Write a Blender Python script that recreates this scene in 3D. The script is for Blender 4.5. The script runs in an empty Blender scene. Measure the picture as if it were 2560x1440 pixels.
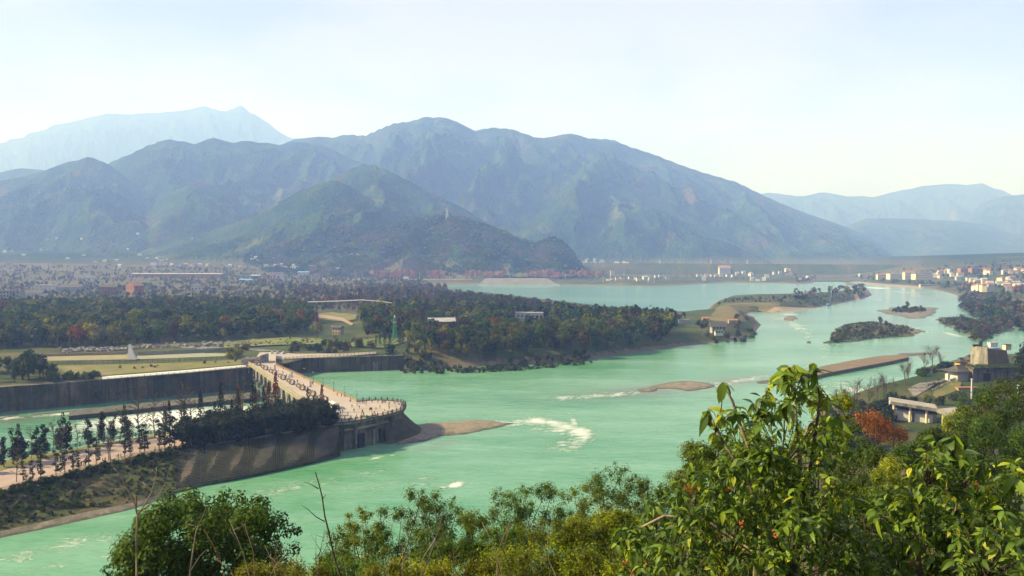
import bpy, math, random
import numpy as np
from mathutils import Vector, Matrix
from mathutils.geometry import delaunay_2d_cdt

# ------------------------------------------------------------------ camera, world, sun, exposure
scene = bpy.context.scene
col = scene.collection
F = 1971.0                      # focal length in pixels of the 2560 px wide photograph
HC = 78.0                       # eye height above the river, metres
HORIZON = 640.0                 # pixel row of the horizon
PITCH = math.atan((720.0 - HORIZON) / F)
SUN_AZ = math.radians(-90.0)    # from the view direction towards the left
SUN_EL = math.radians(33.0)

cam_data = bpy.data.cameras.new('camera')
cam = bpy.data.objects.new('camera', cam_data)
col.objects.link(cam)
cam_data.sensor_width = 36.0
cam_data.lens = 36.0 * F / 2560.0
cam_data.clip_start = 0.1
cam_data.clip_end = 60000.0
cam.location = (0, 0, HC)
cam.rotation_euler = (math.radians(90) - PITCH, 0, 0)
scene.camera = cam

world = bpy.data.worlds.new('World')
scene.world = world
world.use_nodes = True
wt = world.node_tree
wt.nodes.clear()
def wn(t, **k):
    n = wt.nodes.new(t)
    for a, b in k.items():
        setattr(n, a, b)
    return n
w_out = wn('ShaderNodeOutputWorld')
w_bg = wn('ShaderNodeBackground')
w_bg.inputs['Strength'].default_value = 0.1
w_sky = wn('ShaderNodeTexSky', sky_type='NISHITA', sun_disc=False)
w_sky.sun_elevation = SUN_EL
w_sky.sun_rotation = SUN_AZ
w_sky.altitude = 700
w_sky.air_density = 1.0
w_sky.dust_density = 2.0
w_tc = wn('ShaderNodeTexCoord')
w_map = wn('ShaderNodeMapping')
w_map.inputs['Scale'].default_value = (1.0, 1.0, 2.6)
w_no = wn('ShaderNodeTexNoise')
w_no.inputs['Scale'].default_value = 2.3
w_no.inputs['Detail'].default_value = 6.0
w_no.inputs['Roughness'].default_value = 0.55
w_ra = wn('ShaderNodeMapRange')
w_ra.inputs['From Min'].default_value = 0.42
w_ra.inputs['From Max'].default_value = 0.58
w_ra.inputs['To Min'].default_value = 0.0
w_ra.inputs['To Max'].default_value = 1.0
w_veil = wn('ShaderNodeMix', data_type='RGBA')
w_veil.inputs[6].default_value = (1.34, 1.34, 2.12, 1.0)
w_veil.inputs[7].default_value = (2.20, 1.98, 2.28, 1.0)
w_mx = wn('ShaderNodeMix', data_type='RGBA')
w_mx.inputs[0].default_value = 0.93
wt.links.new(w_tc.outputs['Generated'], w_map.inputs['Vector'])
wt.links.new(w_map.outputs['Vector'], w_no.inputs['Vector'])
wt.links.new(w_no.outputs['Fac'], w_ra.inputs['Value'])
wt.links.new(w_ra.outputs['Result'], w_veil.inputs[0])
wt.links.new(w_sky.outputs['Color'], w_mx.inputs[6])
wt.links.new(w_veil.outputs[2], w_mx.inputs[7])
wt.links.new(w_mx.outputs[2], w_bg.inputs['Color'])
wt.links.new(w_bg.outputs['Background'], w_out.inputs['Surface'])

sun_data = bpy.data.lights.new('sun', 'SUN')
sun = bpy.data.objects.new('sun', sun_data)
col.objects.link(sun)
sun_data.energy = 5.0
sun_data.angle = math.radians(0.8)
sun_data.color = (1.0, 0.95, 0.87)
SD = Vector((math.sin(SUN_AZ) * math.cos(SUN_EL), math.cos(SUN_AZ) * math.cos(SUN_EL), math.sin(SUN_EL)))
sun.rotation_euler = SD.to_track_quat('Z', 'Y').to_euler()

scene.view_settings.view_transform = 'Standard'
scene.view_settings.look = 'None'
scene.view_settings.exposure = 1.36
scene.view_settings.gamma = 1.0
scene.view_settings.use_curve_mapping = False
scene.render.engine = 'CYCLES'
scene.cycles.use_denoising = True
scene.cycles.max_bounces = 6
scene.cycles.diffuse_bounces = 3
scene.cycles.glossy_bounces = 2
scene.cycles.transmission_bounces = 3
scene.cycles.transparent_max_bounces = 8
scene.cycles.volume_bounces = 2
scene.cycles.sample_clamp_indirect = 4.0

# ------------------------------------------------------------------ helpers
rng = np.random.default_rng(7)
random.seed(7)
_cp, _sp = math.cos(PITCH), math.sin(PITCH)

def ray(px, py):
    u = (px - 1280.0) / F
    v = (720.0 - py) / F
    return (u, _cp + v * _sp, -_sp + v * _cp)

def G(px, py, z=0.0):
    """point of the horizontal plane z that the pixel looks at"""
    d = ray(px, py)
    t = (z - HC) / d[2]
    return (d[0] * t, d[1] * t, z)

def A(px, py, y):
    """point on the pixel's line at forward distance y"""
    d = ray(px, py)
    t = y / d[1]
    return (d[0] * t, y, HC + d[2] * t)

def G2(pts, z=0.0):
    return [G(a, b, z)[:2] for a, b in pts]

def _hash(ix, iy, seed):
    h = (ix.astype(np.int64) * 374761393 + iy.astype(np.int64) * 668265263 + seed * 974711) & 0x7fffffff
    h = ((h ^ (h >> 13)) * 1274126177) & 0x7fffffff
    return (h ^ (h >> 16)) & 0xffff

def perlin(x, y, seed=0):
    x = np.asarray(x, float); y = np.asarray(y, float)
    ix = np.floor(x); iy = np.floor(y)
    fx = x - ix; fy = y - iy
    ix = ix.astype(np.int64); iy = iy.astype(np.int64)
    def g(a, b):
        an = _hash(ix + a, iy + b, seed) * (2 * np.pi / 65536.0)
        return np.cos(an) * (fx - a) + np.sin(an) * (fy - b)
    sx = fx * fx * fx * (fx * (fx * 6 - 15) + 10)
    sy = fy * fy * fy * (fy * (fy * 6 - 15) + 10)
    a = g(0, 0); b = g(1, 0); c = g(0, 1); d = g(1, 1)
    return (a + sx * (b - a)) * (1 - sy) + (c + sx * (d - c)) * sy * 1.0

def fbm(x, y, oct=4, seed=0, gain=0.5, lac=2.0):
    s = 0; a = 1.0; f = 1.0
    for o in range(oct):
        s = s + a * perlin(x * f, y * f, seed + o * 17)
        a *= gain; f *= lac
    return s

def ridged(x, y, oct=4, seed=0, gain=0.5):
    s = 0; a = 1.0; f = 1.0; n = 0
    for o in range(oct):
        s = s + a * (1 - 2.0 * np.abs(perlin(x * f, y * f, seed + o * 31)))
        n += a
        a *= gain; f *= 2.0
    return s / n

def sstep(a, b, x):
    t = np.clip((x - a) / (b - a), 0, 1)
    return t * t * (3 - 2 * t)

def in_poly(x, y, poly):
    x = np.asarray(x, float); y = np.asarray(y, float)
    c = np.zeros(x.shape, bool)
    n = len(poly)
    for i in range(n):
        x1, y1 = poly[i]; x2, y2 = poly[(i + 1) % n]
        if y1 == y2:
            continue
        k = ((y1 > y) != (y2 > y)) & (x < (x2 - x1) * (y - y1) / (y2 - y1) + x1)
        c ^= k
    return c

def seg_dist(x, y, a, b):
    ax, ay = a; bx, by = b
    dx, dy = bx - ax, by - ay
    L = dx * dx + dy * dy + 1e-9
    t = np.clip(((x - ax) * dx + (y - ay) * dy) / L, 0, 1)
    return np.hypot(x - ax - t * dx, y - ay - t * dy)

# ---- materials
def newmat(name):
    m = bpy.data.materials.new(name)
    m.use_nodes = True
    nt = m.node_tree
    nt.nodes.clear()
    return m, nt

def N(nt, t, **k):
    n = nt.nodes.new(t)
    for a, b in k.items():
        setattr(n, a, b)
    return n

def rgb(c):
    return (c[0], c[1], c[2], 1.0)

def noise_node(nt, vec, scale, detail=4.0, rough=0.55):
    n = N(nt, 'ShaderNodeTexNoise')
    n.inputs['Scale'].default_value = scale
    n.inputs['Detail'].default_value = detail
    n.inputs['Roughness'].default_value = rough
    nt.links.new(vec, n.inputs['Vector'])
    return n.outputs['Fac']

def mixc(nt, fac, a, b, blend='MIX'):
    n = N(nt, 'ShaderNodeMix', data_type='RGBA', blend_type=blend)
    for i, v in ((0, fac), (6, a), (7, b)):
        if isinstance(v, (int, float)):
            n.inputs[i].default_value = v
        elif isinstance(v, tuple):
            n.inputs[i].default_value = rgb(v)
        else:
            nt.links.new(v, n.inputs[i])
    return n.outputs[2]

def ramp(nt, v, lo, hi, a=0.0, b=1.0):
    n = N(nt, 'ShaderNodeMapRange')
    n.inputs['From Min'].default_value = lo
    n.inputs['From Max'].default_value = hi
    n.inputs['To Min'].default_value = a
    n.inputs['To Max'].default_value = b
    nt.links.new(v, n.inputs['Value'])
    return n.outputs['Result']

def pm(name, c1, c2=None, scale=0.5, rough=0.85, bump=0.0, bscale=None, c3=None, s3=None, space='pos', attr=None, metal=0.0, dist=0.1, streak=None, wet=None):
    """procedural material: two or three colours mixed by noise, optional bump"""
    m, nt = newmat(name)
    out = N(nt, 'ShaderNodeOutputMaterial')
    p = N(nt, 'ShaderNodeBsdfPrincipled')
    p.inputs['Roughness'].default_value = rough
    p.inputs['Metallic'].default_value = metal
    p.inputs['Specular IOR Level'].default_value = 0.25
    nt.links.new(p.outputs[0], out.inputs[0])
    if space == 'pos':
        vec = N(nt, 'ShaderNodeNewGeometry').outputs['Position']
    else:
        vec = N(nt, 'ShaderNodeTexCoord').outputs['Object']
    if c2 is None:
        c2 = tuple(x * 0.75 for x in c1)
    f = ramp(nt, noise_node(nt, vec, scale), 0.35, 0.65)
    c = mixc(nt, f, c1, c2)
    if c3 is not None:
        f3 = ramp(nt, noise_node(nt, vec, s3 or scale * 0.3, 5.0, 0.6), 0.5, 0.66)
        c = mixc(nt, f3, c, c3)
    if streak is not None:
        mp = N(nt, 'ShaderNodeMapping'); mp.inputs['Scale'].default_value = (1, 1, .07)
        nt.links.new(vec, mp.inputs['Vector'])
        c = mixc(nt, ramp(nt, noise_node(nt, mp.outputs['Vector'], .42, 5, .7), .46, .62, 0, .85), c, streak)
    if wet is not None:
        sx = N(nt, 'ShaderNodeSeparateXYZ'); nt.links.new(vec, sx.inputs[0])
        ad = N(nt, 'ShaderNodeMath', operation='ADD'); nt.links.new(sx.outputs['Z'], ad.inputs[0]); nt.links.new(ramp(nt, noise_node(nt, vec, .35, 4, .6), .3, .7, -.25, .25), ad.inputs[1])
        c = mixc(nt, ramp(nt, ad.outputs[0], .55, .10), c, wet)
    if attr:
        a = N(nt, 'ShaderNodeAttribute', attribute_name=attr)
        c = mixc(nt, 1.0, c, a.outputs['Color'], 'MULTIPLY')
    nt.links.new(c, p.inputs['Base Color'])
    if bump:
        b = N(nt, 'ShaderNodeBump')
        b.inputs['Strength'].default_value = bump
        b.inputs['Distance'].default_value = dist
        nt.links.new(noise_node(nt, vec, bscale or scale * 4, 5.0, 0.6), b.inputs['Height'])
        nt.links.new(b.outputs[0], p.inputs['Normal'])
    return m

def leafmat(name, c1, c2, trans=0.35, rough=0.6, tint=True, spec=0.1, vary=0.25):
    """foliage: colour from c1 to c2 by a per-leaf value, light passing through the blade"""
    m, nt = newmat(name)
    out = N(nt, 'ShaderNodeOutputMaterial')
    p = N(nt, 'ShaderNodeBsdfPrincipled')
    p.inputs['Roughness'].default_value = rough
    p.inputs['Specular IOR Level'].default_value = spec
    if tint:
        a = N(nt, 'ShaderNodeAttribute', attribute_name='tint').outputs['Fac']
    else:
        a = N(nt, 'ShaderNodeObjectInfo').outputs['Random']
    c = mixc(nt, a, c1, c2)
    if vary:
        o = N(nt, 'ShaderNodeObjectInfo').outputs['Random']
        v = ramp(nt, o, 0, 1, 1 - vary, 1 + vary)
        h = N(nt, 'ShaderNodeHueSaturation')
        nt.links.new(c, h.inputs['Color'])
        nt.links.new(v, h.inputs['Value'])
        h2 = N(nt, 'ShaderNodeMath', operation='MULTIPLY')
        nt.links.new(o, h2.inputs[0]); h2.inputs[1].default_value = 7.31
        h3 = N(nt, 'ShaderNodeMath', operation='FRACT')
        nt.links.new(h2.outputs[0], h3.inputs[0])
        nt.links.new(ramp(nt, h3.outputs[0], 0, 1, 0.5 - vary * 0.16, 0.5 + vary * 0.08), h.inputs['Hue'])
        c = h.outputs['Color']
    nt.links.new(c, p.inputs['Base Color'])
    t = N(nt, 'ShaderNodeBsdfTranslucent')
    tc = N(nt, 'ShaderNodeMix', data_type='RGBA', blend_type='MULTIPLY')
    tc.inputs[0].default_value = 1.0
    nt.links.new(c, tc.inputs[6]); tc.inputs[7].default_value = (1.7, 1.6, 0.5, 1)
    nt.links.new(tc.outputs[2], t.inputs['Color'])
    mx = N(nt, 'ShaderNodeMixShader')
    mx.inputs[0].default_value = trans
    nt.links.new(p.outputs[0], mx.inputs[1]); nt.links.new(t.outputs[0], mx.inputs[2])
    nt.links.new(mx.outputs[0], out.inputs[0])
    return m

# ---- mesh building
def np_mesh(name, V, Fq, mats=(), smooth=False, tint=None, cols=None, mat_idx=None):
    """mesh from arrays; Fq is (n,3) or (n,4)"""
    V = np.asarray(V, np.float32); Fq = np.asarray(Fq, np.int32)
    me = bpy.data.meshes.new(name)
    k = Fq.shape[1]
    me.vertices.add(len(V)); me.vertices.foreach_set('co', V.ravel())
    me.loops.add(Fq.size); me.loops.foreach_set('vertex_index', Fq.ravel())
    me.polygons.add(len(Fq))
    me.polygons.foreach_set('loop_start', np.arange(0, Fq.size, k, dtype=np.int32))
    if smooth:
        me.polygons.foreach_set('use_smooth', np.ones(len(Fq), bool))
    for m in mats:
        me.materials.append(m)
    if mat_idx is not None:
        me.polygons.foreach_set('material_index', np.asarray(mat_idx, np.int32))
    if tint is not None:
        a = me.attributes.new('tint', 'FLOAT', 'FACE')
        a.data.foreach_set('value', np.asarray(tint, np.float32))
    if cols:
        for nm, arr in cols.items():
            arr = np.asarray(arr, np.float32)
            if arr.ndim == 1:
                a = me.attributes.new(nm, 'FLOAT', 'POINT'); a.data.foreach_set('value', arr)
            else:
                a = me.attributes.new(nm, 'FLOAT_COLOR', 'POINT')
                a.data.foreach_set('color', np.c_[arr, np.ones(len(arr))].astype(np.float32).ravel())
    me.update(calc_edges=True)
    return me

def add(name, data, parent=None, loc=None, rz=0.0, label=None, cat=None, group=None, kind=None, scale=None):
    o = bpy.data.objects.new(name, data)
    col.objects.link(o)
    if parent is not None:
        o.parent = parent
    if loc is not None:
        o.location = loc
    if rz:
        o.rotation_euler = (0, 0, rz)
    if scale is not None:
        o.scale = scale if hasattr(scale, '__len__') else (scale,) * 3
    tag(o, label, cat, group, kind)
    return o

def tag(o, label=None, cat=None, group=None, kind=None):
    if label: o['label'] = label
    if cat: o['category'] = cat
    if group: o['group'] = group
    if kind: o['kind'] = kind
    return o

class MB:
    """collects boxes, prisms, tubes into one mesh"""
    def __init__(s):
        s.v = []; s.f = []; s.m = []
    def quadface(s, idx, m=0):
        s.f.append(idx); s.m.append(m)
    def box(s, c, d, rz=0.0, m=0, tilt=None):
        x, y, z = (k / 2 for k in d)
        b = len(s.v); ca, sa = math.cos(rz), math.sin(rz)
        for k in ((-x, -y, -z), (x, -y, -z), (x, y, -z), (-x, y, -z), (-x, -y, z), (x, -y, z), (x, y, z), (-x, y, z)):
            q = Vector(k)
            if tilt is not None:
                q = tilt @ q
            s.v.append((c[0] + q.x * ca - q.y * sa, c[1] + q.x * sa + q.y * ca, c[2] + q.z))
        for q in ((0, 3, 2, 1), (4, 5, 6, 7), (0, 1, 5, 4), (1, 2, 6, 5), (2, 3, 7, 6), (3, 0, 4, 7)):
            s.quadface([b + i for i in q], m)
        return s
    def prism(s, pts, z0, z1, m=0, mtop=None, mbot=None):
        """extruded polygon (counter-clockwise)"""
        ar = sum(pts[i][0] * pts[(i + 1) % len(pts)][1] - pts[(i + 1) % len(pts)][0] * pts[i][1] for i in range(len(pts)))
        if ar < 0:
            pts = pts[::-1]
        n = len(pts); b = len(s.v)
        z0 = z0 if hasattr(z0, '__len__') else [z0] * n
        z1 = z1 if hasattr(z1, '__len__') else [z1] * n
        for (x, y), z in zip(pts, z0): s.v.append((x, y, z))
        for (x, y), z in zip(pts, z1): s.v.append((x, y, z))
        for i in range(n):
            j = (i + 1) % n
            s.quadface([b + i, b + j, b + n + j, b + n + i], m)
        s.quadface([b + n + i for i in range(n)], m if mtop is None else mtop)
        s.quadface([b + i for i in reversed(range(n))], m if mbot is None else mbot)
        return s
    def tube(s, path, r, n=6, m=0, cap=True):
        path = [Vector(p) for p in path]
        rs = r if hasattr(r, '__len__') else [r] * len(path)
        rings = []
        for i, p in enumerate(path):
            if i == 0: d = path[1] - p
            elif i == len(path) - 1: d = p - path[i - 1]
            else: d = path[i + 1] - path[i - 1]
            d.normalize()
            a = d.cross(Vector((0, 0, 1)))
            if a.length < 1e-3: a = Vector((1, 0, 0))
            a.normalize(); bb = d.cross(a)
            rings.append(len(s.v))
            for k in range(n):
                t = 2 * math.pi * k / n
                q = p + (a * math.cos(t) + bb * math.sin(t)) * rs[i]
                s.v.append(tuple(q))
        for i in range(len(path) - 1):
            for k in range(n):
                s.quadface([rings[i] + k, rings[i] + (k + 1) % n, rings[i + 1] + (k + 1) % n, rings[i + 1] + k], m)
        if cap:
            s.quadface([rings[0] + k for k in reversed(range(n))], m)
            s.quadface([rings[-1] + k for k in range(n)], m)
        return s
    def lathe(s, prof, c=(0, 0, 0), n=10, m=0):
        b = len(s.v)
        for r, z in prof:
            for k in range(n):
                t = 2 * math.pi * k / n
                s.v.append((c[0] + r * math.cos(t), c[1] + r * math.sin(t), c[2] + z))
        for i in range(len(prof) - 1):
            for k in range(n):
                s.quadface([b + i * n + k, b + i * n + (k + 1) % n, b + (i + 1) * n + (k + 1) % n, b + (i + 1) * n + k], m)
        s.quadface([b + k for k in reversed(range(n))], m)
        s.quadface([b + (len(prof) - 1) * n + k for k in range(n)], m)
        return s
    def gable(s, c, d, rise, rz=0.0, over=0.3, m=0, hip=0.0):
        """pitched roof block, ridge along local x; hip shortens the ridge"""
        x, y = d[0] / 2 + over, d[1] / 2 + over
        b = len(s.v); ca, sa = math.cos(rz), math.sin(rz)
        t = 0.12
        for k in ((-x, -y, 0), (x, -y, 0), (x, y, 0), (-x, y, 0), (-x, -y, t), (x, -y, t), (x, y, t), (-x, y, t), (-x + hip, 0, rise + t), (x - hip, 0, rise + t)):
            s.v.append((c[0] + k[0] * ca - k[1] * sa, c[1] + k[0] * sa + k[1] * ca, c[2] + k[2]))
        for q in ((0, 3, 2, 1), (0, 1, 5, 4), (1, 2, 6, 5), (2, 3, 7, 6), (3, 0, 4, 7), (4, 5, 9, 8), (6, 7, 8, 9), (5, 6, 9), (7, 4, 8)):
            s.quadface([b + i for i in q], m)
        return s
    def mesh(s, name, mats, smooth=False):
        me = bpy.data.meshes.new(name)
        me.from_pydata(s.v, [], s.f)
        for m in (mats if hasattr(mats, '__len__') else [mats]):
            me.materials.append(m)
        me.polygons.foreach_set('material_index', np.asarray(s.m, np.int32))
        if smooth:
            me.polygons.foreach_set('use_smooth', np.ones(len(s.f), bool))
        me.update()
        return me
    def build(s, name, mats, parent=None, smooth=False, **k):
        return add(name, s.mesh(name, mats, smooth), parent, **k)

def empty(name, loc=(0, 0, 0), rz=0.0, **k):
    return add(name, None, None, loc, rz, **k)

def children(o):
    return [c for c in KIDS.get(o.name, ())]

def copy_tree(root, loc, rz=0.0, scale=1.0, label=None, group=None):
    """copy a thing with its parts and sub-parts, sharing mesh data"""
    def cp(o, parent):
        c = o.copy()
        col.objects.link(c)
        c.parent = parent
        for ch in list(o.children):
            cp(ch, c)
        return c
    r = cp(root, None)
    r.location = loc
    r.rotation_euler = (0, 0, rz)
    r.scale = (scale,) * 3 if not hasattr(scale, '__len__') else scale
    if label: r['label'] = label
    if group: r['group'] = group
    return r

# ------------------------------------------------------------------ terrain: plain, hill under the camera, mountains
LAYERS = [  # (ridge distance, depth of the near slope, depth of the far slope, skyline pixels, roughness)
    (13200, 4200, 2500, [(-500,430),(-200,390),(0,358),(60,340),(130,315),(200,298),(275,277),(340,285),(400,280),(480,268),(520,259),(570,275),(605,262),(640,280),(680,310),(720,335),(745,347),(800,380),(900,450),(1000,560)], .8),
    (11500, 2800, 2000, [(1700,600),(1800,500),(1920,480),(1990,487),(2060,480),(2110,487),(2180,492),(2250,472),(2300,462),(2360,458),(2410,462),(2450,455),(2500,475),(2530,488),(2600,480),(2800,450),(3100,430)], .7),
    (9000, 1900, 1500, [(2300,660),(2380,590),(2420,535),(2450,505),(2500,490),(2560,485),(2700,470),(3000,480)], .7),
    (7600, 1800, 1500, [(1950,660),(2050,600),(2130,558),(2160,545),(2220,543),(2300,545),(2350,550),(2420,553),(2480,565),(2530,582),(2560,592),(2700,610),(3000,620)], .8),
    (6300, 2300, 1800, [(560,520),(640,420),(700,365),(740,345),(800,340),(830,343),(870,335),(915,338),(950,322),(985,308),(1030,302),(1060,292),(1100,291),(1140,300),(1170,318),(1190,325),(1230,318),(1280,322),(1330,340),(1360,345),(1400,335),(1425,332),(1470,345),(1530,348),(1570,365),(1640,388),(1700,412),(1760,432),(1840,455),(1870,470),(1900,485),(1960,512),(2020,535),(2080,555),(2120,570),(2170,592),(2200,612),(2240,645),(2290,676)], 1.0),
    (6000, 1300, 1200, [(-600,470),(-300,440),(0,430),(60,420),(110,422),(160,440),(250,470),(400,560)], 1.0),
    (5300, 1500, 1200, [(150,560),(230,450),(285,402),(330,385),(370,365),(420,347),(450,350),(490,358),(540,343),(590,355),(630,350),(660,355),(700,360),(740,352),(790,358),(840,374),(880,397),(930,412),(970,436),(1010,475),(1060,505),(1120,535),(1180,570),(1260,640)], 1.0),
    (4700, 1200, 700, [(1180,640),(1250,590),(1350,528),(1450,483),(1530,452),(1600,470),(1680,508),(1760,552),(1850,598),(1920,638),(1980,680)], 1.0),
    (4600, 1200, 800, [(-600,520),(-300,490),(0,452),(60,440),(120,425),(180,402),(225,391),(260,400),(300,425),(330,452),(380,505),(420,550),(470,600),(520,650)], 1.0),
    (4300, 800, 500, [(260,640),(310,585),(350,545),(400,502),(450,471),(500,456),(550,465),(590,487),(620,522),(650,555),(700,610)], 1.0),
    (3900, 900, 700, [(520,650),(600,600),(680,545),(760,490),(820,452),(860,430),(905,409),(940,412),(985,432),(1040,460),(1100,490),(1160,520),(1210,550),(1260,585),(1310,612),(1380,660)], 1.0),
    (3500, 750, 500, [(250,665),(320,640),(400,610),(500,584),(600,552),(680,512),(740,482),(790,460),(838,449),(875,462),(920,492),(980,528),(1050,575),(1110,615),(1180,670)], 1.0),
    (2850, 400, 320, [(620,680),(700,648),(760,630),(830,612),(880,597),(930,577),(980,557),(1030,547),(1080,542),(1130,538),(1170,548),(1220,565),(1270,585),(1320,605),(1340,610),(1362,600),(1385,596),(1405,604),(1425,622),(1440,646),(1455,670),(1475,700)], .9),
]

def plain(x, y):
    u = x / np.maximum(y, 1.0)
    y0 = np.interp(u, [-.7, -.35, -.12, .42, .52, .7], [1500, 1700, 2650, 2750, 1500, 1250])
    amp = np.interp(u, [-.7, -.35, -.12, .42, .52, .7], [92, 88, 60, 60, 70, 90])
    return 9.6 + amp * sstep(0, 2300, y - y0)

def camera_hill(x, y):
    """steep wooded slope under the viewpoint, running on along the near right bank"""
    crest = 76.2 - 0.60 * np.maximum(y - 2.0, 0) + np.clip(x, -60, 120) * 0.04
    lat = np.maximum(np.abs(x - 10.0) - 40.0, 0)
    right = 60.0 - 0.30 * np.maximum(y - 20, 0) + 0.10 * np.clip(x - 60, 0, 200)
    h = np.maximum(crest - lat * 0.10, np.where(x > 40, np.minimum(right, 58), -50))
    return h

def mountains(x, y, detail=True):
    u = x / np.maximum(y, 1.0)
    h = np.full(np.shape(x), -40.0)
    wx = x + 120 * fbm(x / 700, y / 700, 2, 5)
    wy = y + 120 * fbm(x / 700 + 9, y / 700, 2, 6)
    sp = ridged(wx / 560, wy / 1000, 6, 3, 0.58) if detail else 0
    fine = fbm(x / 90, y / 90, 3, 12) if detail else 0
    trees = fbm(x / 17, y / 17, 2, 44) if detail else 0
    for (Y, wf, wb, sk, ro) in LAYERS:
        pxs = [(p[0] - 1280.0) / F for p in sk]
        zs = [A(p[0], p[1], Y)[2] for p in sk]
        Yr = Y + 0.10 * wf * np.sin(u * 9 + Y) + 0.08 * wf * perlin(u * 6, u * 0 + Y * .01, 2)
        z = np.interp(u, pxs, zs) * (Yr / Y) - HC * (Yr / Y - 1)
        t = np.where(y < Yr, (Yr - y) / wf, (y - Yr) / wb)
        tc = np.clip(t, 0, 1.6)
        prof = 1 - tc ** 0.92
        k = np.clip(tc * 1.6, 0, 1)
        base = 20.0
        zz = base + (z - base) * (prof + k * 0.75 * (sp - 0.42) * np.clip(1.25 - tc, 0, 1)) + k * ro * 9 * fine + ro * 2.6 * trees * np.clip(0.35 + k, 0, 1)
        zz = np.where(t > 1.5, -40, zz)
        zz = np.where((u < pxs[0]) | (u > pxs[-1]), -40, zz)
        h = np.maximum(h, zz)
    return h

def land(x, y):
    x = np.asarray(x, float); y = np.asarray(y, float)
    h = plain(x, y)
    near = camera_hill(x, y)
    return np.where(y < 420, np.maximum(np.where(y < 400, 5.5, 5.5 + (y - 400) * .22), near), h)

def terrain(x, y):
    x = np.atleast_1d(np.asarray(x, float)); y = np.atleast_1d(np.asarray(y, float))
    return np.maximum(land(x, y), np.where(y > 2300, mountains(x, y), -40))

def hit(px, py, y0=400.0, y1=9000.0):
    """where the pixel's line meets the terrain"""
    d = ray(px, py)
    ys = np.geomspace(y0, y1, 1600)
    t = ys / d[1]
    z = HC + d[2] * t
    tz = terrain(d[0] * t, ys)
    k = np.nonzero(z <= tz)[0]
    i = k[0] if len(k) else len(ys) - 1
    return (float(d[0] * t[i]), float(ys[i]), float(tz[i]))

# ---- outlines (pixels of the photograph -> ground positions)
ZD = 11.0        # bridge and plaza deck level
ZC = -4.0        # water of the side channel below the gates
WEST = [(760,932),(850,929),(940,926),(1100,921),(1300,912),(1420,904),(1490,899),(1512,893),(1600,880),(1740,862),(1800,856),(1860,846),(1893,828),(1906,812),(1885,792),(1868,783),(1900,779),(1960,780),(2010,774),(2060,766),(2110,757),(2160,747),(2182,738),(2172,724),(2150,714),(2128,706),(2100,701.5)]
RESN = [(2112,712),(2135,721),(2125,727),(2090,733),(2050,738),(2000,743),(1920,746),(1850,747),(1795,751),(1775,765),(1763,780),(1740,787),(1690,791),(1640,788),(1560,782),(1480,772),(1400,762),(1340,754),(1250,743),(1180,736),(1120,729),(1090,719),(1070,712)]
RESF = [(1200,711),(1400,713),(1500,714),(1640,716),(1700,714),(1760,710),(1830,707),(1920,708),(2000,710),(2030,709),(2045,703),(2055,697.5),(2075,695),(2110,694.5)]
EAST = [(2122,700),(2150,706),(2200,711),(2260,714),(2300,719),(2350,728),(2385,738),(2395,755),(2410,770),(2450,790),(2500,803),(2600,822),(2760,850),(3000,900)]
NEARR = [(2900,960),(2700,915),(2560,905),(2470,905),(2420,912),(2350,931),(2290,950),(2230,964),(2180,977),(2120,992),(2060,1012),(1980,1100),(1850,1215),(1650,1330),(1300,1440),(1000,1520),(600,1580),(0,1640),(-500,1700)]
w_west = G2(WEST); w_resn = G2(RESN); w_resf = G2(RESF); w_east = G2(EAST); w_near = G2(NEARR)
WALLB = [(630,972),(560,978),(450,988),(300,1002),(150,1018),(0,1030),(-200,1052),(-600,1100)]   # foot of the channel wall
w_wall = G2(WALLB, ZC)
ABUT = [G(640, 915, ZD)[:2], G(690, 915, ZD)[:2]]
w_west0 = [(G(700, 905, ZD)[0], G(700, 905, ZD)[1])]
HOLE = w_west0 + w_west + w_resn + w_resf + w_east + w_near + [(-700.0, 120.0), (-700.0, 330.0)] + w_wall[::-1] + [G(622, 912, ZD)[:2]]
# bank slopes per boundary edge (rise per metre); walls are steep
SL = []
for i, p in enumerate(HOLE):
    n_w0 = len(w_west0)
    k = i
    if k < n_w0 + 2: s = 30.0
    elif k < n_w0 + 8: s = 0.62
    elif k < n_w0 + len(w_west): s = 0.42
    elif k < n_w0 + len(w_west) + len(w_resn): s = 0.40
    elif k < n_w0 + len(w_west) + len(w_resn) + len(w_resf): s = 0.16
    elif k < n_w0 + len(w_west) + len(w_resn) + len(w_resf) + len(w_east): s = 0.10
    elif k < n_w0 + len(w_west) + len(w_resn) + len(w_resf) + len(w_east) + len(w_near): s = 0.55
    else: s = 40.0
    SL.append(s)

def shore(x, y):
    m = np.full(np.shape(x), 1e9); lim = np.full(np.shape(x), 1e9)
    for i in range(len(HOLE)):
        d = seg_dist(x, y, HOLE[i], HOLE[(i + 1) % len(HOLE)])
        m = np.minimum(m, d)
        lim = np.minimum(lim, -0.6 + SL[i] * d)
    return m, lim

def ground_z(x, y):
    x = np.atleast_1d(np.asarray(x, float)); y = np.atleast_1d(np.asarray(y, float))
    m, lim = shore(x, y)
    return np.where(in_poly(x, y, HOLE) & (m > .5), -1.0, np.minimum(terrain(x, y), lim))

def on_land(x, y):
    return ~in_poly(x, y, HOLE)

# ---- ground sheet: everything on this side of the foothills
def densify(poly, step):
    out = []
    for i in range(len(poly)):
        a = poly[i]; b = poly[(i + 1) % len(poly)]
        L = math.dist(a, b); n = max(1, int(L / max(step, 0.012 * math.hypot((a[0] + b[0]) / 2, (a[1] + b[1]) / 2))))
        for k in range(n):
            t = k / n
            out.append((a[0] + (b[0] - a[0]) * t, a[1] + (b[1] - a[1]) * t))
    return out

hole_d = densify(HOLE, 4.0)
pts = list(hole_d)
nb = len(pts)
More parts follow.
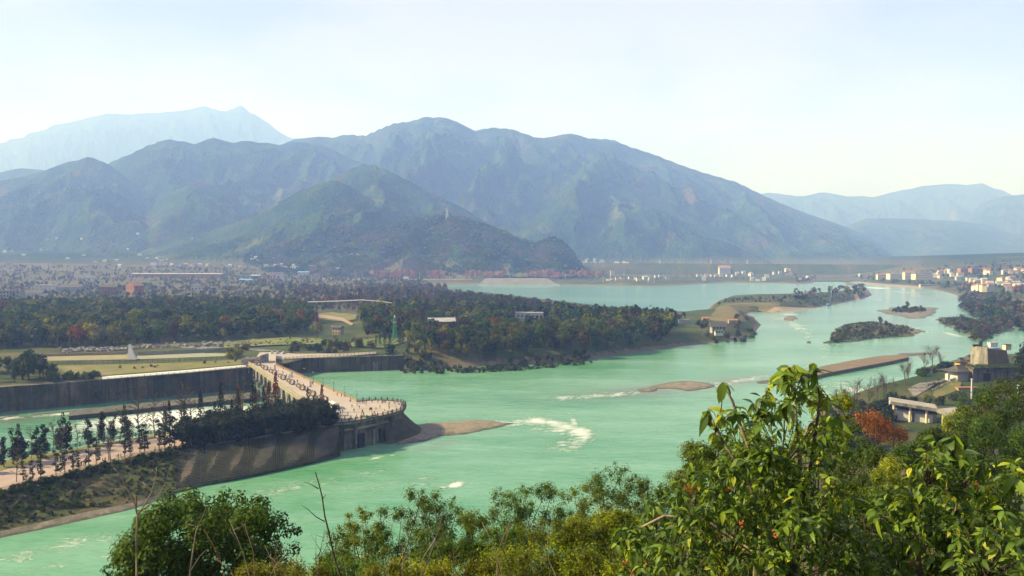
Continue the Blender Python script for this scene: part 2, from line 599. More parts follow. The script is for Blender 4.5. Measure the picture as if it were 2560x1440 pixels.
# interior points, denser towards the camera
gx = []; gy = []
yy = -60.0
rows = list(np.arange(-60, 60, 7.0)) + list(np.geomspace(60, 2900, 150))
for i, y in enumerate(rows):
    step = max(7.0, 0.016 * abs(y))
    w = max(240.0, 0.95 * y)
    xs = np.arange(-w, w, step) + (step / 2 if i % 2 else 0)
    gx.append(xs); gy.append(np.full(len(xs), y))
gx = np.concatenate(gx); gy = np.concatenate(gy)
gx = gx + rng.uniform(-1.5, 1.5, len(gx)); gy = gy + rng.uniform(-1.5, 1.5, len(gy))
md, _ = shore(gx, gy)
keep = on_land(gx, gy) & (md > np.maximum(1.5, 0.004 * gy))
gx, gy = gx[keep], gy[keep]
# extra rows along the banks so that their slope is real
for off in (3.0, 8.0, 16.0, 28.0):
    P = np.array(hole_d); Q = np.roll(P, -1, 0)
    T = Q - P; L = np.hypot(T[:, 0], T[:, 1])[:, None] + 1e-6
    for sgn in (1, -1):
        M = P + np.c_[-T[:, 1], T[:, 0]] / L * off * sgn
        md, _ = shore(M[:, 0], M[:, 1])
        k = on_land(M[:, 0], M[:, 1]) & (md > off * .8) & (P[:, 1] < 1500)
        gx = np.r_[gx, M[k, 0]]; gy = np.r_[gy, M[k, 1]]
allp = [Vector(p) for p in pts] + [Vector((a, b)) for a, b in zip(gx, gy)]
edges = [(i, (i + 1) % nb) for i in range(nb)]
res = delaunay_2d_cdt(allp, edges, [], 0, 0.01)
PV = np.array([(v.x, v.y) for v in res[0]])
FV = np.array([f for f in res[2] if len(f) == 3])
cen = PV[FV].mean(1)
mdist, _ = shore(cen[:, 0], cen[:, 1])
FV = FV[on_land(cen[:, 0], cen[:, 1])]
pz = np.minimum(land(PV[:, 0], PV[:, 1]), shore(PV[:, 0], PV[:, 1])[1])
mdv, _ = shore(PV[:, 0], PV[:, 1])
isl = mdv < 0.05
wallish = np.zeros(len(PV), bool)
for i in range(len(HOLE)):
    if SL[i] > 20:
        wallish |= seg_dist(PV[:, 0], PV[:, 1], HOLE[i], HOLE[(i + 1) % len(HOLE)]) < 0.05
pz = np.where(isl & wallish & (PV[:, 1] > 200), 9.2, pz)
pz = pz + np.where((mdv > 30) & (PV[:, 1] > 560), 0.7 * fbm(PV[:, 0] / 30, PV[:, 1] / 30, 3, 4), 0)
pz = np.where(PV[:, 1] > 2600, pz - 4 * sstep(2600, 2850, PV[:, 1]), pz)

def ground_material():
    m, nt = newmat('ground')
    out = N(nt, 'ShaderNodeOutputMaterial'); p = N(nt, 'ShaderNodeBsdfPrincipled')
    p.inputs['Roughness'].default_value = 0.95; p.inputs['Specular IOR Level'].default_value = 0.1
    nt.links.new(p.outputs[0], out.inputs[0])
    pos = N(nt, 'ShaderNodeNewGeometry').outputs['Position']
    olive = (0.065, 0.075, 0.022); green = (0.03, 0.05, 0.014); straw = (0.14, 0.11, 0.05); soil = (0.095, 0.072, 0.05); gravel = (0.17, 0.135, 0.10)
    c = mixc(nt, ramp(nt, noise_node(nt, pos, 0.03, 5), 0.4, 0.6), olive, green)
    c = mixc(nt, ramp(nt, noise_node(nt, pos, 0.012, 6, 0.65), 0.54, 0.66), c, straw)
    far = N(nt, 'ShaderNodeAttribute', attribute_name='fallow').outputs['Fac']
    c = mixc(nt, far, c, mixc(nt, ramp(nt, noise_node(nt, pos, 0.01, 6, .6), .4, .6), (0.13, 0.095, 0.068), (0.075, 0.07, 0.032)))
    c = mixc(nt, ramp(nt, noise_node(nt, pos, 0.02, 6, 0.6), 0.55, 0.66), c, soil)
    c = mixc(nt, ramp(nt, noise_node(nt, pos, 0.6, 4, 0.7), 0.35, 0.75, 0, .6), c, green)
    sh = N(nt, 'ShaderNodeAttribute', attribute_name='beach').outputs['Fac']
    ad = N(nt, 'ShaderNodeMath', operation='ADD')
    nt.links.new(sh, ad.inputs[0]); nt.links.new(ramp(nt, noise_node(nt, pos, 0.25, 5, .65), 0.2, 0.8, -0.5, 0.5), ad.inputs[1])
    c = mixc(nt, ramp(nt, ad.outputs[0], 0.42, 0.62), c, mixc(nt, noise_node(nt, pos, 1.3, 5, .7), gravel, soil))
    nt.links.new(c, p.inputs['Base Color'])
    b = N(nt, 'ShaderNodeBump'); b.inputs['Strength'].default_value = 0.6; b.inputs['Distance'].default_value = 0.8
    nt.links.new(noise_node(nt, pos, 0.5, 6, .7), b.inputs['Height']); nt.links.new(b.outputs[0], p.inputs['Normal'])
    return m
M_ground = ground_material()
beach = np.clip(1.0 - mdv / np.where(PV[:, 1] > 1500, 40, 12), 0, 1) * np.where(wallish, 0, 1)
beach = np.where(PV[:, 1] < 330, 0.0, beach)
add('ground', np_mesh('ground', np.c_[PV, pz], FV, [M_ground], True, cols={'beach': beach, 'fallow': .8 * sstep(850, 1150, PV[:, 1]) * (1 - sstep(-.12, .0, PV[:, 0] / np.maximum(PV[:, 1], 1)))}), kind='structure')

# ---- mountains
nu, ny = 880, 310
uu = np.linspace(-0.92, 0.92, nu)
yy = np.r_[np.geomspace(2400, 6900, 235), np.geomspace(6950, 15200, ny - 235)]
U, Y = np.meshgrid(uu, yy)
X = U * Y
Z = np.maximum(mountains(X, Y), plain(X, Y) - np.where(Y < 2800, 8 * (1 - sstep(2500, 2800, Y)), 0))
V = np.c_[X.ravel(), Y.ravel(), Z.ravel()]
ii = np.arange(nu * ny).reshape(ny, nu)
Fq = np.c_[ii[:-1, :-1].ravel(), ii[:-1, 1:].ravel(), ii[1:, 1:].ravel(), ii[1:, :-1].ravel()]

def mountain_material():
    m, nt = newmat('mountain')
    out = N(nt, 'ShaderNodeOutputMaterial'); p = N(nt, 'ShaderNodeBsdfPrincipled')
    p.inputs['Roughness'].default_value = 1.0; p.inputs['Specular IOR Level'].default_value = 0.0
    nt.links.new(p.outputs[0], out.inputs[0])
    pos = N(nt, 'ShaderNodeNewGeometry').outputs['Position']
    dark = (0.009, 0.026, 0.008); mid = (0.030, 0.058, 0.014); brown = (0.080, 0.052, 0.022); pale = (0.11, 0.115, 0.032)
    c = mixc(nt, ramp(nt, noise_node(nt, pos, 0.006, 6, .65), 0.42, 0.58), dark, mid)
    c = mixc(nt, ramp(nt, noise_node(nt, pos, 0.0035, 8, .68), 0.55, 0.68), c, brown)
    c = mixc(nt, ramp(nt, noise_node(nt, pos, 0.0042, 7, .7), 0.58, 0.66, 0, .8), c, pale)
    v = N(nt, 'ShaderNodeTexVoronoi'); v.inputs['Scale'].default_value = 0.075
    nt.links.new(pos, v.inputs['Vector'])
    c = mixc(nt, ramp(nt, v.outputs['Distance'], 0.35, 1.0, 0, .38), c, (0.006, 0.012, 0.007))
    sx = N(nt, 'ShaderNodeSeparateXYZ'); nt.links.new(pos, sx.inputs[0])
    lowl = ramp(nt, sx.outputs['Z'], 75.0, 35.0)
    fld = mixc(nt, ramp(nt, noise_node(nt, pos, 0.008, 6, .6), .4, .6), (0.085, 0.095, 0.032), (0.13, 0.10, 0.06))
    c = mixc(nt, lowl, c, fld)
    nt.links.new(c, p.inputs['Base Color'])
    b = N(nt, 'ShaderNodeBump'); b.inputs['Strength'].default_value = 1.0; b.inputs['Distance'].default_value = 9.0
    b.invert = True
    nt.links.new(v.outputs['Distance'], b.inputs['Height']); nt.links.new(b.outputs[0], p.inputs['Normal'])
    return m
add('mountains', np_mesh('mountains', V, Fq, [mountain_material()], False), kind='structure')

# ---- lowest sheet, out to the horizon
mb = MB()
mb.prism([(-15500, -300), (15500, -300), (15500, 16500), (-15500, 16500)], -9.5, -9.0)
mb.build('riverbed', pm('riverbed', (0.12, 0.12, 0.09), scale=0.01), kind='structure')

# ---- water
def water_mesh(name, u0, u1, nu, y0, y1, ny, z, inside, foam_fn, mats):
    uu = np.linspace(u0, u1, nu); yy = np.geomspace(y0, y1, ny)
    U, Y = np.meshgrid(uu, yy); X = U * Y
    ii = np.arange(nu * ny).reshape(ny, nu)
    Fq = np.c_[ii[:-1, :-1].ravel(), ii[:-1, 1:].ravel(), ii[1:, 1:].ravel(), ii[1:, :-1].ravel()]
    V = np.c_[X.ravel(), Y.ravel(), np.full(X.size, z)]
    c = V[Fq].mean(1)
    Fq = Fq[inside(c[:, 0], c[:, 1])]
    fo, sh = foam_fn(V[:, 0], V[:, 1])
    tone = sstep(560, 1250, V[:, 1])  # bluer with distance: sky reflection of far water painted into its colour
    return np_mesh(name, V, Fq, mats, True, cols={'foam': fo, 'shallow': sh, 'sky_tint': tone})

def blob(x, y, px, py, rx, ry, ang=0.0, z=0.0):
    """soft ellipse given in photo pixels (semi-axes too), laid on the water"""
    c = G(px, py, z)
    ca, sa = math.cos(math.radians(ang)), math.sin(math.radians(ang))
    # local pixel frame of every water point
    t = (z - HC)
    Y2 = y; Xp = x
    den = Y2 * _cp - t * _sp          # depth along the optical axis
    qx = 1280 + F * Xp / den
    qy = 720 - F * (Y2 * _sp + t * _cp) / den
    dx, dy = qx - px, qy - py
    a = dx * ca + dy * sa; b = -dx * sa + dy * ca
    return np.exp(-(a / rx) ** 2 - (b / ry) ** 2)

FOAM = [  # px, py, rx, ry, angle, strength
    (1235,1056,50,8,2,.78),(1262,1058,40,8,4,.82),(1300,1054,40,8,-6,.72),(1455,1100,44,22,-35,.62),(1400,1110,70,24,-25,.40),(1345,1052,40,11,5,.95),(1385,1058,40,12,14,.88),(1420,1067,40,14,16,.86),(1452,1080,36,15,10,.98),(1462,1094,28,18,-40,.80),(1436,1110,40,16,-40,.68),(1410,1122,30,8,-30,.5),(1470,1076,16,6,0,.9),(1436,1055,9,22,-28,.8),(1480,1102,14,3,-35,.8),
    (1140,1212,26,8,-12,1.2),(1110,1218,22,4,-14,.8),(1060,1195,60,18,-14,.40),(950,1215,70,14,-12,.42),(940,1145,22,3,-12,.95),(980,1138,14,2,-12,.7),
    (700,1225,110,14,-10,.46),(850,1225,60,10,-10,.34),(770,1310,60,20,-20,.24),
    (60,1385,50,14,-18,.5),(170,1360,70,16,-14,.55),(260,1340,60,12,-14,.4),(110,1420,90,14,-10,.4),(250,1395,60,10,-10,.32),
    (1480,990,110,9,-4,.55),(1410,994,40,6,-4,.7),(1560,985,40,6,-3,.45),(1860,950,60,8,-6,.65),(1800,960,60,8,-6,.5),(1920,940,40,6,-8,.5),
    (1985,812,40,14,20,.6),(2010,830,50,14,20,.48),(1960,795,30,5,0,.55),(1975,786,30,3,0,.75),(2060,870,60,24,0,.28),(2022,856,14,2.5,0,.8),
    (2280,828,50,6,8,.62),(2230,815,40,5,8,.5),(2380,836,34,4,12,.8),(2300,888,40,3,0,.35),(2240,876,50,4,0,.3),
    (2190,720,45,2.5,3,.9),(2250,730,40,3,5,.55),(2200,750,25,3,10,.5),(2290,740,30,4,5,.4),(2470,805,40,3,10,.8),(2535,818,30,3,8,.7),
    (2230,965,40,10,12,.6),(2130,975,60,10,12,.85),(2190,990,60,12,12,.8),(2110,958,60,4,5,.6),(2060,985,40,16,12,.6),(2330,895,26,2,0,.5),
    (2260,765,30,3,0,.6),(1100,1290,80,20,-15,.2),(900,1390,60,14,-15,.5),(1010,1340,50,12,-15,.3),
]
SHAL = [(1640,975,220,16,-4,.9),(1830,955,120,14,-6,.9),(2290,885,100,12,0,.6),(2240,800,120,14,0,.5),(2300,742,90,14,3,.6),(2030,905,80,8,-10,.3),(1090,1115,60,10,-12,.6),(2200,735,80,8,3,.5),(1960,800,60,20,10,.35),(2360,850,60,20,0,.3)]
def foam_main(x, y):
    f = np.zeros(len(x)); s = np.zeros(len(x))
    ok = y > 100
    for b in FOAM:
        f = np.maximum(f, np.where(ok, b[5] * blob(x, y, *b[:5]), 0))
    for b in SHAL:
        s = np.maximum(s, np.where(ok, b[5] * blob(x, y, *b[:5]), 0))
    return f, s

def water_material(name, deep, mid, pale_amt, foam_base=0.0):
    m, nt = newmat(name)
    out = N(nt, 'ShaderNodeOutputMaterial'); p = N(nt, 'ShaderNodeBsdfPrincipled')
    p.inputs['IOR'].default_value = 1.33
    nt.links.new(p.outputs[0], out.inputs[0])
    pos = N(nt, 'ShaderNodeNewGeometry').outputs['Position']
    mp = N(nt, 'ShaderNodeMapping'); mp.inputs['Rotation'].default_value = (0, 0, math.radians(35)); mp.inputs['Scale'].default_value = (0.35, 1.0, 1.0)
    nt.links.new(pos, mp.inputs['Vector'])
    vec = mp.outputs['Vector']
    c = mixc(nt, ramp(nt, noise_node(nt, vec, 0.016, 7, .66), 0.38, 0.62), deep, mid)
    sky_tint = N(nt, 'ShaderNodeAttribute', attribute_name='sky_tint').outputs['Fac']
    c = mixc(nt, sky_tint, c, mixc(nt, ramp(nt, noise_node(nt, vec, 0.008, 5, .6), .4, .6), (0.07, 0.20, 0.185), (0.13, 0.27, 0.24)))  # blue of the reflected sky mixed into the base colour of distant water
    c = mixc(nt, ramp(nt, noise_node(nt, vec, 0.11, 7, .72), 0.42, 0.66, 0, .45), c, (0.20, 0.37, 0.26))
    c = mixc(nt, ramp(nt, noise_node(nt, vec, 0.75, 6, .75), 0.46, 0.72, 0, .55), c, (0.045, 0.17, 0.085))
    sh = N(nt, 'ShaderNodeAttribute', attribute_name='shallow').outputs['Fac']
    shn = N(nt, 'ShaderNodeMath', operation='MULTIPLY')
    nt.links.new(sh, shn.inputs[0]); nt.links.new(ramp(nt, noise_node(nt, vec, 0.09, 6, .65), 0.3, 0.7, 0.3, 1.2), shn.inputs[1])
    c = mixc(nt, shn.outputs[0], c, (0.13, 0.125, 0.10))
    fo = N(nt, 'ShaderNodeAttribute', attribute_name='foam').outputs['Fac']
    ad = N(nt, 'ShaderNodeMath', operation='ADD')
    nt.links.new(fo, ad.inputs[0]); ad.inputs[1].default_value = foam_base
    n0 = N(nt, 'ShaderNodeMath', operation='MULTIPLY')
    nt.links.new(noise_node(nt, vec, 0.30, 7, .75), n0.inputs[0]); nt.links.new(noise_node(nt, vec, 1.6, 4, .7), n0.inputs[1])
    n1 = ramp(nt, n0.outputs[0], 0.10, 0.42, 0, 1)
    thr = N(nt, 'ShaderNodeMath', operation='ADD')
    nt.links.new(ad.outputs[0], thr.inputs[0]); nt.links.new(n1, thr.inputs[1])
    ff = ramp(nt, thr.outputs[0], 0.86, 1.42, 0, .95)
    c = mixc(nt, ff, c, (0.62, 0.64, 0.62))
    nt.links.new(c, p.inputs['Base Color'])
    nt.links.new(ramp(nt, ff, 0, 1, 0.16, 0.75), p.inputs['Roughness'])
    b = N(nt, 'ShaderNodeBump'); b.inputs['Strength'].default_value = 0.7; b.inputs['Distance'].default_value = 0.45
    hh = N(nt, 'ShaderNodeMath', operation='ADD')
    nt.links.new(noise_node(nt, vec, 0.33, 7, .68), hh.inputs[0]); nt.links.new(ff, hh.inputs[1])
    nt.links.new(hh.outputs[0], b.inputs['Height']); nt.links.new(b.outputs[0], p.inputs['Normal'])
    return m
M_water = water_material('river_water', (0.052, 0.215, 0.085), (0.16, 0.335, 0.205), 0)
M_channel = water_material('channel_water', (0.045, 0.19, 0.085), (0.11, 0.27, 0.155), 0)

BR_L0 = G(622, 912, ZD)[:2]     # bridge near-side edge, far end
BR_L1 = G(832, 1050, ZD)[:2]
def not_channel(x, y):
    # main river lies on the upstream side of the bridge line and of the causeway
    ax, ay = BR_L0; bx, by = BR_L1
    side = (bx - ax) * (y - ay) - (by - ay) * (x - ax)
    poly = [BR_L0, BR_L1, G(700, 1125, 3)[:2], G(440, 1140, 6)[:2], G(200, 1170, 6)[:2], G(0, 1200, 6)[:2], (-700, 260), (-900, 420)] + w_wall[::-1]
    return ~in_poly(x, y, poly)
CH_POLY = [BR_L0, BR_L1, G(700, 1125, 3)[:2], G(440, 1140, 6)[:2], G(200, 1170, 6)[:2], G(0, 1200, 6)[:2], (-700, 260), (-900, 420)] + w_wall[::-1]
def river_area(x, y):
    k = not_channel(x, y)
    o = k.copy(); xs, ys = x[k], y[k]
    o[k] = in_poly(xs, ys, HOLE) | (shore(xs, ys)[0] < 30)
    return o
rf = np.random.default_rng(55)
for (x0, y0, x1, y1, sp_, n_, s_) in ((1290, 1055, 1470, 1085, 12, 46, .75), (1475, 1085, 1390, 1125, 14, 34, .62), (1385, 996, 1600, 982, 6, 34, .62), (1790, 962, 1930, 938, 6, 26, .6), (1950, 795, 2030, 840, 9, 26, .55), (2080, 965, 2250, 985, 9, 34, .62), (20, 1400, 290, 1335, 16, 40, .5), (640, 1235, 1000, 1170, 14, 40, .45), (1000, 1215, 1150, 1205, 12, 18, .5), (2200, 812, 2330, 832, 5, 20, .5), (2030, 900, 2120, 840, 20, 16, .4)):
    for k_ in range(n_):
        t_ = rf.random(); FOAM.append((x0 + (x1 - x0) * t_ + rf.normal(0, sp_), y0 + (y1 - y0) * t_ + rf.normal(0, sp_ * .45), rf.uniform(8, 22), rf.uniform(1.6, 3.4), rf.uniform(-22, 8), s_ * rf.uniform(.8, 1.4)))
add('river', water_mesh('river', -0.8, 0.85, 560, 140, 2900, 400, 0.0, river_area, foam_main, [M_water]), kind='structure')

CFOAM = [(400,1045,260,20,-6,1.2),(480,1060,200,16,-6,1.0),(560,1030,140,14,-6,1.15),(700,1030,120,16,0,1.1),(260,1062,130,12,-6,.8),(230,1080,170,20,-5,.5),(100,1100,120,12,-5,.45),(150,1035,90,4,-5,.8),(20,1045,50,5,-5,.9),(300,1100,160,10,-6,.6)]
def foam_ch(x, y):
    f = np.zeros(len(x)); s = np.zeros(len(x))
    for b in CFOAM:
        f = np.maximum(f, b[5] * blob(x, y, *b[:5], z=ZC))
    s = np.maximum(blob(x, y, 560, 985, 140, 10, -5, z=ZC) * .8, blob(x, y, 60, 1045, 100, 12, -5, z=ZC) * .8)
    return f, s
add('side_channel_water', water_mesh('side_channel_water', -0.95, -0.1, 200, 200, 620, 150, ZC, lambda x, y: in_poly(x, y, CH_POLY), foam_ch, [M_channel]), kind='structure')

# ------------------------------------------------------------------ shared materials
M_conc = pm('concrete', (0.27, 0.255, 0.22), (0.19, 0.18, 0.155), 0.35, .9, .3, 1.5, (0.10, 0.095, 0.075), 0.12, streak=(0.07, 0.065, 0.05))
M_dconc = pm('stained_concrete', (0.13, 0.12, 0.095), (0.07, 0.067, 0.052), 0.25, .95, .4, 1.2, (0.05, 0.055, 0.035), 0.10, streak=(0.03, 0.03, 0.022))
M_stone = pm('old_stone', (0.062, 0.058, 0.042), (0.03, 0.03, 0.022), 0.35, .95, .6, 1.4, (0.09, 0.068, 0.05), 0.07)
M_pave = pm('pink_paving', (0.33, 0.255, 0.215), (0.285, 0.22, 0.185), 0.15, .85, .1, 2, (0.25, 0.195, 0.165), 0.05)
M_deckpave = pm('pale_paving', (0.36, 0.31, 0.27), (0.32, 0.275, 0.24), 0.12, .85, .1, 2, (0.27, 0.235, 0.205), 0.04)
M_white = pm('white_paint', (0.60, 0.59, 0.57), (0.50, 0.49, 0.47), 0.4, .7)
M_cream = pm('cream_render', (0.62, 0.54, 0.38), (0.54, 0.47, 0.33), 0.4, .85)
M_parapet = pm('parapet_stone', (0.30, 0.27, 0.19), (0.21, 0.195, 0.14), 0.5, .9, .2, 3)
M_rail = pm('ochre_railing', (0.34, 0.24, 0.14), (0.28, 0.19, 0.11), 0.5, .85)
M_dark = pm('dark_metal', (0.02, 0.022, 0.022), (0.03, 0.03, 0.03), 1.0, .6)
M_drail = pm('dark_rail', (0.035, 0.035, 0.028), (0.055, 0.05, 0.04), 0.6, .8)
M_wood = pm('weathered_wood', (0.22, 0.14, 0.08), (0.13, 0.085, 0.05), 1.2, .85, .3, 5, space='obj')
M_bamboo = pm('bamboo', (0.30, 0.25, 0.16), (0.20, 0.165, 0.105), 3.0, .8, .3, 12, space='obj')
M_gravel = pm('gravel', (0.235, 0.20, 0.145), (0.15, 0.13, 0.095), 0.8, .95, .8, 1.0, (0.115, 0.10, 0.072), 0.16, dist=.4, wet=(0.07, 0.065, 0.05))
M_pebble = pm('grey_gravel', (0.19, 0.17, 0.13), (0.14, 0.125, 0.095), 0.3, .95, .5, 1.0, (0.10, 0.10, 0.07), 0.08, dist=.4, wet=(0.07, 0.07, 0.055))
M_grass = pm('grass', (0.075, 0.10, 0.025), (0.04, 0.06, 0.018), 0.12, .95, .7, 1.2, (0.12, 0.10, 0.045), 0.08, dist=.5)
M_lawn = pm('dry_lawn', (0.15, 0.14, 0.035), (0.095, 0.105, 0.028), 0.1, .95, .4, 1.5, (0.19, 0.14, 0.07), 0.06)
M_dgrass = pm('shaggy_bank', (0.030, 0.040, 0.010), (0.055, 0.062, 0.014), 0.10, .95, .9, 0.8, (0.075, 0.06, 0.025), 0.06, dist=.8)
M_roof = pm('grey_tiles', (0.085, 0.08, 0.075), (0.055, 0.052, 0.05), 0.8, .85, .3, 4)
M_rust = pm('orange_tiles', (0.30, 0.15, 0.09), (0.25, 0.125, 0.08), 0.5, .85)
M_blue = pm('blue_sheet', (0.12, 0.32, 0.60), (0.16, 0.38, 0.64), 0.3, .5)
M_glass = pm('window_glass', (0.03, 0.04, 0.05), (0.05, 0.06, 0.07), 0.5, .15)
M_bark = pm('bark', (0.075, 0.055, 0.04), (0.045, 0.035, 0.027), 2.0, .95, .4, 8, space='obj')
M_pale_bark = pm('pale_bark', (0.26, 0.21, 0.155), (0.17, 0.13, 0.095), 3.0, .9, .3, 14, space='obj')
M_rubble = pm('rubble', (0.24, 0.22, 0.20), (0.13, 0.12, 0.11), 0.8, .95, .6, 3)

def interp_line(pts, x):
    return float(np.interp(x, [p[0] for p in pts], [p[1] for p in pts]))

def strip(lines, name=None):
    """quads between successive polylines (equal counts)"""
    n = len(lines[0])
    V = np.array([p for L in lines for p in L])
    F_ = []
    for a in range(len(lines) - 1):
        for i in range(n - 1):
            F_.append((a * n + i, a * n + i + 1, (a + 1) * n + i + 1, (a + 1) * n + i))
    return V, np.array(F_)

MOUNDS = {}
def mound(name, pxpoly, hmax, slope, mats, z=0.0, step=3.0, seed=0, rough=0.25, world=False, dip=-0.8, **k):
    """low bank of earth or gravel with a sloping edge"""
    poly = list(pxpoly) if world else G2(pxpoly, z)
    pd = densify(poly, step)
    P = np.array(pd); am = .06 * math.sqrt((P[:, 0].max() - P[:, 0].min()) * (P[:, 1].max() - P[:, 1].min()))
    P = P + am * np.c_[fbm(P[:, 0] / (4 * am), P[:, 1] / (4 * am), 3, seed + 40), fbm(P[:, 0] / (4 * am), P[:, 1] / (4 * am) + 50, 3, seed + 41)]
    pd = [tuple(p) for p in P]
    x0, y0 = P.min(0); x1, y1 = P.max(0)
    st = max(step, math.sqrt((x1 - x0) * (y1 - y0) / 2600.0))
    X, Y = np.meshgrid(np.arange(x0, x1, st), np.arange(y0, y1, st))
    X = X.ravel() + rng.uniform(-.3, .3, X.size) * st; Y = Y.ravel() + rng.uniform(-.3, .3, Y.size) * st
    D = np.full(X.shape, 1e9)
    for i in range(len(pd)):
        D = np.minimum(D, seg_dist(X, Y, pd[i], pd[(i + 1) % len(pd)]))
    kp = in_poly(X, Y, pd) & (D > st * .4)
    X, Y, D = X[kp], Y[kp], D[kp]
    r = delaunay_2d_cdt([Vector(p) for p in pd] + [Vector(p) for p in zip(X, Y)], [(i, (i + 1) % len(pd)) for i in range(len(pd))], [], 0, 0.001)
    PV = np.array([(v.x, v.y) for v in r[0]]); FV = np.array([f for f in r[2] if len(f) == 3])
    c = PV[FV].mean(1); FV = FV[in_poly(c[:, 0], c[:, 1], pd)]
    D = np.full(len(PV), 1e9)
    for i in range(len(pd)):
        D = np.minimum(D, seg_dist(PV[:, 0], PV[:, 1], pd[i], pd[(i + 1) % len(pd)]))
    MOUNDS.setdefault(name, []).append((pd, hmax, slope))
    h = hmax * (1 - np.exp(-D * slope / hmax)) * (1 + rough * fbm(PV[:, 0] / 12, PV[:, 1] / 12, 3, seed + 3))
    zz = z + np.where(D < .01, dip, h)
    return add(name, np_mesh(name, np.c_[PV, zz], FV, mats, True), **k)

# ------------------------------------------------------------------ causeway with the promenade
SX = [-420, -300, -150, -60, 0, 50, 100, 150, 200, 260, 330, 385, 440, 500, 560, 620, 700, 780, 850]
C0 = [(-420,1444),(0,1361),(100,1343),(200,1321),(330,1288),(400,1264),(470,1226),(590,1204),(700,1181),(800,1158),(870,1138)]
C1 = [(-420,1420),(0,1328),(100,1306),(200,1283),(330,1257),(400,1236),(470,1213),(590,1194),(700,1171),(800,1149),(870,1130)]
C2 = [(-420,1375),(0,1283),(200,1237),(330,1203),(440,1172),(600,1145),(700,1128),(870,1096)]
C3 = [(-420,1322),(0,1228),(100,1202),(200,1177),(330,1142),(440,1121),(600,1102),(700,1085),(870,1058)]
C5 = [(-420,1272),(0,1178),(100,1151),(200,1128),(300,1108),(400,1089),(500,1071),(600,1054),(700,1040),(850,1024)]
C6 = [(-420,1240),(0,1152),(100,1136),(200,1119),(300,1101),(400,1084),(500,1065),(600,1048),(700,1036),(850,1020)]
ZT = [(-420,7),(330,7),(440,7.3),(600,8.6),(700,9.5),(850,10.6)]
def cl(L, z):
    return [G(x, interp_line(L, x), z(x) if callable(z) else z) for x in SX]
zt = lambda x: interp_line(ZT, x)
L0 = cl(C0, -1.0); L1 = cl(C1, 1.1); L2 = cl(C2, lambda x: 0.52 * zt(x)); L3 = cl(C3, zt)
L4 = cl(C5, zt); L5 = cl(C6, zt)
L6 = [(a[0] - .5, a[1] + 9, -6.0) for a in L5]
def jitter(L, a, seed):
    return [(p[0] + a * float(perlin(i * .9, 3.3, seed)), p[1] + a * float(perlin(i * .9, 7.7, seed)), p[2]) for i, p in enumerate(L)]
V, Fq = strip([L0, L1]); add('beach', np_mesh('beach', V, Fq, [M_gravel], True), kind='structure')
split = SX.index(440)
def sub(L, a, b): return L[a:b]
V, Fq = strip([sub(L1, 0, split + 1), sub(L2, 0, split + 1), sub(L3, 0, split + 1)])
# finer bank surface
def fine_strip(A_, B_, nv, amp, seed, nh=90):
    ta = np.linspace(0, len(A_) - 1, nh)
    f = lambda L: np.array([[np.interp(t, range(len(L)), [p[k] for p in L]) for k in range(3)] for t in ta])
    a, b = f(A_), f(B_)
    rows = []
    for k in range(nv + 1):
        t = k / nv
        p = a * (1 - t) + b * t
        w = math.sin(math.pi * t)
        p[:, 2] += amp * w * fbm(p[:, 0] / 5, p[:, 1] / 5, 3, seed)
        rows.append(p)
    V = np.concatenate(rows); n = nh
    ii = np.arange(n * (nv + 1)).reshape(nv + 1, n)
    return V, np.c_[ii[:-1, :-1].ravel(), ii[:-1, 1:].ravel(), ii[1:, 1:].ravel(), ii[1:, :-1].ravel()]
V, Fq = fine_strip(sub(L1, 0, split + 1), sub(L3, 0, split + 1), 14, 1.6, 21)
add('grass_bank', np_mesh('grass_bank', V, Fq, [M_dgrass], True), kind='structure')
V, Fq = strip([L3, L4]); V = V + np.array([0, 0, 0])
add('promenade', np_mesh('promenade', V, Fq, [M_pave]), kind='structure')
V, Fq = strip([L4, L5]); add('verge', np_mesh('verge', V, Fq, [M_lawn]), kind='structure')
V, Fq = strip([L5, L6]); add('causeway_slope', np_mesh('causeway_slope', V, Fq, [M_dconc]), kind='structure')

# revetment of set blocks below the dark trees
rev = empty('stone_revetment', G(560, 1205, 0), label='sloping dark stone revetment below the dense evergreen trees', cat='revetment')
R1 = sub(L1, split, len(SX)); R3 = sub(L3, split, len(SX))
V, Fq = strip([[(p[0], p[1], p[2] - .15) for p in R1], [(p[0], p[1], p[2] - .15) for p in R3]])
def rel(V, o):
    return np.asarray(V, float) - np.array(o.location)
add('backing', np_mesh('backing', rel(V, rev), Fq, [M_stone]), rev)
Vb = []; Fb = []
nc, nr = 90, 26
fa = lambda L, t: np.array([np.interp(t, range(len(L)), [p[k] for p in L]) for k in range(3)])
for i in range(nc):
    t0 = (i + .06) / nc * (len(R1) - 1); t1 = (i + .94) / nc * (len(R1) - 1)
    a0, a1, b0, b1 = fa(R1, t0), fa(R1, t1), fa(R3, t0), fa(R3, t1)
    for j in range(nr):
        s0, s1 = (j + .12) / nr, (j + .88) / nr
        q = [a0 + (b0 - a0) * s0, a1 + (b1 - a1) * s0, a1 + (b1 - a1) * s1, a0 + (b0 - a0) * s1]
        nrm = np.cross(q[1] - q[0], q[3] - q[0]); nrm /= np.linalg.norm(nrm)
        h = 0.05 + 0.09 * random.random()
        b = len(Vb)
        Vb += [p - nrm * .12 for p in q] + [p + nrm * h for p in q]
        Fb += [(b + 4, b + 5, b + 6, b + 7), (b, b + 1, b + 5, b + 4), (b + 1, b + 2, b + 6, b + 5), (b + 2, b + 3, b + 7, b + 6), (b + 3, b, b + 4, b + 7)]
M_block = pm('shaded_mossy_blocks', (0.034, 0.036, 0.018), (0.016, 0.019, 0.010), 0.16, .95, .4, 2, (0.045, 0.046, 0.02), 0.035)  # mossy tones, darkened in the colour to stand in for tree shade
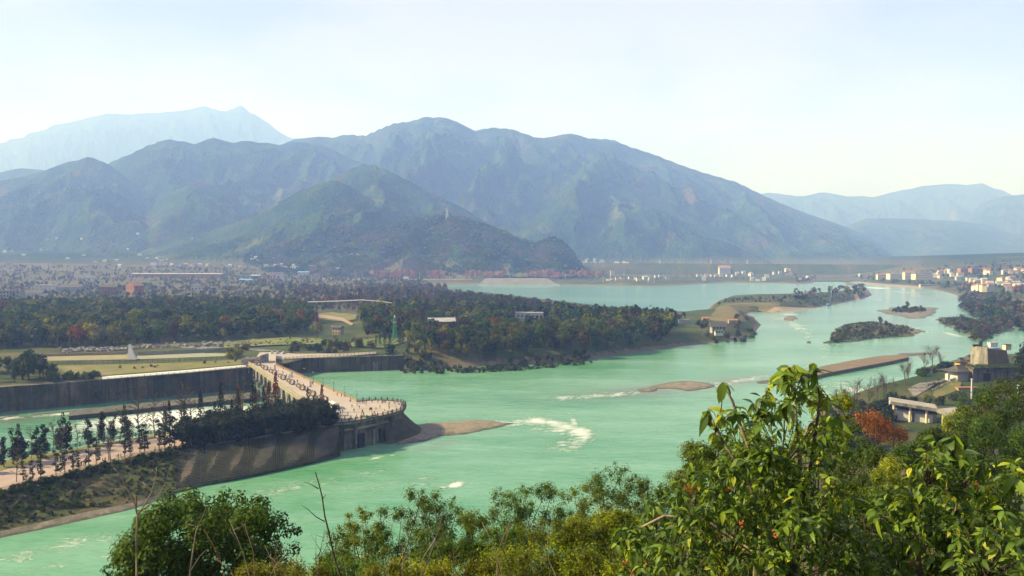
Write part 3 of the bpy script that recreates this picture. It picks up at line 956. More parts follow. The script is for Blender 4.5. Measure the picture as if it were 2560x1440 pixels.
add('block_facing', np_mesh('block_facing', rel(Vb, rev), Fb, [M_block]), rev, kind='stuff')

# ------------------------------------------------------------------ bridge and plaza
def P2(px, py, z=ZD): return G(px, py, z)[:2]
bl0, bl1 = np.array(P2(622, 907)), np.array(P2(834, 1051))
br0, br1 = np.array(P2(690, 914)), np.array(P2(893, 1004))
axis = (bl1 - bl0); Lb = np.linalg.norm(axis); axis /= Lb
nrm2 = np.array([axis[1], -axis[0]])
if nrm2 @ (br0 - bl0) < 0: nrm2 = -nrm2
RZ = math.atan2(axis[1], axis[0])
bridge = empty('gate_bridge', (bl0[0], bl0[1], 0), label='long concrete gate bridge on arched piers leading to the round plaza', cat='bridge')
bo = np.array(bridge.location)
def deckpt(s, w, z):   # s metres along the near edge from the far end, w metres inwards
    p = bl0 + axis * s + nrm2 * w
    return (p[0], p[1], z)
def relp(p, o=None):
    o = bo if o is None else o
    return (p[0] - o[0], p[1] - o[1], p[2] - o[2])
far_end = [P2(652, 884), P2(689, 885)]
deck_pts = [tuple(bl0), tuple(bl1), tuple(br1), tuple(br0), far_end[1], far_end[0]]
mb = MB(); mb.prism([(p[0] - bo[0], p[1] - bo[1]) for p in deck_pts], ZD - 1.1, ZD - .02, 1, 0)
mb.build('deck', [M_deckpave, M_conc], bridge)
# near parapet: two-line beam
mb = MB()
for (w, z, h, t) in ((-.45, ZD - .75, .7, .9), (-.2, ZD + .3, .9, .35), (-.35, ZD + .85, .22, .7)):
    c = deckpt(Lb / 2, w, z); mb.box(relp(c), (Lb, t, h), RZ)
mb.build('parapet', [M_parapet], bridge)
# far railing: rails and posts
rv = br1 - br0; Lr = np.linalg.norm(rv); RZr = math.atan2(rv[1], rv[0])
mb = MB(); c = (br0 + br1) / 2
mb.box(relp((c[0], c[1], ZD + 1.05)), (Lr, .22, .16), RZr); mb.box(relp((c[0], c[1], ZD + .55)), (Lr, .12, .12), RZr); mb.box(relp((c[0], c[1], ZD + .1)), (Lr, .5, .25), RZr)
mb.build('hand_rail', [M_rail], bridge)
mb = MB(); mb.box((0, 0, .7), (.34, .34, 1.4)); mb.lathe([(.24, 0), (.2, .18), (.05, .3)], (0, 0, 1.4), 8)
post_me = mb.mesh('post', [M_rail])
npost = 46
for i in range(npost + 1):
    p = br0 + rv * i / npost
    add('post', post_me, bridge, relp((p[0], p[1], ZD)), RZr)
# wing rail at the far end
for a, b in ((br0, np.array(far_end[1])),):
    mb = MB(); c = (a + b) / 2; mb.box(relp((c[0], c[1], ZD + .6)), (np.linalg.norm(b - a), .25, 1.1), math.atan2(*(b - a)[::-1])); mb.build('wing_wall', [M_parapet], bridge)
# piers with arched haunches
prof = [(-1.3, -6), (1.3, -6), (1.3, 2.5), (1.7, 4.6), (2.6, 6.6), (4.0, 8.2), (6.2, 9.3), (6.85, 9.9), (-6.85, 9.9), (-6.2, 9.3), (-4.0, 8.2), (-2.6, 6.6), (-1.7, 4.6), (-1.3, 2.5)]
mb = MB(); W = 11.0; n = len(prof)
for w in (0, W):
    for a, z in prof: mb.v.append((a, w, z))
for i in range(n):
    j = (i + 1) % n; mb.quadface([i, j, n + j, n + i])
mb.quadface(list(reversed(range(n)))); mb.quadface([n + i for i in range(n)])
# rounded cutwater towards the viewer
k0 = len(mb.v)
for z in (-6, 3.2):
    for k in range(7):
        t = math.pi * k / 6; mb.v.append((1.3 * math.cos(t), -1.8 * math.sin(t), z))
for k in range(6): mb.quadface([k0 + k + 1, k0 + k, k0 + 7 + k, k0 + 7 + k + 1])
mb.quadface([k0 + 7 + k for k in reversed(range(7))])
pier_me = mb.mesh('pier', [M_conc])
mb = MB()
for x in (-1, 1): mb.box((x, -2.1, 2.2), (.16, .16, 4.4))
for z in (0.6, 2.2, 4.2): mb.box((0, -2.1, z), (2.2, .14, .14))
mb.tube([(-1, -2.1, .6), (1, -2.1, 4.2)], .06, 4)
ladder_me = mb.mesh('frame', [M_white])
mb = MB(); mb.box((0, 0, 3.0), (11.0, .5, 7.0)); mb.box((0, -.35, 6.3), (11.0, .3, .5)); mb.box((0, -.35, 4.0), (11.0, .3, .35))
gate_me = mb.mesh('sluice_gate', [pm('gate_steel', (0.10, 0.065, 0.045), (0.06, 0.04, 0.03), .5, .7)])
npier = 15; bay = (Lb - 14) / npier
flip = -1 if np.cross(axis, nrm2) < 0 else 1
for i in range(npier + 1):
    s = 7 + bay * i
    p = deckpt(s, .8, 0)
    o = add('pier', pier_me, bridge, relp(p), RZ); o.scale = (bay / 13.7, flip, 1)
    if i in (0, 1, 4, 5, 9, 12):
        f = add('frame', ladder_me, o, (0, 0, -3.2))
    if i < npier:
        p = deckpt(s + bay / 2, 6.5, -4.5); o = add('sluice_gate', gate_me, bridge, relp(p), RZ); o.scale = ((bay - 2.7) / 11.0, flip, 1)
# white drop lamps under the near edge
mb = MB(); mb.tube([(0, 0, 0), (0, -.9, .1), (0, -1.1, -.2), (0, -1.1, -3.4)], .16, 6); mb.box((0, -1.1, -3.6), (.5, .5, .5))
drop_me = mb.mesh('down_pipe', [M_white])
for i in range(12):
    p = deckpt(10 + i * (Lb - 22) / 11, -.6, ZD - 1.0)
    o = add('down_pipe', drop_me, bridge, relp(p), RZ); o.scale = (1, flip, 1)
# sill between channel and river so that the two levels meet at the gates
mb = MB(); c = deckpt(Lb / 2, 7.4, -3.2); mb.box(relp(c), (Lb, 1.2, 7.0), RZ); mb.build('sill', [M_dconc], bridge)

# plaza
PZ = [(836,1058),(872,1056),(905,1050),(940,1043),(975,1035.5),(998,1029),(1011,1023),(1016,1016),(1011,1009.5),(996,1004.6),(970,1001.6),(942,1000.6),(916,1001.4),(895,1003.5)]
pz_pts = [P2(*p) for p in PZ]
# smooth the round nose
def chaikin(p, closed=False, it=2):
    for _ in range(it):
        q = [p[0]] if not closed else []
        for i in range(len(p) - (0 if closed else 1)):
            a, b = p[i], p[(i + 1) % len(p)]
            q += [(a[0] * .75 + b[0] * .25, a[1] * .75 + b[1] * .25), (a[0] * .25 + b[0] * .75, a[1] * .25 + b[1] * .75)]
        if not closed: q.append(p[-1])
        p = q
    return p
edge = chaikin(pz_pts, it=2)
pc = np.mean(np.array(edge), 0)
plaza = empty('round_plaza', (pc[0], pc[1], 0), label='round-nosed stone plaza standing on high stained walls at the river fork', cat='plaza')
po = np.array(plaza.location)
R = lambda pts, o: [(p[0] - o[0], p[1] - o[1]) for p in pts]
body = [tuple(np.array(p) + (pc - np.array(p)) / np.linalg.norm(pc - np.array(p)) * 1.0) for p in edge]
back = [tuple(br1 + np.array([-2, 2])), tuple((bl1 + br1) / 2), tuple(bl1)]
mb = MB(); mb.prism(R(edge + back, po), ZD - .9, ZD, 1, 0); mb.build('deck', [M_deckpave, M_conc], plaza)
mb = MB(); nb_ = len(body)
zl = [-2, 6.2, 6.2, ZD - .9]; off = [1.6, .5, 0, 0]
ctr = np.array(pc)
rings = []
for z, o_ in zip(zl, off):
    rings.append([(p[0] + (p[0] - ctr[0]) / np.linalg.norm(np.array(p) - ctr) * o_ - po[0], p[1] + (p[1] - ctr[1]) / np.linalg.norm(np.array(p) - ctr) * o_ - po[1], z) for p in body])
V, Fq = strip(rings); add('wall', np_mesh('wall', V, Fq, [pm('plaza_wall', (0.17, 0.155, 0.115), (0.09, 0.086, 0.06), 0.22, .95, .3, 1.2, (0.035, 0.036, 0.025), 0.09, streak=(0.03, 0.03, 0.02))], False), plaza)
# dark slots and buttresses in the wall facing the viewer
def wall_pt(t):   # t along the near edge
    k = t * (len(body) - 1); i = int(k); f = k - i
    a, b = np.array(body[i]), np.array(body[min(i + 1, len(body) - 1)])
    p = a * (1 - f) + b * f; d = b - a; d /= np.linalg.norm(d) + 1e-9
    nn = np.array([d[1], -d[0]])
    if nn @ (p - ctr) < 0: nn = -nn
    return p, nn, math.atan2(d[1], d[0])
def nearest_t(px):
    best = min(range(0, 1000), key=lambda k: abs(1280 + F * wall_pt(k / 1000 * .45)[0][0] / wall_pt(k / 1000 * .45)[0][1] - px))
    return best / 1000 * .45
for px_, w, z0, z1, mat, nm, out_ in ((890, 1.0, -1, 5.6, M_dark, 'slot', 1.35), (896, .8, -1, 5.6, M_dark, 'slot', 1.35), (902, .8, -1, 5.6, M_dark, 'slot', 1.35), (945, 1.3, 0, 6.0, M_dark, 'slot', 1.3),
        (880, 1.4, -2, 9.6, M_dconc, 'buttress', 1.7), (926, .9, -2, 6.4, M_conc, 'buttress', 1.5), (972, 1.8, -2, 9.9, M_dconc, 'buttress', 1.7), (852, 1.2, -1, 9.6, M_dconc, 'buttress', 1.5)):
    p, nn, rz = wall_pt(nearest_t(px_))
    mb = MB(); q = p + nn * out_ * .5; mb.box((q[0] - po[0], q[1] - po[1], (z0 + z1) / 2), (w, out_ + .6, z1 - z0), rz); mb.build(nm, [mat], plaza)
mb = MB()   # pale pipe along the wall
path = []
for px_ in (840, 855, 872, 886, 905, 925, 945, 965):
    p, nn, rz = wall_pt(nearest_t(px_)); q = p + nn * .9; path.append((q[0] - po[0], q[1] - po[1], 7.9))
mb.tube(path, .55, 6); p, nn, rz = wall_pt(nearest_t(881)); q = p + nn * 2.2
mb.tube([(q[0] - po[0], q[1] - po[1], 8.0), (q[0] - po[0], q[1] - po[1], 5.0), (q[0] - po[0], q[1] - po[1], 2.0)], .35, 6)
mb.build('pipe', [M_conc], plaza)
mb = MB()
el = edge
for z, w, h in ((ZD + 1.05, .22, .18), (ZD + .55, .14, .14), (ZD + .12, .5, .3)):
    for i in range(len(el) - 1):
        a, b = np.array(el[i]), np.array(el[i + 1]); d = b - a; L = np.linalg.norm(d)
        c = (a + b) / 2; mb.box((c[0] - po[0], c[1] - po[1], z), (L + .08, w, h), math.atan2(d[1], d[0]))
mb.build('railing', [M_drail], plaza)
mb = MB(); mb.box((0, 0, .75), (.36, .36, 1.5)); mb.lathe([(.26, 0), (.2, .2), (.06, .34)], (0, 0, 1.5), 8)
ppost_me = mb.mesh('post', [M_drail])
acc = 0; nxt = 0.0
for i in range(len(el) - 1):
    a, b = np.array(el[i]), np.array(el[i + 1]); L = np.linalg.norm(b - a)
    while nxt <= acc + L:
        p = a + (b - a) * (nxt - acc) / L
        add('post', ppost_me, plaza, (p[0] - po[0], p[1] - po[1], ZD), math.atan2(*(b - a)[::-1])); nxt += 2.9
    acc += L

# dark stone apron round the nose, then the gravel spit
nose = [p for p in edge if 1280 + F * p[0] / p[1] > 985 or (p[0] > P2(985, 1004)[0])]
ang = [math.atan2(p[1] - ctr[1], p[0] - ctr[0]) for p in nose]
rows_ = []
for t in np.linspace(0, 1, 8):
    row = []
    for p in nose:
        d = np.array(p) - ctr; d /= np.linalg.norm(d)
        q = np.array(p) + d * (-.8 + t * 10 * (0.7 + .5 * max(0, d[0])))
        row.append((q[0], q[1], 7.4 * (1 - t) ** 1.25 - 1.2 * t + .25 * float(perlin(q[0] * .3, q[1] * .3, 5))))
    rows_.append(row)
V, Fq = strip(rows_); add('stone_apron', np_mesh('stone_apron', V, Fq, [M_stone], True), label='dark stone apron sloping from the plaza nose into the river', cat='apron')
mound('gravel_bar', [(985,1116),(1060,1104),(1110,1093),(1170,1086),(1230,1075),(1292,1060),(1240,1051),(1190,1050),(1120,1053),(1060,1058),(1015,1066)], 1.5, .22, [M_gravel], seed=5, step=2.5, kind='structure')

# ------------------------------------------------------------------ channel wall, terrace and walkway on its far side
def wall_thing(name, pxline, zb, zt_, thick, mats, label, cat='wall', inward=1, cope=None, pil=None):
    pts = G2(pxline, zb)
    o = empty(name, (pts[0][0], pts[0][1], 0), label=label, cat=cat); oo = np.array(o.location)
    mb = MB()
    cp = MB()
    for i in range(len(pts) - 1):
        a, b = np.array(pts[i]), np.array(pts[i + 1]); d = (b - a); L = np.linalg.norm(d); rz = math.atan2(d[1], d[0])
        nn = np.array([-d[1], d[0]]) / L
        if nn[1] < 0: nn = -nn
        c = (a + b) / 2 + nn * (thick / 2)
        mb.box((c[0] - oo[0], c[1] - oo[1], (zb - 1 + zt_) / 2), (L + .2, thick, zt_ - zb + 1), rz)
        if cope: cp.box((c[0] - oo[0], c[1] - oo[1] - .1, zt_ + cope / 2), (L + .2, thick + .5, cope), rz)
        if pil:
            for k in range(max(1, int(L / pil))):
                q = a + d * (k + .5) / max(1, int(L / pil)) - nn * .3
                m2 = MB(); m2.box((q[0] - oo[0], q[1] - oo[1], (zb - 1 + zt_) / 2 - .3), (2.2, .9, zt_ - zb + .4), rz); m2.build('buttress', [mats[1]], o)
    mb.build('masonry', mats, o)
    if cope: cp.build('coping', [M_conc], o)
    return o
M_oldwall = pm('old_masonry', (0.105, 0.085, 0.052), (0.045, 0.04, 0.024), 0.13, .95, .6, 1.0, (0.17, 0.12, 0.085), 0.05, streak=(0.025, 0.028, 0.014))
wall_thing('channel_wall', WALLB, ZC, 9.0, 1.4, [M_oldwall, M_dconc], 'tall weathered masonry wall lining the side channel', pil=55, cope=.35)
wall_thing('river_wall', [(694,938),(760,932),(850,929),(940,926),(1010,923.5)], 0, 9.7, 1.2, [M_oldwall, M_dconc], 'dark masonry river wall topped by a pale railing beside the bridge', pil=38, cope=.3)
# creepers rooted in the joints of the channel wall
rcv = np.random.default_rng(77); CV = []
for i in range(len(w_wall) - 2):
    a_, b_ = np.array(w_wall[i]), np.array(w_wall[i + 1])
    for k in range(260):
        p_ = a_ + (b_ - a_) * rcv.random(); zz_ = rcv.beta(1.3, 1.3) * 13 - 4
        if float(perlin(p_[0] / 9, zz_ / 3.5, 5)) > .02: CV.append((p_[0], p_[1] - .25, zz_))
CV = np.array(CV)
# stepped intake pier on the river wall
x, y, _ = G(940, 926, 0)
o = empty('intake_pier', (x, y - 1.6, 0), label='pale concrete intake pier projecting from the dark river wall', cat='pier')
mb = MB(); mb.box((-1.2, 0, 2.5), (.5, 3, 7.0)); mb.box((1.2, 0, 2.5), (.5, 3, 7.0)); mb.box((0, .8, 2), (2.2, 1.0, 6.0)); mb.build('shaft', [M_conc], o)
for zz_ in (5.2, 3.4):
    mb = MB(); mb.box((0, -.6, zz_), (2.0, .4, .35)); mb.build('cross_beam', [M_conc], o)
# low stone dike inside the channel
dk = G2([(172,1051),(300,1038),(450,1022),(640,1004),(640,990),(450,1008),(300,1024),(175,1037)], ZC)
o = empty('channel_dike', (dk[0][0], dk[0][1], ZC), label='long low dark stone dike dividing the side channel', cat='dike')
mb = MB(); mb.prism(R(dk, o.location), -1.0, 2.0); mb.build('masonry', [M_stone], o)
mb = MB(); dk2 = [tuple(np.array(p) * .999) for p in dk]
mb.prism(R(dk, o.location), 2.02, 2.25); mb.build('coping', [M_dconc], o)
mound('grass_bar', [(440,1000),(520,991),(640,980),(640,990),(520,1000),(450,1006)], .8, .2, [M_lawn], z=ZC, kind='structure')
mound('sand_bar', [(-60,1052),(0,1043),(45,1035),(60,1037),(20,1046),(-60,1062)], .6, .2, [M_pebble], z=ZC, kind='structure')
mound('sand_bar', [(60,1036),(130,1030),(190,1025),(225,1022),(200,1029),(130,1036),(70,1041)], .5, .2, [M_pebble], z=ZC, kind='structure')

def sheet(name, pxpoly, z, mat, **k):
    p = G2(pxpoly, z); mb = MB(); mb.prism(p, z - .25, z); return mb.build(name, [mat], **k)
ZG = 9.62
sheet('walkway', [(255,948),(330,942),(470,931),(615,917),(615,912),(470,925),(330,936),(255,941)], ZG + .03, M_white, kind='structure')
sheet('terrace_grass', [(130,940),(255,938),(470,922),(612,909),(612,899),(400,908),(130,914)], ZG + .01, M_lawn, kind='structure')
sheet('canal_bed', [(100,902),(320,898),(320,884),(100,888)], ZG + .02, pm('sandy_bed', (0.24, 0.21, 0.115), (0.18, 0.175, 0.09), .1, .9), kind='structure')
sheet('canal_bed', [(340,898),(590,889),(590,879),(345,886)], ZG + .02, pm('canal_concrete', (0.19, 0.205, 0.12), (0.24, 0.24, 0.18), .08, .9), kind='structure')
sheet('car_park', [(640,894),(700,897),(850,890),(940,884),(940,879),(850,884),(740,884),(650,880)], ZG + .06, M_deckpave, kind='structure')
sheet('access_road', [(430,868),(650,880),(740,884),(740,879),(640,872),(430,862)], ZG + .03, pm('road_grey', (0.16, 0.16, 0.145), (0.13, 0.13, 0.12), .2), kind='structure')
wall_thing('canal_wall', [(345,889),(460,884),(578,878)], ZG, ZG + 2.9, .6, [pm('pale_canal_wall', (0.28, 0.28, 0.22), (0.20, 0.22, 0.13), .12, .9), M_conc], 'pale concrete canal wall beyond the white fin')
wall_thing('canal_wall', [(92,892),(200,889),(316,886)], ZG, ZG + 1.9, .6, [pm('sandy_wall', (0.28, 0.24, 0.15), (0.22, 0.195, 0.11), .12, .9), M_conc], 'low sandy canal wall on the wooded side of the white fin')
p = G(320, 901, ZG)
o = empty('concrete_fin', p, label='white triangular concrete fin standing between the two canal walls', cat='fin')
mb = MB(); b = 0
for yy_ in (0, 2.2):
    for q in ((-.4, 0), (5.0, 0), (1.6, 6.8), (1.4, 8.0), (-.4, 10.4)): mb.v.append((q[0], yy_ + (.2 * q[1] if yy_ else .2 * q[1]), q[1]))
mb.quadface([0, 1, 2, 3, 4]); mb.quadface([9, 8, 7, 6, 5])
for i in range(5): mb.quadface([i, i + 5, (i + 1) % 5 + 5, (i + 1) % 5])
mb.build('slab', [M_white], o); mb = MB(); mb.box((2.4, 1.2, .3), (7.2, 4.4, .7)); mb.build('footing', [M_conc], o)

def fence(name, pxline, z, h, mats, label, step=3.0, cat='fence', rails=(1.0, .5), pw=.18, world=None):
    pts = [np.array(p) for p in (world or G2(pxline, z))]
    o = empty(name, (pts[0][0], pts[0][1], z), label=label, cat=cat); oo = np.array(o.location)
    mr = MB(); mp = MB()
    for i in range(len(pts) - 1):
        a, b = pts[i], pts[i + 1]; d = b - a; L = np.linalg.norm(d); rz = math.atan2(d[1], d[0]); c = (a + b) / 2 - oo[:2]
        for r_ in rails: mr.box((c[0], c[1], h * r_ - .06), (L + .1, pw * .7, .14), rz)
        for k in range(int(L / step) + 1):
            q = a + d * min(1, k * step / L) - oo[:2]; mp.box((q[0], q[1], h * .5 + .05), (pw, pw, h + .2), rz)
    mr.build('rail', mats, o); mp.build('posts', mats, o, kind='stuff')
    return o
fence('walkway_railing', [(255,950),(330,944),(470,933),(616,919)], ZG, 1.2, [M_conc], 'pale post railing along the white walkway above the channel wall', 3.2, rails=(1.0, .55, .1))
fence('terrace_fence', [(130,914),(300,909),(450,904),(616,897)], ZG, 2.2, [M_drail], 'thin dark fence across the dry terrace above the walkway', 3.2, pw=.16)
fence('channel_promenade_railing', [(-300,1210),(0,1149),(100,1133),(200,1116),(300,1098),(400,1081),(440,1074)], 7.0, 1.3, [M_drail], 'dark railing along the promenade verge above the white rapids', 3.0, rails=(1.0, .75, .5, .25), pw=.26)
fence('bank_railing', [(-300,1293),(0,1226),(100,1200),(200,1175),(330,1140),(440,1119)], 7.0, .8, [M_parapet], 'low pale railing along the promenade above the grass bank', 4.0, rails=(.95, .4))
fence('river_wall_railing', [(694,899),(760,894),(850,890),(925,885),(1000,880)], ZG + .3, 1.2, [M_parapet], 'pale post railing on top of the dark river wall', 2.6, rails=(1.0, .5), pw=.3)
# crib of boulders with a leaning concrete wing at the far end of the bridge
p = G(632, 905, ZD)
o = empty('boulder_crib', (p[0], p[1], 9.4), RZ * 0, label='timber crib heaped with grey boulders at the far end of the bridge', cat='crib')
mb = MB()
for (x, y, dx, dy) in ((0, -5, 11, .5), (0, 5, 11, .5), (-5.4, 0, .5, 10), (5.4, 0, .5, 10)): mb.box((x, y, 2.0), (dx, dy, 4.0))
mb.build('frame', [M_conc], o)
mb = MB(); mb.box((0, 0, 1.6), (10.4, 9.4, 3.2)); mb.build('fill', [M_rubble], o)
bm_ = MB(); bm_.lathe([(.25, -.5), (.7, -.2), (.75, .2), (.3, .6)], n=7); bould = bm_.mesh('boulder', [M_rubble])
for i in range(46):
    s_ = add('boulder', bould, o, (random.uniform(-4.8, 4.8), random.uniform(-4.4, 4.4), 3.3 + random.uniform(0, .7)), random.uniform(0, 6)); s_.scale = (random.uniform(.8, 1.5),) * 3
mb = MB(); mb.prism([(6.2, -6), (7.4, -6), (8.2, 6), (6.6, 6)], 0, 6.4); mb.build('wing', [M_conc], o)

# ------------------------------------------------------------------ trees
def rand_dirs(r, n):
    v = r.normal(size=(n, 3)); return v / np.linalg.norm(v, axis=1)[:, None]

def leaf_quads(C, Nn, size, r, aspect=1.0, jit=.35):
    """one quad (a leaf or a spray of leaves) per centre, facing about along Nn"""
    n = len(C)
    Nn = Nn / (np.linalg.norm(Nn, axis=1)[:, None] + 1e-9)
    t = rand_dirs(r, n); a = np.cross(Nn, t); a /= np.linalg.norm(a, axis=1)[:, None] + 1e-9
    b = np.cross(Nn, a)
    s = (np.asarray(size) * r.uniform(1 - jit, 1 + jit, n))[:, None]
    V = np.empty((n, 4, 3))
    k = r.uniform(.6, 1.0, (n, 4, 1))
    V[:, 0] = C - a * s * .5 * k[:, 0]; V[:, 1] = C + b * s * .5 * aspect * k[:, 1]
    V[:, 2] = C + a * s * .5 * k[:, 2]; V[:, 3] = C - b * s * .5 * aspect * k[:, 3]
    return V.reshape(-1, 3), np.arange(n * 4).reshape(n, 4)

def lobes_round(r, w=5.0, h=9.0, base=3.0, k=9):
    L = []
    for i in range(k):
        a = r.uniform(0, 6.28); q = r.uniform(0.15, .62) * w; z = base + (h - base) * r.uniform(.22, .86)
        s = (1 - abs((z - base) / (h - base) - .45)) 
        L.append((q * math.cos(a) * s, q * math.sin(a) * s, z, w * r.uniform(.34, .52), w * r.uniform(.28, .44)))
    L.append((0, 0, base + (h - base) * .55, w * .55, (h - base) * .4))
    return L

def crown_from_lobes(L, n, size, r, shell=.72, aspect=1.0, up=.25):
    w = np.array([l[3] ** 2 for l in L]); w /= w.sum()
    idx = r.choice(len(L), n, p=w)
    Larr = np.array(L)[idx]
    d = rand_dirs(r, n)
    rad = r.uniform(shell, 1.05, n)[:, None]
    C = Larr[:, :3] + d * rad * np.c_[Larr[:, 3], Larr[:, 3], Larr[:, 4]]
    Nn = d + .55 * rand_dirs(r, n) + np.array([0, 0, up])
    V, F_ = leaf_quads(C, Nn, size, r, aspect)
    tint = np.clip(r.normal(.42, .24, n), 0, 1)
    return V, F_, tint

def cone_crown(r, h, w, base, n, size, pw=.9, bumps=.25):
    t = r.uniform(0, 1, n) ** .8; z = base + (h - base) * t
    rad = w * (1 - t) ** pw * r.uniform(.55, 1.0 + bumps, n) + .12
    a = r.uniform(0, 6.283, n)
    C = np.c_[rad * np.cos(a), rad * np.sin(a), z + r.uniform(-.2, .2, n)]
    Nn = np.c_[np.cos(a), np.sin(a), np.full(n, .35)] + .5 * rand_dirs(r, n)
    V, F_ = leaf_quads(C, Nn, size, r)
    return V, F_, np.clip(r.normal(.4, .24, n), 0, 1)

def tube_np(path, rad, n=5):
    mb = MB(); mb.tube(path, rad, n, cap=False)
    return np.array(mb.v), np.array(mb.f)

def trunk_np(r, h, rad, limbs=4, spread=2.5, top=.75):
    Vs, Fs, o = [], [], 0
    lean = r.uniform(-.04, .04, 2) * h
    V, F_ = tube_np([(0, 0, -1.2), (lean[0] * .3, lean[1] * .3, h * .3), (lean[0], lean[1], h * top)], [rad * 1.25, rad, rad * .4], 6); Vs.append(V); Fs.append(F_); o += len(V)
    for i in range(limbs):
        a = r.uniform(0, 6.28); z0 = h * r.uniform(.28, .6); L = spread * r.uniform(.6, 1.1)
        V, F_ = tube_np([(lean[0] * .5, lean[1] * .5, z0), (L * .5 * math.cos(a), L * .5 * math.sin(a), z0 + L * .5), (L * math.cos(a), L * math.sin(a), z0 + L * .9)], [rad * .5, rad * .35, rad * .15], 4)
        Vs.append(V); Fs.append(F_ + o); o += len(V)
    return np.concatenate(Vs), np.concatenate(Fs)

def bare_np(r, h, rad, levels=3, kids=5, ang=.75, up=.35, n=4, start=.3, ln=.42):
    """leafless tree: tapered trunk and forking branches"""
    Vs, Fs, o = [], [], [0]
    def limb(p, d, L, r0, lev):
        mid = p + d * L * .5 + Vector(r.normal(0, .04, 3)) * L
        end = p + d * L + Vector((0, 0, up * L * .12))
        V, F_ = tube_np([p, mid, end], [r0, r0 * .75, r0 * .4], n if lev < 2 else 3); Vs.append(V); Fs.append(F_ + o[0]); o[0] += len(V)
        if lev >= levels: return
        k = kids if lev == 0 else max(2, kids - 2)
        for i in range(k):
            t = start + (1 - start) * (i + r.uniform(.2, .9)) / k if lev == 0 else r.uniform(.35, 1.0)
            q = p + (mid - p) * (t * 2) if t < .5 else mid + (end - mid) * (t * 2 - 1)
            a = r.uniform(0, 6.283)
            e = Vector((math.cos(a), math.sin(a), 0)); e = (e - d * e.dot(d)); e.normalize()
            dd = d * math.cos(ang) + e * math.sin(ang) + Vector((0, 0, up)); dd.normalize()
            limb(q, dd, L * ln * r.uniform(.7, 1.2) * (1.25 - .5 * t if lev == 0 else 1), r0 * .5, lev + 1)
    limb(Vector((0, 0, -.5)), Vector((r.normal(0, .03), r.normal(0, .03), 1)), h, rad, 0)
    return np.concatenate(Vs), np.concatenate(Fs)

# leaf colours of the woods
PAL = {'dark green': ((0.008, 0.018, 0.005), (0.026, 0.046, 0.010)), 'green': ((0.018, 0.040, 0.007), (0.070, 0.110, 0.015)),
       'olive': ((0.032, 0.040, 0.007), (0.10, 0.105, 0.015)), 'yellow green': ((0.075, 0.092, 0.009), (0.20, 0.20, 0.018)),
       'brown': ((0.030, 0.020, 0.010), (0.080, 0.052, 0.022)), 'rust': ((0.085, 0.028, 0.012), (0.19, 0.075, 0.03)), 'grey brown': ((0.060, 0.046, 0.036), (0.145, 0.110, 0.085))}
LM = {k: leafmat('leaves_' + k.replace(' ', '_'), a, b) for k, (a, b) in PAL.items()}

def joined_tree(name, cr, tr, leaf, bark=None):
    """crown and trunk of a distant tree in one mesh"""
    V = np.concatenate([cr[0], tr[0]]); F_ = np.concatenate([cr[1], tr[1] + len(cr[0])])
    mi = np.r_[np.zeros(len(cr[1]), int), np.ones(len(tr[1]), int)]
    return np_mesh(name, V, F_, [leaf, bark or M_bark], tint=np.r_[cr[2], np.full(len(tr[1]), .5)], mat_idx=mi)

ROUND = []
for i in range(4):
    r = np.random.default_rng(100 + i)
    L = lobes_round(r, 5.2, 11.5, 2.6, 10)
    ROUND.append((crown_from_lobes(L, 300, 1.35, r, up=.3), trunk_np(r, 10, .32)))
ROUND_ME = {(i, c): joined_tree('broadleaf_tree', ROUND[i][0], ROUND[i][1], LM[c]) for i in range(4) for c in PAL}

def scatter(poly, sp, r):
    P = np.array(poly); x0, y0 = P.min(0); x1, y1 = P.max(0)
    X, Y = np.meshgrid(np.arange(x0, x1, sp), np.arange(y0, y1, sp))
    X = X + (np.arange(X.shape[0]) % 2)[:, None] * sp * .5
    X = X.ravel() + r.uniform(-.42, .42, X.size) * sp; Y = Y.ravel() + r.uniform(-.42, .42, Y.size) * sp
    k = in_poly(X, Y, poly)
    return X[k], Y[k]

# keep-out areas (lawns, houses, roads), in photo pixels at ground level
def KO(pts, z=9.6): return G2(pts, z)
CLEAR = [KO([(1305,842),(1450,842),(1470,826),(1440,818),(1310,820)]), KO([(820,850),(900,850),(905,826),(825,826)]), KO([(1055,850),(1160,850),(1160,812),(1055,812)]),
         KO([(1280,830),(1380,830),(1380,797),(1280,797)]), KO([(620,885),(950,885),(930,868),(640,868)]), KO([(780,805),(900,815),(900,782),(780,780)]),
         KO([(1680,860),(1880,860),(1880,790),(1680,800)]), KO([(960,885),(1030,880),(1030,842),(960,842)]), KO([(850,890),(980,872),(1010,850),(900,845)])]
def clear(x, y):
    k = np.ones(len(x), bool)
    for c in CLEAR: k &= ~in_poly(x, y, c)
    return k

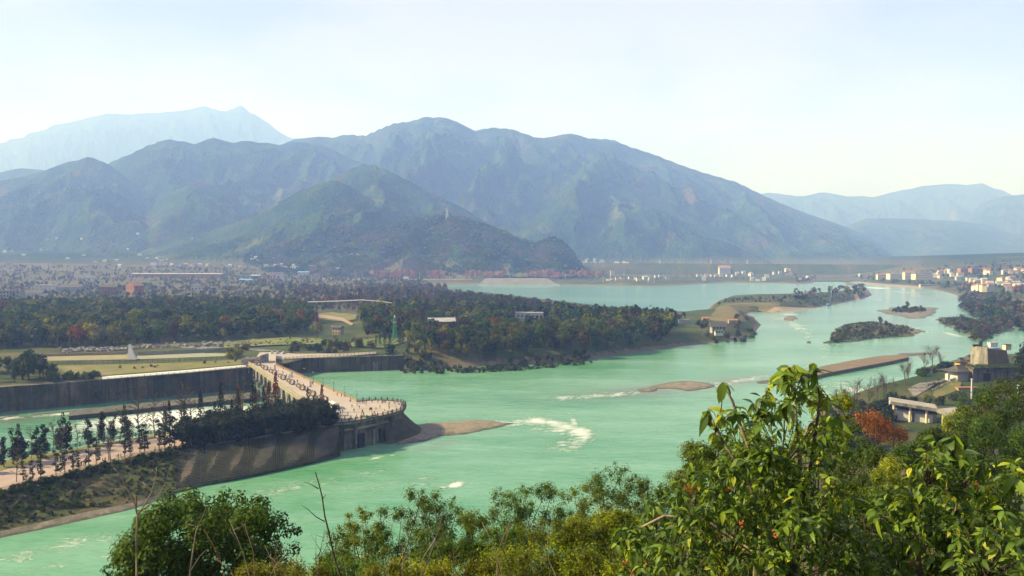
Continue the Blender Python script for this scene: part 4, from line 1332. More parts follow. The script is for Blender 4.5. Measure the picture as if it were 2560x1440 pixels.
woods = {
 'wood_a': (KO([(-330,872),(0,872),(250,868),(420,857),(560,852),(660,846),(760,838),(790,806),(760,780),(640,768),(300,772),(0,776),(-330,782)]), 8.6,
            'in the dense wood beyond the canal walls', [('dark green', .26), ('green', .28), ('olive', .25), ('yellow green', .11), ('brown', .09), ('rust', .02)]),
 'wood_b': (KO([(905,876),(1040,905),(1140,907),(1300,900),(1440,890),(1490,880),(1560,866),(1690,846),(1740,832),(1700,806),(1600,800),(1450,800),(1250,790),(1110,778),(960,778),(900,800),(920,840)]), 8.4,
            'in the wood between the river and the dam', [('dark green', .28), ('green', .26), ('olive', .20), ('yellow green', .07), ('brown', .17), ('rust', .03)]),
}
IND = []   # individual trees
REST = []  # the rest: joined woodland
r = np.random.default_rng(11)
for key, (poly, sp, where, mix) in woods.items():
    X, Y = scatter(poly, sp, r)
    md, _ = shore(X, Y)
    k = clear(X, Y) & on_land(X, Y) & (md > 7)
    X, Y = X[k], Y[k]
    Z = ground_z(X, Y)
    o = np.argsort(Y)
    names = [m[0] for m in mix]; pr = np.array([m[1] for m in mix]); pr /= pr.sum()
    patch = fbm(X / 60, Y / 60, 2, 8)
    for j, i in enumerate(o):
        c = names[int(np.clip(np.searchsorted(np.cumsum(pr), np.clip(.5 + patch[i] * .55 + r.uniform(-.38, .38), 0, .999)), 0, len(names) - 1))]
        rec = (X[i], Y[i], Z[i], c, where, r.uniform(.8, 1.6), key)
        (IND if j < 150 else REST).append(rec)
for n_, (x, y, z, c, where, s, key) in enumerate(IND):
    o = add('broadleaf_tree', ROUND_ME[(n_ % 4, c)], None, (x, y, z - .3), r.uniform(0, 6.28),
            label=f'{c} broadleaf tree {where}', cat='tree', group=f'{c} trees {where}', scale=(s, s, s * r.uniform(.85, 1.15)))

def join_forest(name, recs, protos, flat=1.0, **k):
    """many trees as one mass: recs (x,y,z,colour,scale); protos list of (V,F,tint)"""
    Vs, Fs, Cs, o = [], [], [], 0
    rr = np.random.default_rng(5)
    for (x, y, z, c, s) in recs:
        V, F_, t = protos[rr.integers(len(protos))]
        a = rr.uniform(0, 6.283); ca, sa = math.cos(a), math.sin(a)
        W = np.c_[V[:, 0] * ca - V[:, 1] * sa, V[:, 0] * sa + V[:, 1] * ca, V[:, 2] * rr.uniform(.85, 1.15)] * s + np.array([x, y, z])
        Vs.append(W); Fs.append(F_ + o); o += len(V)
        c0, c1 = np.array(PAL[c][0]), np.array(PAL[c][1])
        f = .45 + (np.repeat(t, F_.shape[1])[:, None] - .45) * flat
        Cs.append((c0 * (1 - f) + c1 * f) * (1 + (rr.uniform(.75, 1.3) - 1) * flat))
    me = np_mesh(name, np.concatenate(Vs), np.concatenate(Fs), [M_forest], cols={'leafcol': np.concatenate(Cs)})
    return add(name, me, kind='stuff', **k)
def forest_material():
    m, nt = newmat('forest_mass')
    out = N(nt, 'ShaderNodeOutputMaterial'); d = N(nt, 'ShaderNodeBsdfDiffuse'); t = N(nt, 'ShaderNodeBsdfTranslucent'); mx = N(nt, 'ShaderNodeMixShader')
    a = N(nt, 'ShaderNodeAttribute', attribute_name='leafcol')
    nt.links.new(a.outputs['Color'], d.inputs['Color']); nt.links.new(a.outputs['Color'], t.inputs['Color'])
    mx.inputs[0].default_value = .35
    nt.links.new(d.outputs[0], mx.inputs[1]); nt.links.new(t.outputs[0], mx.inputs[2]); nt.links.new(mx.outputs[0], out.inputs[0])
    return m
M_forest = forest_material()
def proto(seed, n, size, w=5.2, h=11.5, base=2.4, k=8):
    rr = np.random.default_rng(seed); return crown_from_lobes(lobes_round(rr, w, h, base, k), n, size, rr, up=.3)
MIDP = [proto(200 + i, 50, 2.8) for i in range(4)]
FARP = [proto(220 + i, 16, 4.3, 5.5, 10, 1.0, 6) for i in range(4)]
VFARP = [proto(240 + i, 8, 7.0, 5.5, 9, 0.0, 5) for i in range(4)]
join_forest('mid_valley_woodland', [(x, y, z - .3, c, s) for (x, y, z, c, w_, s, k_) in REST], MIDP, label='dense mixed woodland behind the first rows of trees', cat='woodland')

CVQ, CVF = leaf_quads(CV, np.tile(np.array([[0, -1., .3]]), (len(CV), 1)) + .5 * rand_dirs(r, len(CV)), .9, r)
tag(add('wall_creepers', np_mesh('wall_creepers', CVQ, CVF, [LM['green']], tint=r.uniform(0, 1, len(CV))), kind='stuff'), 'creepers and weeds rooted in the channel wall', 'creepers')
# ---- the valley floor beyond: scattered trees, thickets, hedges
recs = []
rr = np.random.default_rng(21)
def add_far(n, u0, u1, y0, y1, dens_seed, mix, thr=-.05, smin=.6, smax=1.3, scale_=120.0, pw=1.0):
    u = rr.uniform(u0, u1, n); y = (rr.uniform(y0 ** pw, y1 ** pw, n)) ** (1 / pw); x = u * y
    k = (fbm(x / scale_, y / scale_, 3, dens_seed) > thr) & on_land(x, y)
    x, y = x[k], y[k]
    md, _ = shore(x, y); k = (md > 14) & clear(x, y); x, y = x[k], y[k]
    z = ground_z(x, y)
    ns = [m[0] for m in mix]; p = np.array([m[1] for m in mix]); p /= p.sum()
    c = rr.choice(ns, len(x), p=p)
    return [(a, b, zz - .3, cc, s) for a, b, zz, cc, s in zip(x, y, z, c, rr.uniform(smin, smax, len(x)))]
mixp = [('dark green', .14), ('green', .28), ('olive', .22), ('grey brown', .28), ('brown', .04), ('rust', .04)]
recs += add_far(8200, -.84, -.10, 980, 2600, 31, mixp, -.10, .4, .95)
recs += add_far(900, -.30, -.08, 900, 1700, 33, [('grey brown', .5), ('brown', .2), ('dark green', .2), ('rust', .1)], -.1)
recs += add_far(1700, -.10, .42, 2250, 2950, 35, mixp, -.15, .22, .5)
lk = scatter(KO([(1085,735),(1180,744),(1300,760),(1480,785),(1640,797),(1720,800),(1690,806),(1450,800),(1250,790),(1100,776)]), 8.0, rr)
lk = [(a, b) for a, b in zip(*lk) if shore(np.array([a]), np.array([b]))[0][0] > 6]
recs += [(a, b, float(ground_z(a, b)[0]) - .3, ['brown', 'dark green', 'green', 'brown'][rr.integers(4)], rr.uniform(.7, 1.2)) for a, b in lk]
recs += add_far(2600, .36, .72, 900, 2700, 37, mixp + [('yellow green', .05)], -.05)
join_forest('valley_floor_thickets', recs, FARP, .6, label='hazy thickets and tree lines scattered over the valley floor', cat='thickets')
# ---- forest canopy on the near hills
recs = []
n = 15000
u = rr.uniform(-.34, .12, n); y = rr.uniform(2430, 2880, n); x = u * y
mz = mountains(x, y); k = mz > plain(x, y) + 1.0
x, y, mz = x[k], y[k], mz[k]
pt = fbm(x / 130, y / 130, 3, 51)
c = np.where(pt > .22, 'grey brown', np.where(pt > .0, 'olive', np.where(pt > -.2, 'green', 'dark green')))
c = np.where(rr.random(len(c)) < .06, 'yellow green', c)
meadow = (pt > .02) & (fbm(x / 80, y / 80, 2, 52) > .12)
recs = [(a, b, zz - 1.0, cc, s) for a, b, zz, cc, s, m_ in zip(x, y, mz, c, rr.uniform(.7, 1.25, len(x)), meadow) if not m_]
join_forest('hill_forest', recs, VFARP, .35, label='mixed forest covering the low hill behind the lake', cat='forest')
# ---- red-brown redwoods in rows
def conifer_parts(seed, h, w, base, n, size, leaf, pw=.9):
    rr_ = np.random.default_rng(seed)
    return cone_crown(rr_, h, w, base, n, size, pw), tube_np([(0, 0, -1), (0, 0, h * .5), (0, 0, h * .95)], [h * .018, h * .012, .03], 5)
LM['red'] = leafmat('leaves_red_brown', (0.20, 0.088, 0.062), (0.33, 0.165, 0.12))
RED = []
for i in range(3):
    r_ = np.random.default_rng(300 + i)
    RED.append(joined_tree('redwood', crown_from_lobes(lobes_round(r_, 7.5, 27, 4, 12), 240, 3.0, r_, .5, up=.3), trunk_np(r_, 22, .5), LM['red']))
r = np.random.default_rng(31)
rowz = [(930,1040,13),(1070,1115,6),(1165,1262,13),(1318,1410,12),(1425,1510,10),(655,700,5),(2405,2450,6),(2530,2570,6)]
for a, b, n in rowz:
    for k in range(n):
        px_ = a + (b - a) * (k + r.uniform(.2, .8)) / n
        p = G(px_, r.uniform(697.0, 699.0) if 900 < px_ < 1600 else {0: 704, 2: 718}[0 if px_ < 900 else 2] + (14 if px_ > 2500 else 0), 10); s = r.uniform(.9, 1.15)
        add('redwood', RED[k % 3], None, (p[0], p[1], float(ground_z(p[0], p[1])[0]) - .5), r.uniform(0, 6), label='red-brown redwood in the row along the far lake shore' if 900 < px_ < 1600 else 'red-brown redwood clump tree among far houses', cat='tree', group='redwoods along the far lake shore' if 900 < px_ < 1600 else 'redwoods among far houses', scale=s if 900 < px_ < 1600 else s * .6)
REDM = [joined_tree('redwood', *conifer_parts(320 + i, 16, 2.4, 2, 260, 1.0, None, .8), LM['rust']) for i in range(3)]
for k in range(26):
    px_ = r.uniform(690, 800); py_ = r.uniform(800, 832) - (px_ - 690) * .12
    p = G(px_, py_, 9.6)
    add('redwood', REDM[k % 3], None, (p[0], p[1], 9.2), r.uniform(0, 6), label='rusty redwood in the clump beside the dry lawn', cat='tree', group='redwoods beside the dry lawn', scale=r.uniform(.8, 1.15))
BRN = [joined_tree('bare_redwood', *conifer_parts(340 + i, 17, 2.2, 2, 150, 1.2, None, .7), LM['brown']) for i in range(3)]
for k in range(44):
    px_ = r.uniform(800, 1085); py_ = r.uniform(752, 778)
    p = G(px_, py_, 9.6)
    add('bare_redwood', BRN[k % 3], None, (p[0], p[1], 9.2), r.uniform(0, 6), label='brown half-bare redwood in the stand before the lake', cat='tree', group='brown redwoods before the lake', scale=r.uniform(.8, 1.2))

# ---- evergreens on the causeway: trunk and crown as parts
def tree_thing(name, crown, trunk, leafm, barkm, label, loc, rz=0, s=1.0, group=None, cat='tree', cache={}):
    key = (id(crown), id(leafm))
    if key not in cache:
        cm = np_mesh('crown', crown[0], crown[1], [leafm], tint=crown[2]) if crown is not None else None
        tm = np_mesh('trunk', trunk[0], trunk[1], [barkm], True)
        cache[key] = (cm, tm, crown)
    cm, tm, _ = cache[key]
    o = empty(name, loc, rz, label=label, cat=cat, group=group); o.scale = (s,) * 3 if not hasattr(s, '__len__') else s
    add('trunk', tm, o)
    if cm is not None: add('crown', cm, o)
    return o
LM['black green'] = leafmat('leaves_black_green', (0.008, 0.014, 0.008), (0.024, 0.034, 0.013), trans=.25)
def column_lobes(r, h, w, base, k=7):
    L = []
    for i in range(k):
        t = (i + .5) / k; z = base + (h - base) * t
        q = w * (.75 + .5 * r.uniform(-.5, .6)) * (1.05 - .62 * t ** 2)
        L.append((r.uniform(-.35, .35) * w, r.uniform(-.35, .35) * w, z, q, (h - base) / k * .85))
    return L
COLP = []
for i in range(4):
    r_ = np.random.default_rng(400 + i)
    COLP.append((crown_from_lobes(column_lobes(r_, 12, 2.3, 1.6), 900, .68, r_, .5), tube_np([(0, 0, -1), (0, 0, 5), (0, 0, 10)], [.2, .15, .05], 6)))
SLIM = []
for i in range(4):
    r_ = np.random.default_rng(420 + i)
    L = [(r_.uniform(-.8, .8), r_.uniform(-.8, .8), z, r_.uniform(.7, 1.35), r_.uniform(.5, .85)) for z in np.linspace(2.2, 9.2, 7)]
    SLIM.append((crown_from_lobes(L, 420, .55, r_, .4), tube_np([(0, 0, -1), (0.1, 0, 4), (0, 0, 9.2)], [.17, .12, .04], 6)))
r = np.random.default_rng(41)
far_row = [(-60,1),(-25,0),(10,.85),(33,1.05),(55,1.1),(93,.95),(110,.95),(150,1.0),(165,1.15),(220,.95),(258,1.02),(285,.9),(317,1.1)]
for k, (px_, s) in enumerate(far_row):
    if not s: continue
    p = G(px_, interp_line(C5, px_) - 8, 7.0)
    tree_thing('column_evergreen', *COLP[k % 4], LM['black green'], M_bark, 'dark column-shaped evergreen on the verge between promenade and rapids', (p[0], p[1], 6.9), r.uniform(0, 6), s, 'evergreens on the promenade verge')
near_row = [(-40,1.0),(58,.75),(82,.7),(102,1.05),(140,.9),(162,1.0),(182,.85),(196,.7),(222,1.0),(241,1.0),(312,1.0),(325,.9),(350,1.1),(362,1.1),(398,1.2),(412,1.1),(424,1.25),(436,1.15)]
for k, (px_, s) in enumerate(near_row):
    p = G(px_, interp_line(C3, px_) - 3, 7.0)
    tree_thing('slim_evergreen', *SLIM[k % 4], LM['black green'], M_bark, 'slim ragged evergreen along the bank edge of the promenade', (p[0], p[1], 6.9), r.uniform(0, 6), s, 'slim evergreens along the bank edge')
# leafless redwoods
BARE = []
for i in range(3):
    r_ = np.random.default_rng(440 + i); BARE.append(bare_np(r_, 15, .2, 2, 26, 1.15, .15, 5, .25, .17))
M_twig = pm('twig_bark', (0.10, 0.075, 0.055), (0.06, 0.045, 0.034), 2.0, .95, space='obj')
for k, (px_, py_, s) in enumerate([(78,1146,.75),(134,1136,.8),(41,1205,.7),(192,1124,.65),(245,1116,.6),(298,1107,.85),(349,1104,1.45),(272,1150,.9),(388,1096,1.15),(410,1098,1.0),(457,1090,1.35),(480,1085,1.2),(560,1062,1.0),(585,1060,.9),(610,1055,1.1),(160,1165,.9),(325,1132,.8),(372,1120,.8)]):
    p = G(px_, py_, 7.0)
    tree_thing('leafless_redwood', None, BARE[k % 3], None, M_twig, 'leafless thin redwood on the promenade causeway', (p[0], p[1], 6.9), r.uniform(0, 6), s, 'leafless redwoods on the causeway', cache={})
# fork-topped bare street tree
r_ = np.random.default_rng(450); fk = bare_np(r_, 3.2, .2, 3, 6, .55, .5, 5, .8, .75)
p = G(272, 1152, 7.0); p = G(273, 1150, 7)
tree_thing('forked_bare_tree', None, fk, None, M_twig, 'small fork-topped bare tree beside the promenade railing', (p[0] + 1, p[1] - 1, 6.9), 0, 1.3, cache={})
# dense dark grove above the revetment
GROVE = []
for i in range(4):
    r_ = np.random.default_rng(460 + i)
    GROVE.append((crown_from_lobes(lobes_round(r_, 3.9, 10.5, 0.2, 13), 760, .8, r_, .6, up=.2), trunk_np(r_, 9, .2, 3, 2)))
n = 0
for row in range(4):
    for px_ in np.arange(452, 850, 17.5):
        q = px_ + r.uniform(-6, 6)
        t = .06 + row * .2 + r.uniform(-.05, .05)
        if row > 2 and q < 520: continue
        py_ = interp_line(C3, q) * (1 - t) + interp_line(C5, q) * t
        zz = zt(q); p = G(q, py_, zz)
        if q > 815 and row > 0: continue
        tree_thing('grove_evergreen', *GROVE[n % 4], LM['black green'], M_bark, 'dark evergreen in the dense grove above the stone revetment', (p[0], p[1], zz - .2), r.uniform(0, 6), r.uniform(.78, 1.0), 'evergreens of the dense grove'); n += 1
for px_ in np.arange(462, 832, 16.5):   # front row leaning over the revetment
    q = px_ + r.uniform(-5, 5); p = G(q, interp_line(C3, q) + r.uniform(2, 9), zt(q) - 1.2)
    tree_thing('grove_evergreen', *GROVE[n % 4], LM['black green'], M_bark, 'dark evergreen leaning over the top of the stone revetment', (p[0], p[1], zt(q) - 2.6), r.uniform(0, 6), r.uniform(.62, .85), 'evergreens leaning over the revetment'); n += 1
# pointed conifers behind the grove
POINT = []
for i in range(3):
    POINT.append(conifer_parts(480 + i, 14, 1.9, 1.0, 420, .7, None, .85))
for k, (px_, py_, s) in enumerate([(414,1090,.85),(424,1086,.95),(462,1078,.9),(502,1068,1.1),(552,1058,1.2),(595,1052,1.0),(632,1045,1.15),(537,1062,.7),(580,1056,.7),(660,1040,.9),(770,1032,.8)]):
    p = G(px_, py_, zt(px_))
    tree_thing('pointed_conifer', *POINT[k % 3], LM['black green'], M_bark, 'pointed dark conifer rising behind the dense grove', (p[0], p[1], zt(px_)), r.uniform(0, 6), s, 'pointed conifers behind the grove')
for k, (px_, py_, s) in enumerate([(597,1048,1.0),(690,1040,1.25),(672,1042,1.0),(640,1044,.9),(805,1035,.85)]):
    p = G(px_, py_, zt(px_))
    tree_thing('rusty_redwood', *conifer_parts(490 + k, 15, 1.8, 1.0, 300, .8, None, .8), LM['rust'], M_bark, 'rust-coloured young redwood between the grove and the bridge piers', (p[0], p[1], zt(px_)), r.uniform(0, 6), s, 'rust redwoods by the bridge piers', cache={})

# ------------------------------------------------------------------ people
def skin_person(name, joints, bones, radii):
    me = bpy.data.meshes.new(name + '_skeleton')
    me.from_pydata(joints, bones, [])
    o = bpy.data.objects.new(name + '_skeleton', me); col.objects.link(o)
    md = o.modifiers.new('skin', 'SKIN'); md.use_smooth_shade = True
    for i, v in enumerate(me.skin_vertices[0].data):
        v.radius = (radii[i], radii[i]) if not hasattr(radii[i], '__len__') else radii[i]
        v.use_root = (i == 0)
    sd = o.modifiers.new('sub', 'SUBSURF'); sd.levels = 1; sd.render_levels = 1
    bpy.context.view_layer.update()
    dg = bpy.context.evaluated_depsgraph_get()
    out_ = bpy.data.meshes.new_from_object(o.evaluated_get(dg))
    bpy.data.objects.remove(o)
    return out_
def person_mesh(k):
    # pelvis chest neck head crown | hips knees ankles toes | shoulders elbows hands
    st = [0.10, 0.22, 0.02][k]; arm = [0.02, .16, .26][k]
    J = [(0, 0, .95), (0, 0, 1.18), (0, .01, 1.38), (0, .02, 1.50), (0, .04, 1.60), (0, .03, 1.72),
         (-.10, 0, .90), (-.11, st * .6, .50), (-.12, st * .3 - .04, .09), (-.12, st * .3 + .12, .04),
         (.10, 0, .90), (.11, -st * .3 + .03, .50), (.12, -st, .09), (.12, -st + .15, .04),
         (-.20, 0, 1.36), (-.27, -arm * .3 + .02, 1.10), (-.27, arm * .8, .88 + arm * .8), (.20, 0, 1.36), (.27, arm * .2, 1.10), (.26, arm, .90 + arm)]
    B = [(0, 1), (1, 2), (2, 3), (3, 4), (4, 5), (0, 6), (6, 7), (7, 8), (8, 9), (0, 10), (10, 11), (11, 12), (12, 13), (2, 14), (14, 15), (15, 16), (2, 17), (17, 18), (18, 19)]
    Rr = [(.17, .13), (.16, .12), (.17, .12), .065, (.10, .115), (.07, .08), .10, .075, .055, (.05, .045), .10, .075, .055, (.05, .045), .085, .062, .05, .085, .062, .05]
    me = skin_person('person', J, B, Rr)
    n = len(me.polygons); mi = np.zeros(n, np.int32)
    for p in me.polygons:
        c = p.center
        if c.z > 1.66 or (c.z > 1.52 and c.y < .02): mi[p.index] = 3
        elif c.z > 1.46: mi[p.index] = 2
        elif c.z > .90 and not (abs(c.x) > .2 and c.z < .96): mi[p.index] = 1
        elif abs(c.x) > .21 and c.z > .7: mi[p.index] = 2
        elif c.z < .08: mi[p.index] = 3
        else: mi[p.index] = 0
    me.materials.clear()
    for m in range(4): me.materials.append(None)
    me.polygons.foreach_set('material_index', mi)
    return me
PM = [person_mesh(k) for k in range(3)]
M_skin = pm('skin', (0.45, 0.28, 0.20), space='obj'); M_hair = pm('hair', (0.02, 0.016, 0.014), space='obj')
CLOTH = {n_: pm('cloth_' + n_.replace(' ', '_'), c, space='obj', scale=3) for n_, c in {'black': (.02, .02, .022), 'dark blue': (.03, .04, .09), 'grey': (.14, .14, .14), 'red': (.42, .04, .04), 'white': (.7, .7, .68), 'brown': (.14, .08, .05), 'pink': (.6, .22, .26), 'blue': (.06, .15, .4), 'green': (.05, .13, .06), 'beige': (.4, .32, .22)}.items()}
PMC = {}
def person(x, y, z, rz, top, legs, k, where, h=1.0):
    key = (k, top, legs)
    if key not in PMC:
        me = PM[k].copy()
        for i, m in enumerate((CLOTH[legs], CLOTH[top], M_skin, M_hair)): me.materials[i] = m
        PMC[key] = me
    add('person', PMC[key], None, (x, y, z), rz, label=f'person in a {top} jacket and {legs} trousers {where}', cat='person', group=f'people {where}', scale=h)
r = np.random.default_rng(71)
tops = ['black', 'dark blue', 'grey', 'red', 'white', 'brown', 'pink', 'blue', 'green', 'beige']
def rnd_person(px_, py_, z, where, top=None, legs=None, rz=None):
    p = G(px_, py_, z)
    person(p[0], p[1], z, r.uniform(0, 6.28) if rz is None else rz, top or tops[r.choice(10, p=[.34, .14, .1, .09, .08, .08, .05, .05, .03, .04])], legs or ['black', 'dark blue', 'grey'][r.integers(3)], int(r.integers(3)), where, r.uniform(.94, 1.06))
RAILW = 'by the railing at the plaza nose'
for px_, py_ in [(897,1009),(900,1010),(906,1008.5),(909,1008.5),(912,1008),(916,1007.5),(956,1007),(958,1007.5),(961,1007),(964,1007.5),(985,1009.5),(988,1010),(996,1012),(999,1013),(1003,1014.5),(1005,1016),(1007,1015.5),(1009,1018),(1010.5,1020),(1003,1021.5),(1008,1023)]:
    rnd_person(px_, py_, ZD, RAILW)
MID = 'on the open plaza paving'
for px_, py_, t in [(898,1022,'black'),(940,1027,'dark blue'),(973,1024,'grey'),(971,1015,'red'),(978,1034,'brown'),(893,1015,'pink'),(974,1013,'pink')]:
    rnd_person(px_, py_, ZD, MID, t)
ONB = 'walking on the gate bridge'
for px_, py_, t in [(707,934,'dark blue'),(781,962,'black'),(783,963,'black'),(843,990,'red'),(853.5,992,'black'),(875,1005,'white'),(877,1004,'beige'),(730,940,'grey')]:
    rnd_person(px_, py_, ZD, ONB, t)
RDW = 'on the promenade among evergreens'
for px_, py_ in [(172,1153),(182,1172),(183.5,1179),(190,1168),(195,1168),(198,1168),(204,1164),(210,1164),(214,1166),(263,1155),(257,1157),(292,1143),(296,1146),(302,1144),(277,1160),(117,1150),(121,1149),(386,1129),(388,1128),(428,1120)]:
    rnd_person(px_, py_, zt(px_), RDW)
for px_, py_ in [(826,1022),(830,1023),(834,1024),(838,1024.5),(842,1023),(846,1021),(847,1017),(822,1019)]:
    rnd_person(px_, py_, ZD, 'crowded round the stall')

for k in range(22):
    t = r.random(); q_ = bl0 + axis * (Lb * (.15 + .8 * t)) + nrm2 * r.uniform(5, 10)
    person(q_[0], q_[1], ZD, r.uniform(0, 6.28), tops[r.integers(10)], ['black', 'dark blue', 'grey'][r.integers(3)], int(r.integers(3)), ONB)
for px_, py_ in [(905,1030),(930,1036),(950,1021),(962,1028),(915,1014),(885,1030),(870,1040),(955,1010),(930,1008),(945,1008),(990,1022),(880,1020)]:
    rnd_person(px_, py_, ZD, MID)

# ------------------------------------------------------------------ things on plaza and bridge
def at(px_, py_, z=ZD):
    return G(px_, py_, z)
# stall
p = at(834, 1020)
o = empty('market_stall', p, RZ, label='long stall with white cloth under a dark canopy frame at the plaza entrance', cat='stall')
mb = MB(); mb.box((0, 0, .45), (6.5, 1.6, .9)); mb.build('table', [M_white], o)
for x in (-3.2, 3.2):
    for y in (-.8, .8):
        mb = MB(); mb.box((x, y, 1.15), (.1, .1, 2.3)); mb.build('post', [M_dark], o)
mb = MB(); mb.gable((0, 0, 2.3), (6.5, 1.8), .35, 0, .3); mb.build('canopy', [M_white], o)
# bamboo cages in pairs along the near side of the bridge
def cage_mesh(Lc, Rc):
    mb = MB(); n = 18
    for i in range(n):
        t = 2 * math.pi * i / n
        mb.tube([(-Lc / 2, Rc * math.cos(t), Rc * math.sin(t)), (Lc / 2, Rc * math.cos(t), Rc * math.sin(t))], .07, 4)
    return mb
def cage(loc, rz, Lc, Rc, lab):
    o = empty('bamboo_cage', loc, rz, label=lab, cat='cage', group='bamboo cages along the bridge')
    key = (Lc, Rc)
    if key not in CG:
        a = cage_mesh(Lc, Rc).mesh('slats', [M_bamboo])
        mb = MB(); ring = [(0, Rc * 1.03 * math.cos(t), Rc * 1.03 * math.sin(t)) for t in np.linspace(0, 6.283, 19)]
        mb.tube(ring, .11, 5, cap=False); h = mb.mesh('hoop', [M_wood])
        mb = MB(); n = 16
        for x in (-Lc / 2 + .25, Lc / 2 - .25):
            for i in range(n):
                t = 2 * math.pi * i / n; mb.v.append((x, Rc * .97 * math.cos(t), Rc * .97 * math.sin(t)))
        for i in range(n): mb.quadface([i, (i + 1) % n, n + (i + 1) % n, n + i])
        w = mb.mesh('lining', [pm('cage_lining', (.10, .085, .06), (.06, .05, .04), 2, space='obj')])
        CG[key] = (a, h, w)
    a, h, w = CG[key]
    add('slats', a, o, (0, 0, Rc), kind='stuff'); add('lining', w, o, (0, 0, Rc))
    for x in (-Lc / 2, -Lc / 6, Lc / 6, Lc / 2): add('hoop', h, o, (x, 0, Rc))
CG = {}
for i, (px_, py_) in enumerate([(640,911),(646,914),(657,920),(664,925),(677,931),(686,936),(700,943),(708,949),(722,955),(730,961),(746,968),(756,975),(771,982),(782,990),(812,1004)]):
    p = at(px_, py_)
    big = i % 2 == 1 or i == 14
    cage((p[0], p[1], ZD), RZ + .1, 2.7 if big else 1.9, 1.25 if big else .95, ('large' if big else 'small') + ' woven bamboo cage lying on the bridge beside its parapet')
# white notice pillars
for px_, py_, s in [(687,925,1),(729,943,1),(776,967,1),(836,1040,.7)]:
    p = at(px_, py_); o = empty('notice_pillar', p, RZ, label='tall white notice pillar standing on the bridge paving', cat='sign', group='white notice pillars on the bridge')
    mb = MB(); mb.box((0, 0, 1.7 * s), (.35, 1.1, 3.0 * s)); mb.build('panel', [M_white], o); mb = MB(); mb.box((0, 0, .12), (.7, 1.5, .25)); mb.build('base', [M_conc], o)
# street lamps on the far railing
mb = MB(); mb.tube([(0, 0, 0), (0, 0, 5.4)], [.11, .07], 6); mb.lathe([(.22, 0), (.2, .5), (.1, .7)], (0, 0, 0), 8); lp = mb.mesh('pole', [M_dark])
mb = MB(); mb.tube([(0, 0, 5.2), (.6, 0, 5.7), (1.0, 0, 5.6)], .05, 5); la = mb.mesh('arm', [M_dark])
mb = MB(); mb.lathe([(.06, .1), (.22, .02), (.24, -.2), (.1, -.35)], (1.0, 0, 5.6), 8); lh = mb.mesh('lamp_head', [M_white])
def street_lamp(x, y, z, rz, label, group):
    o = empty('street_lamp', (x, y, z), rz, label=label, cat='lamp', group=group)
    add('pole', lp, o)
    for a in (0, math.pi):
        arm_ = add('arm', la, o, rz=a); add('lamp_head', lh, arm_)
for i in range(7):
    q = br0 + rv * (.30 + .70 * i / 6) if i else br0 + rv * .12
    street_lamp(q[0], q[1] - .6, ZD, RZr, 'dark double-armed street lamp beside the ochre bridge railing', 'street lamps along the bridge')
# timber tripods along the near rail of the plaza
def tripod(px_, py_, h, lab, grp='timber tripods on the plaza'):
    p = at(px_, py_); o = empty('timber_tripod', p, r.uniform(0, 2), label=lab, cat='tripod', group=grp)
    mb = MB(); mb.tube([(-.42 * h, 0, 0), (.06 * h, .0, h)], .09 * max(1, h / 2), 6); lg = mb.mesh('leg', [M_wood])
    for k in range(3): add('leg', lg, o, rz=k * 2.094)
    mb = MB(); mb.lathe([(.12, -.1), (.16, 0), (.12, .1)], (0, 0, h * .9), 8); mb.build('lashing', [M_bamboo], o)
    mb = MB(); mb.lathe([(.36 * h, 0), (.38 * h, .12 * h), (.25 * h, .2 * h)], (0, 0, .08 * h), 9); mb.build('stone_basket', [M_rubble], o)
for px_, py_, h in [(862,1049,1.6),(877,1047,1.7),(891,1045,1.7),(907,1042,2.9),(936,1040,2.3),(846,1050,1.3)]:
    tripod(px_, py_, h, 'timber tripod weighted with stones near the plaza railing')
p = at(920, 1043); o = empty('green_tarpaulin', (p[0], p[1], ZD), RZ * 0 + .2, label='green tarpaulin spread over a low frame between two timber tripods', cat='tarpaulin')
mb = MB(); nx_, ny_ = 9, 5
for j in range(ny_):
    for i in range(nx_):
        mb.v.append(((i / 8 - .5) * 3.2, (j / 4 - .5) * 2.6, .75 - .5 * abs(j / 4 - .5) + .08 * float(perlin(i * .7, j * .7, 3))))
for j in range(ny_ - 1):
    for i in range(nx_ - 1): mb.quadface([j * nx_ + i, j * nx_ + i + 1, (j + 1) * nx_ + i + 1, (j + 1) * nx_ + i])
mb.build('cloth', [pm('green_tarp', (.02, .28, .10), (.02, .22, .08), 1)], o, smooth=True)
mb = MB(); mb.box((0, 0, .3), (3.0, .1, .6)); mb.build('frame', [M_wood], o)
for px_, py_, lab in [(841,1051,'square wooden notice board leaning on an easel by the grove'), (927,1029,'upright wooden notice board on the open plaza paving')]:
    p = at(px_, py_); o = empty('notice_board', p, .2, label=lab, cat='notice board')
    mb = MB(); mb.box((0, 0, 1.25), (1.3, .1, 1.1)); mb.build('panel', [M_wood], o)
    for x in (-.5, .5):
        mb = MB(); mb.box((x, .06, .7), (.1, .1, 1.4)); mb.build('leg', [M_wood], o)

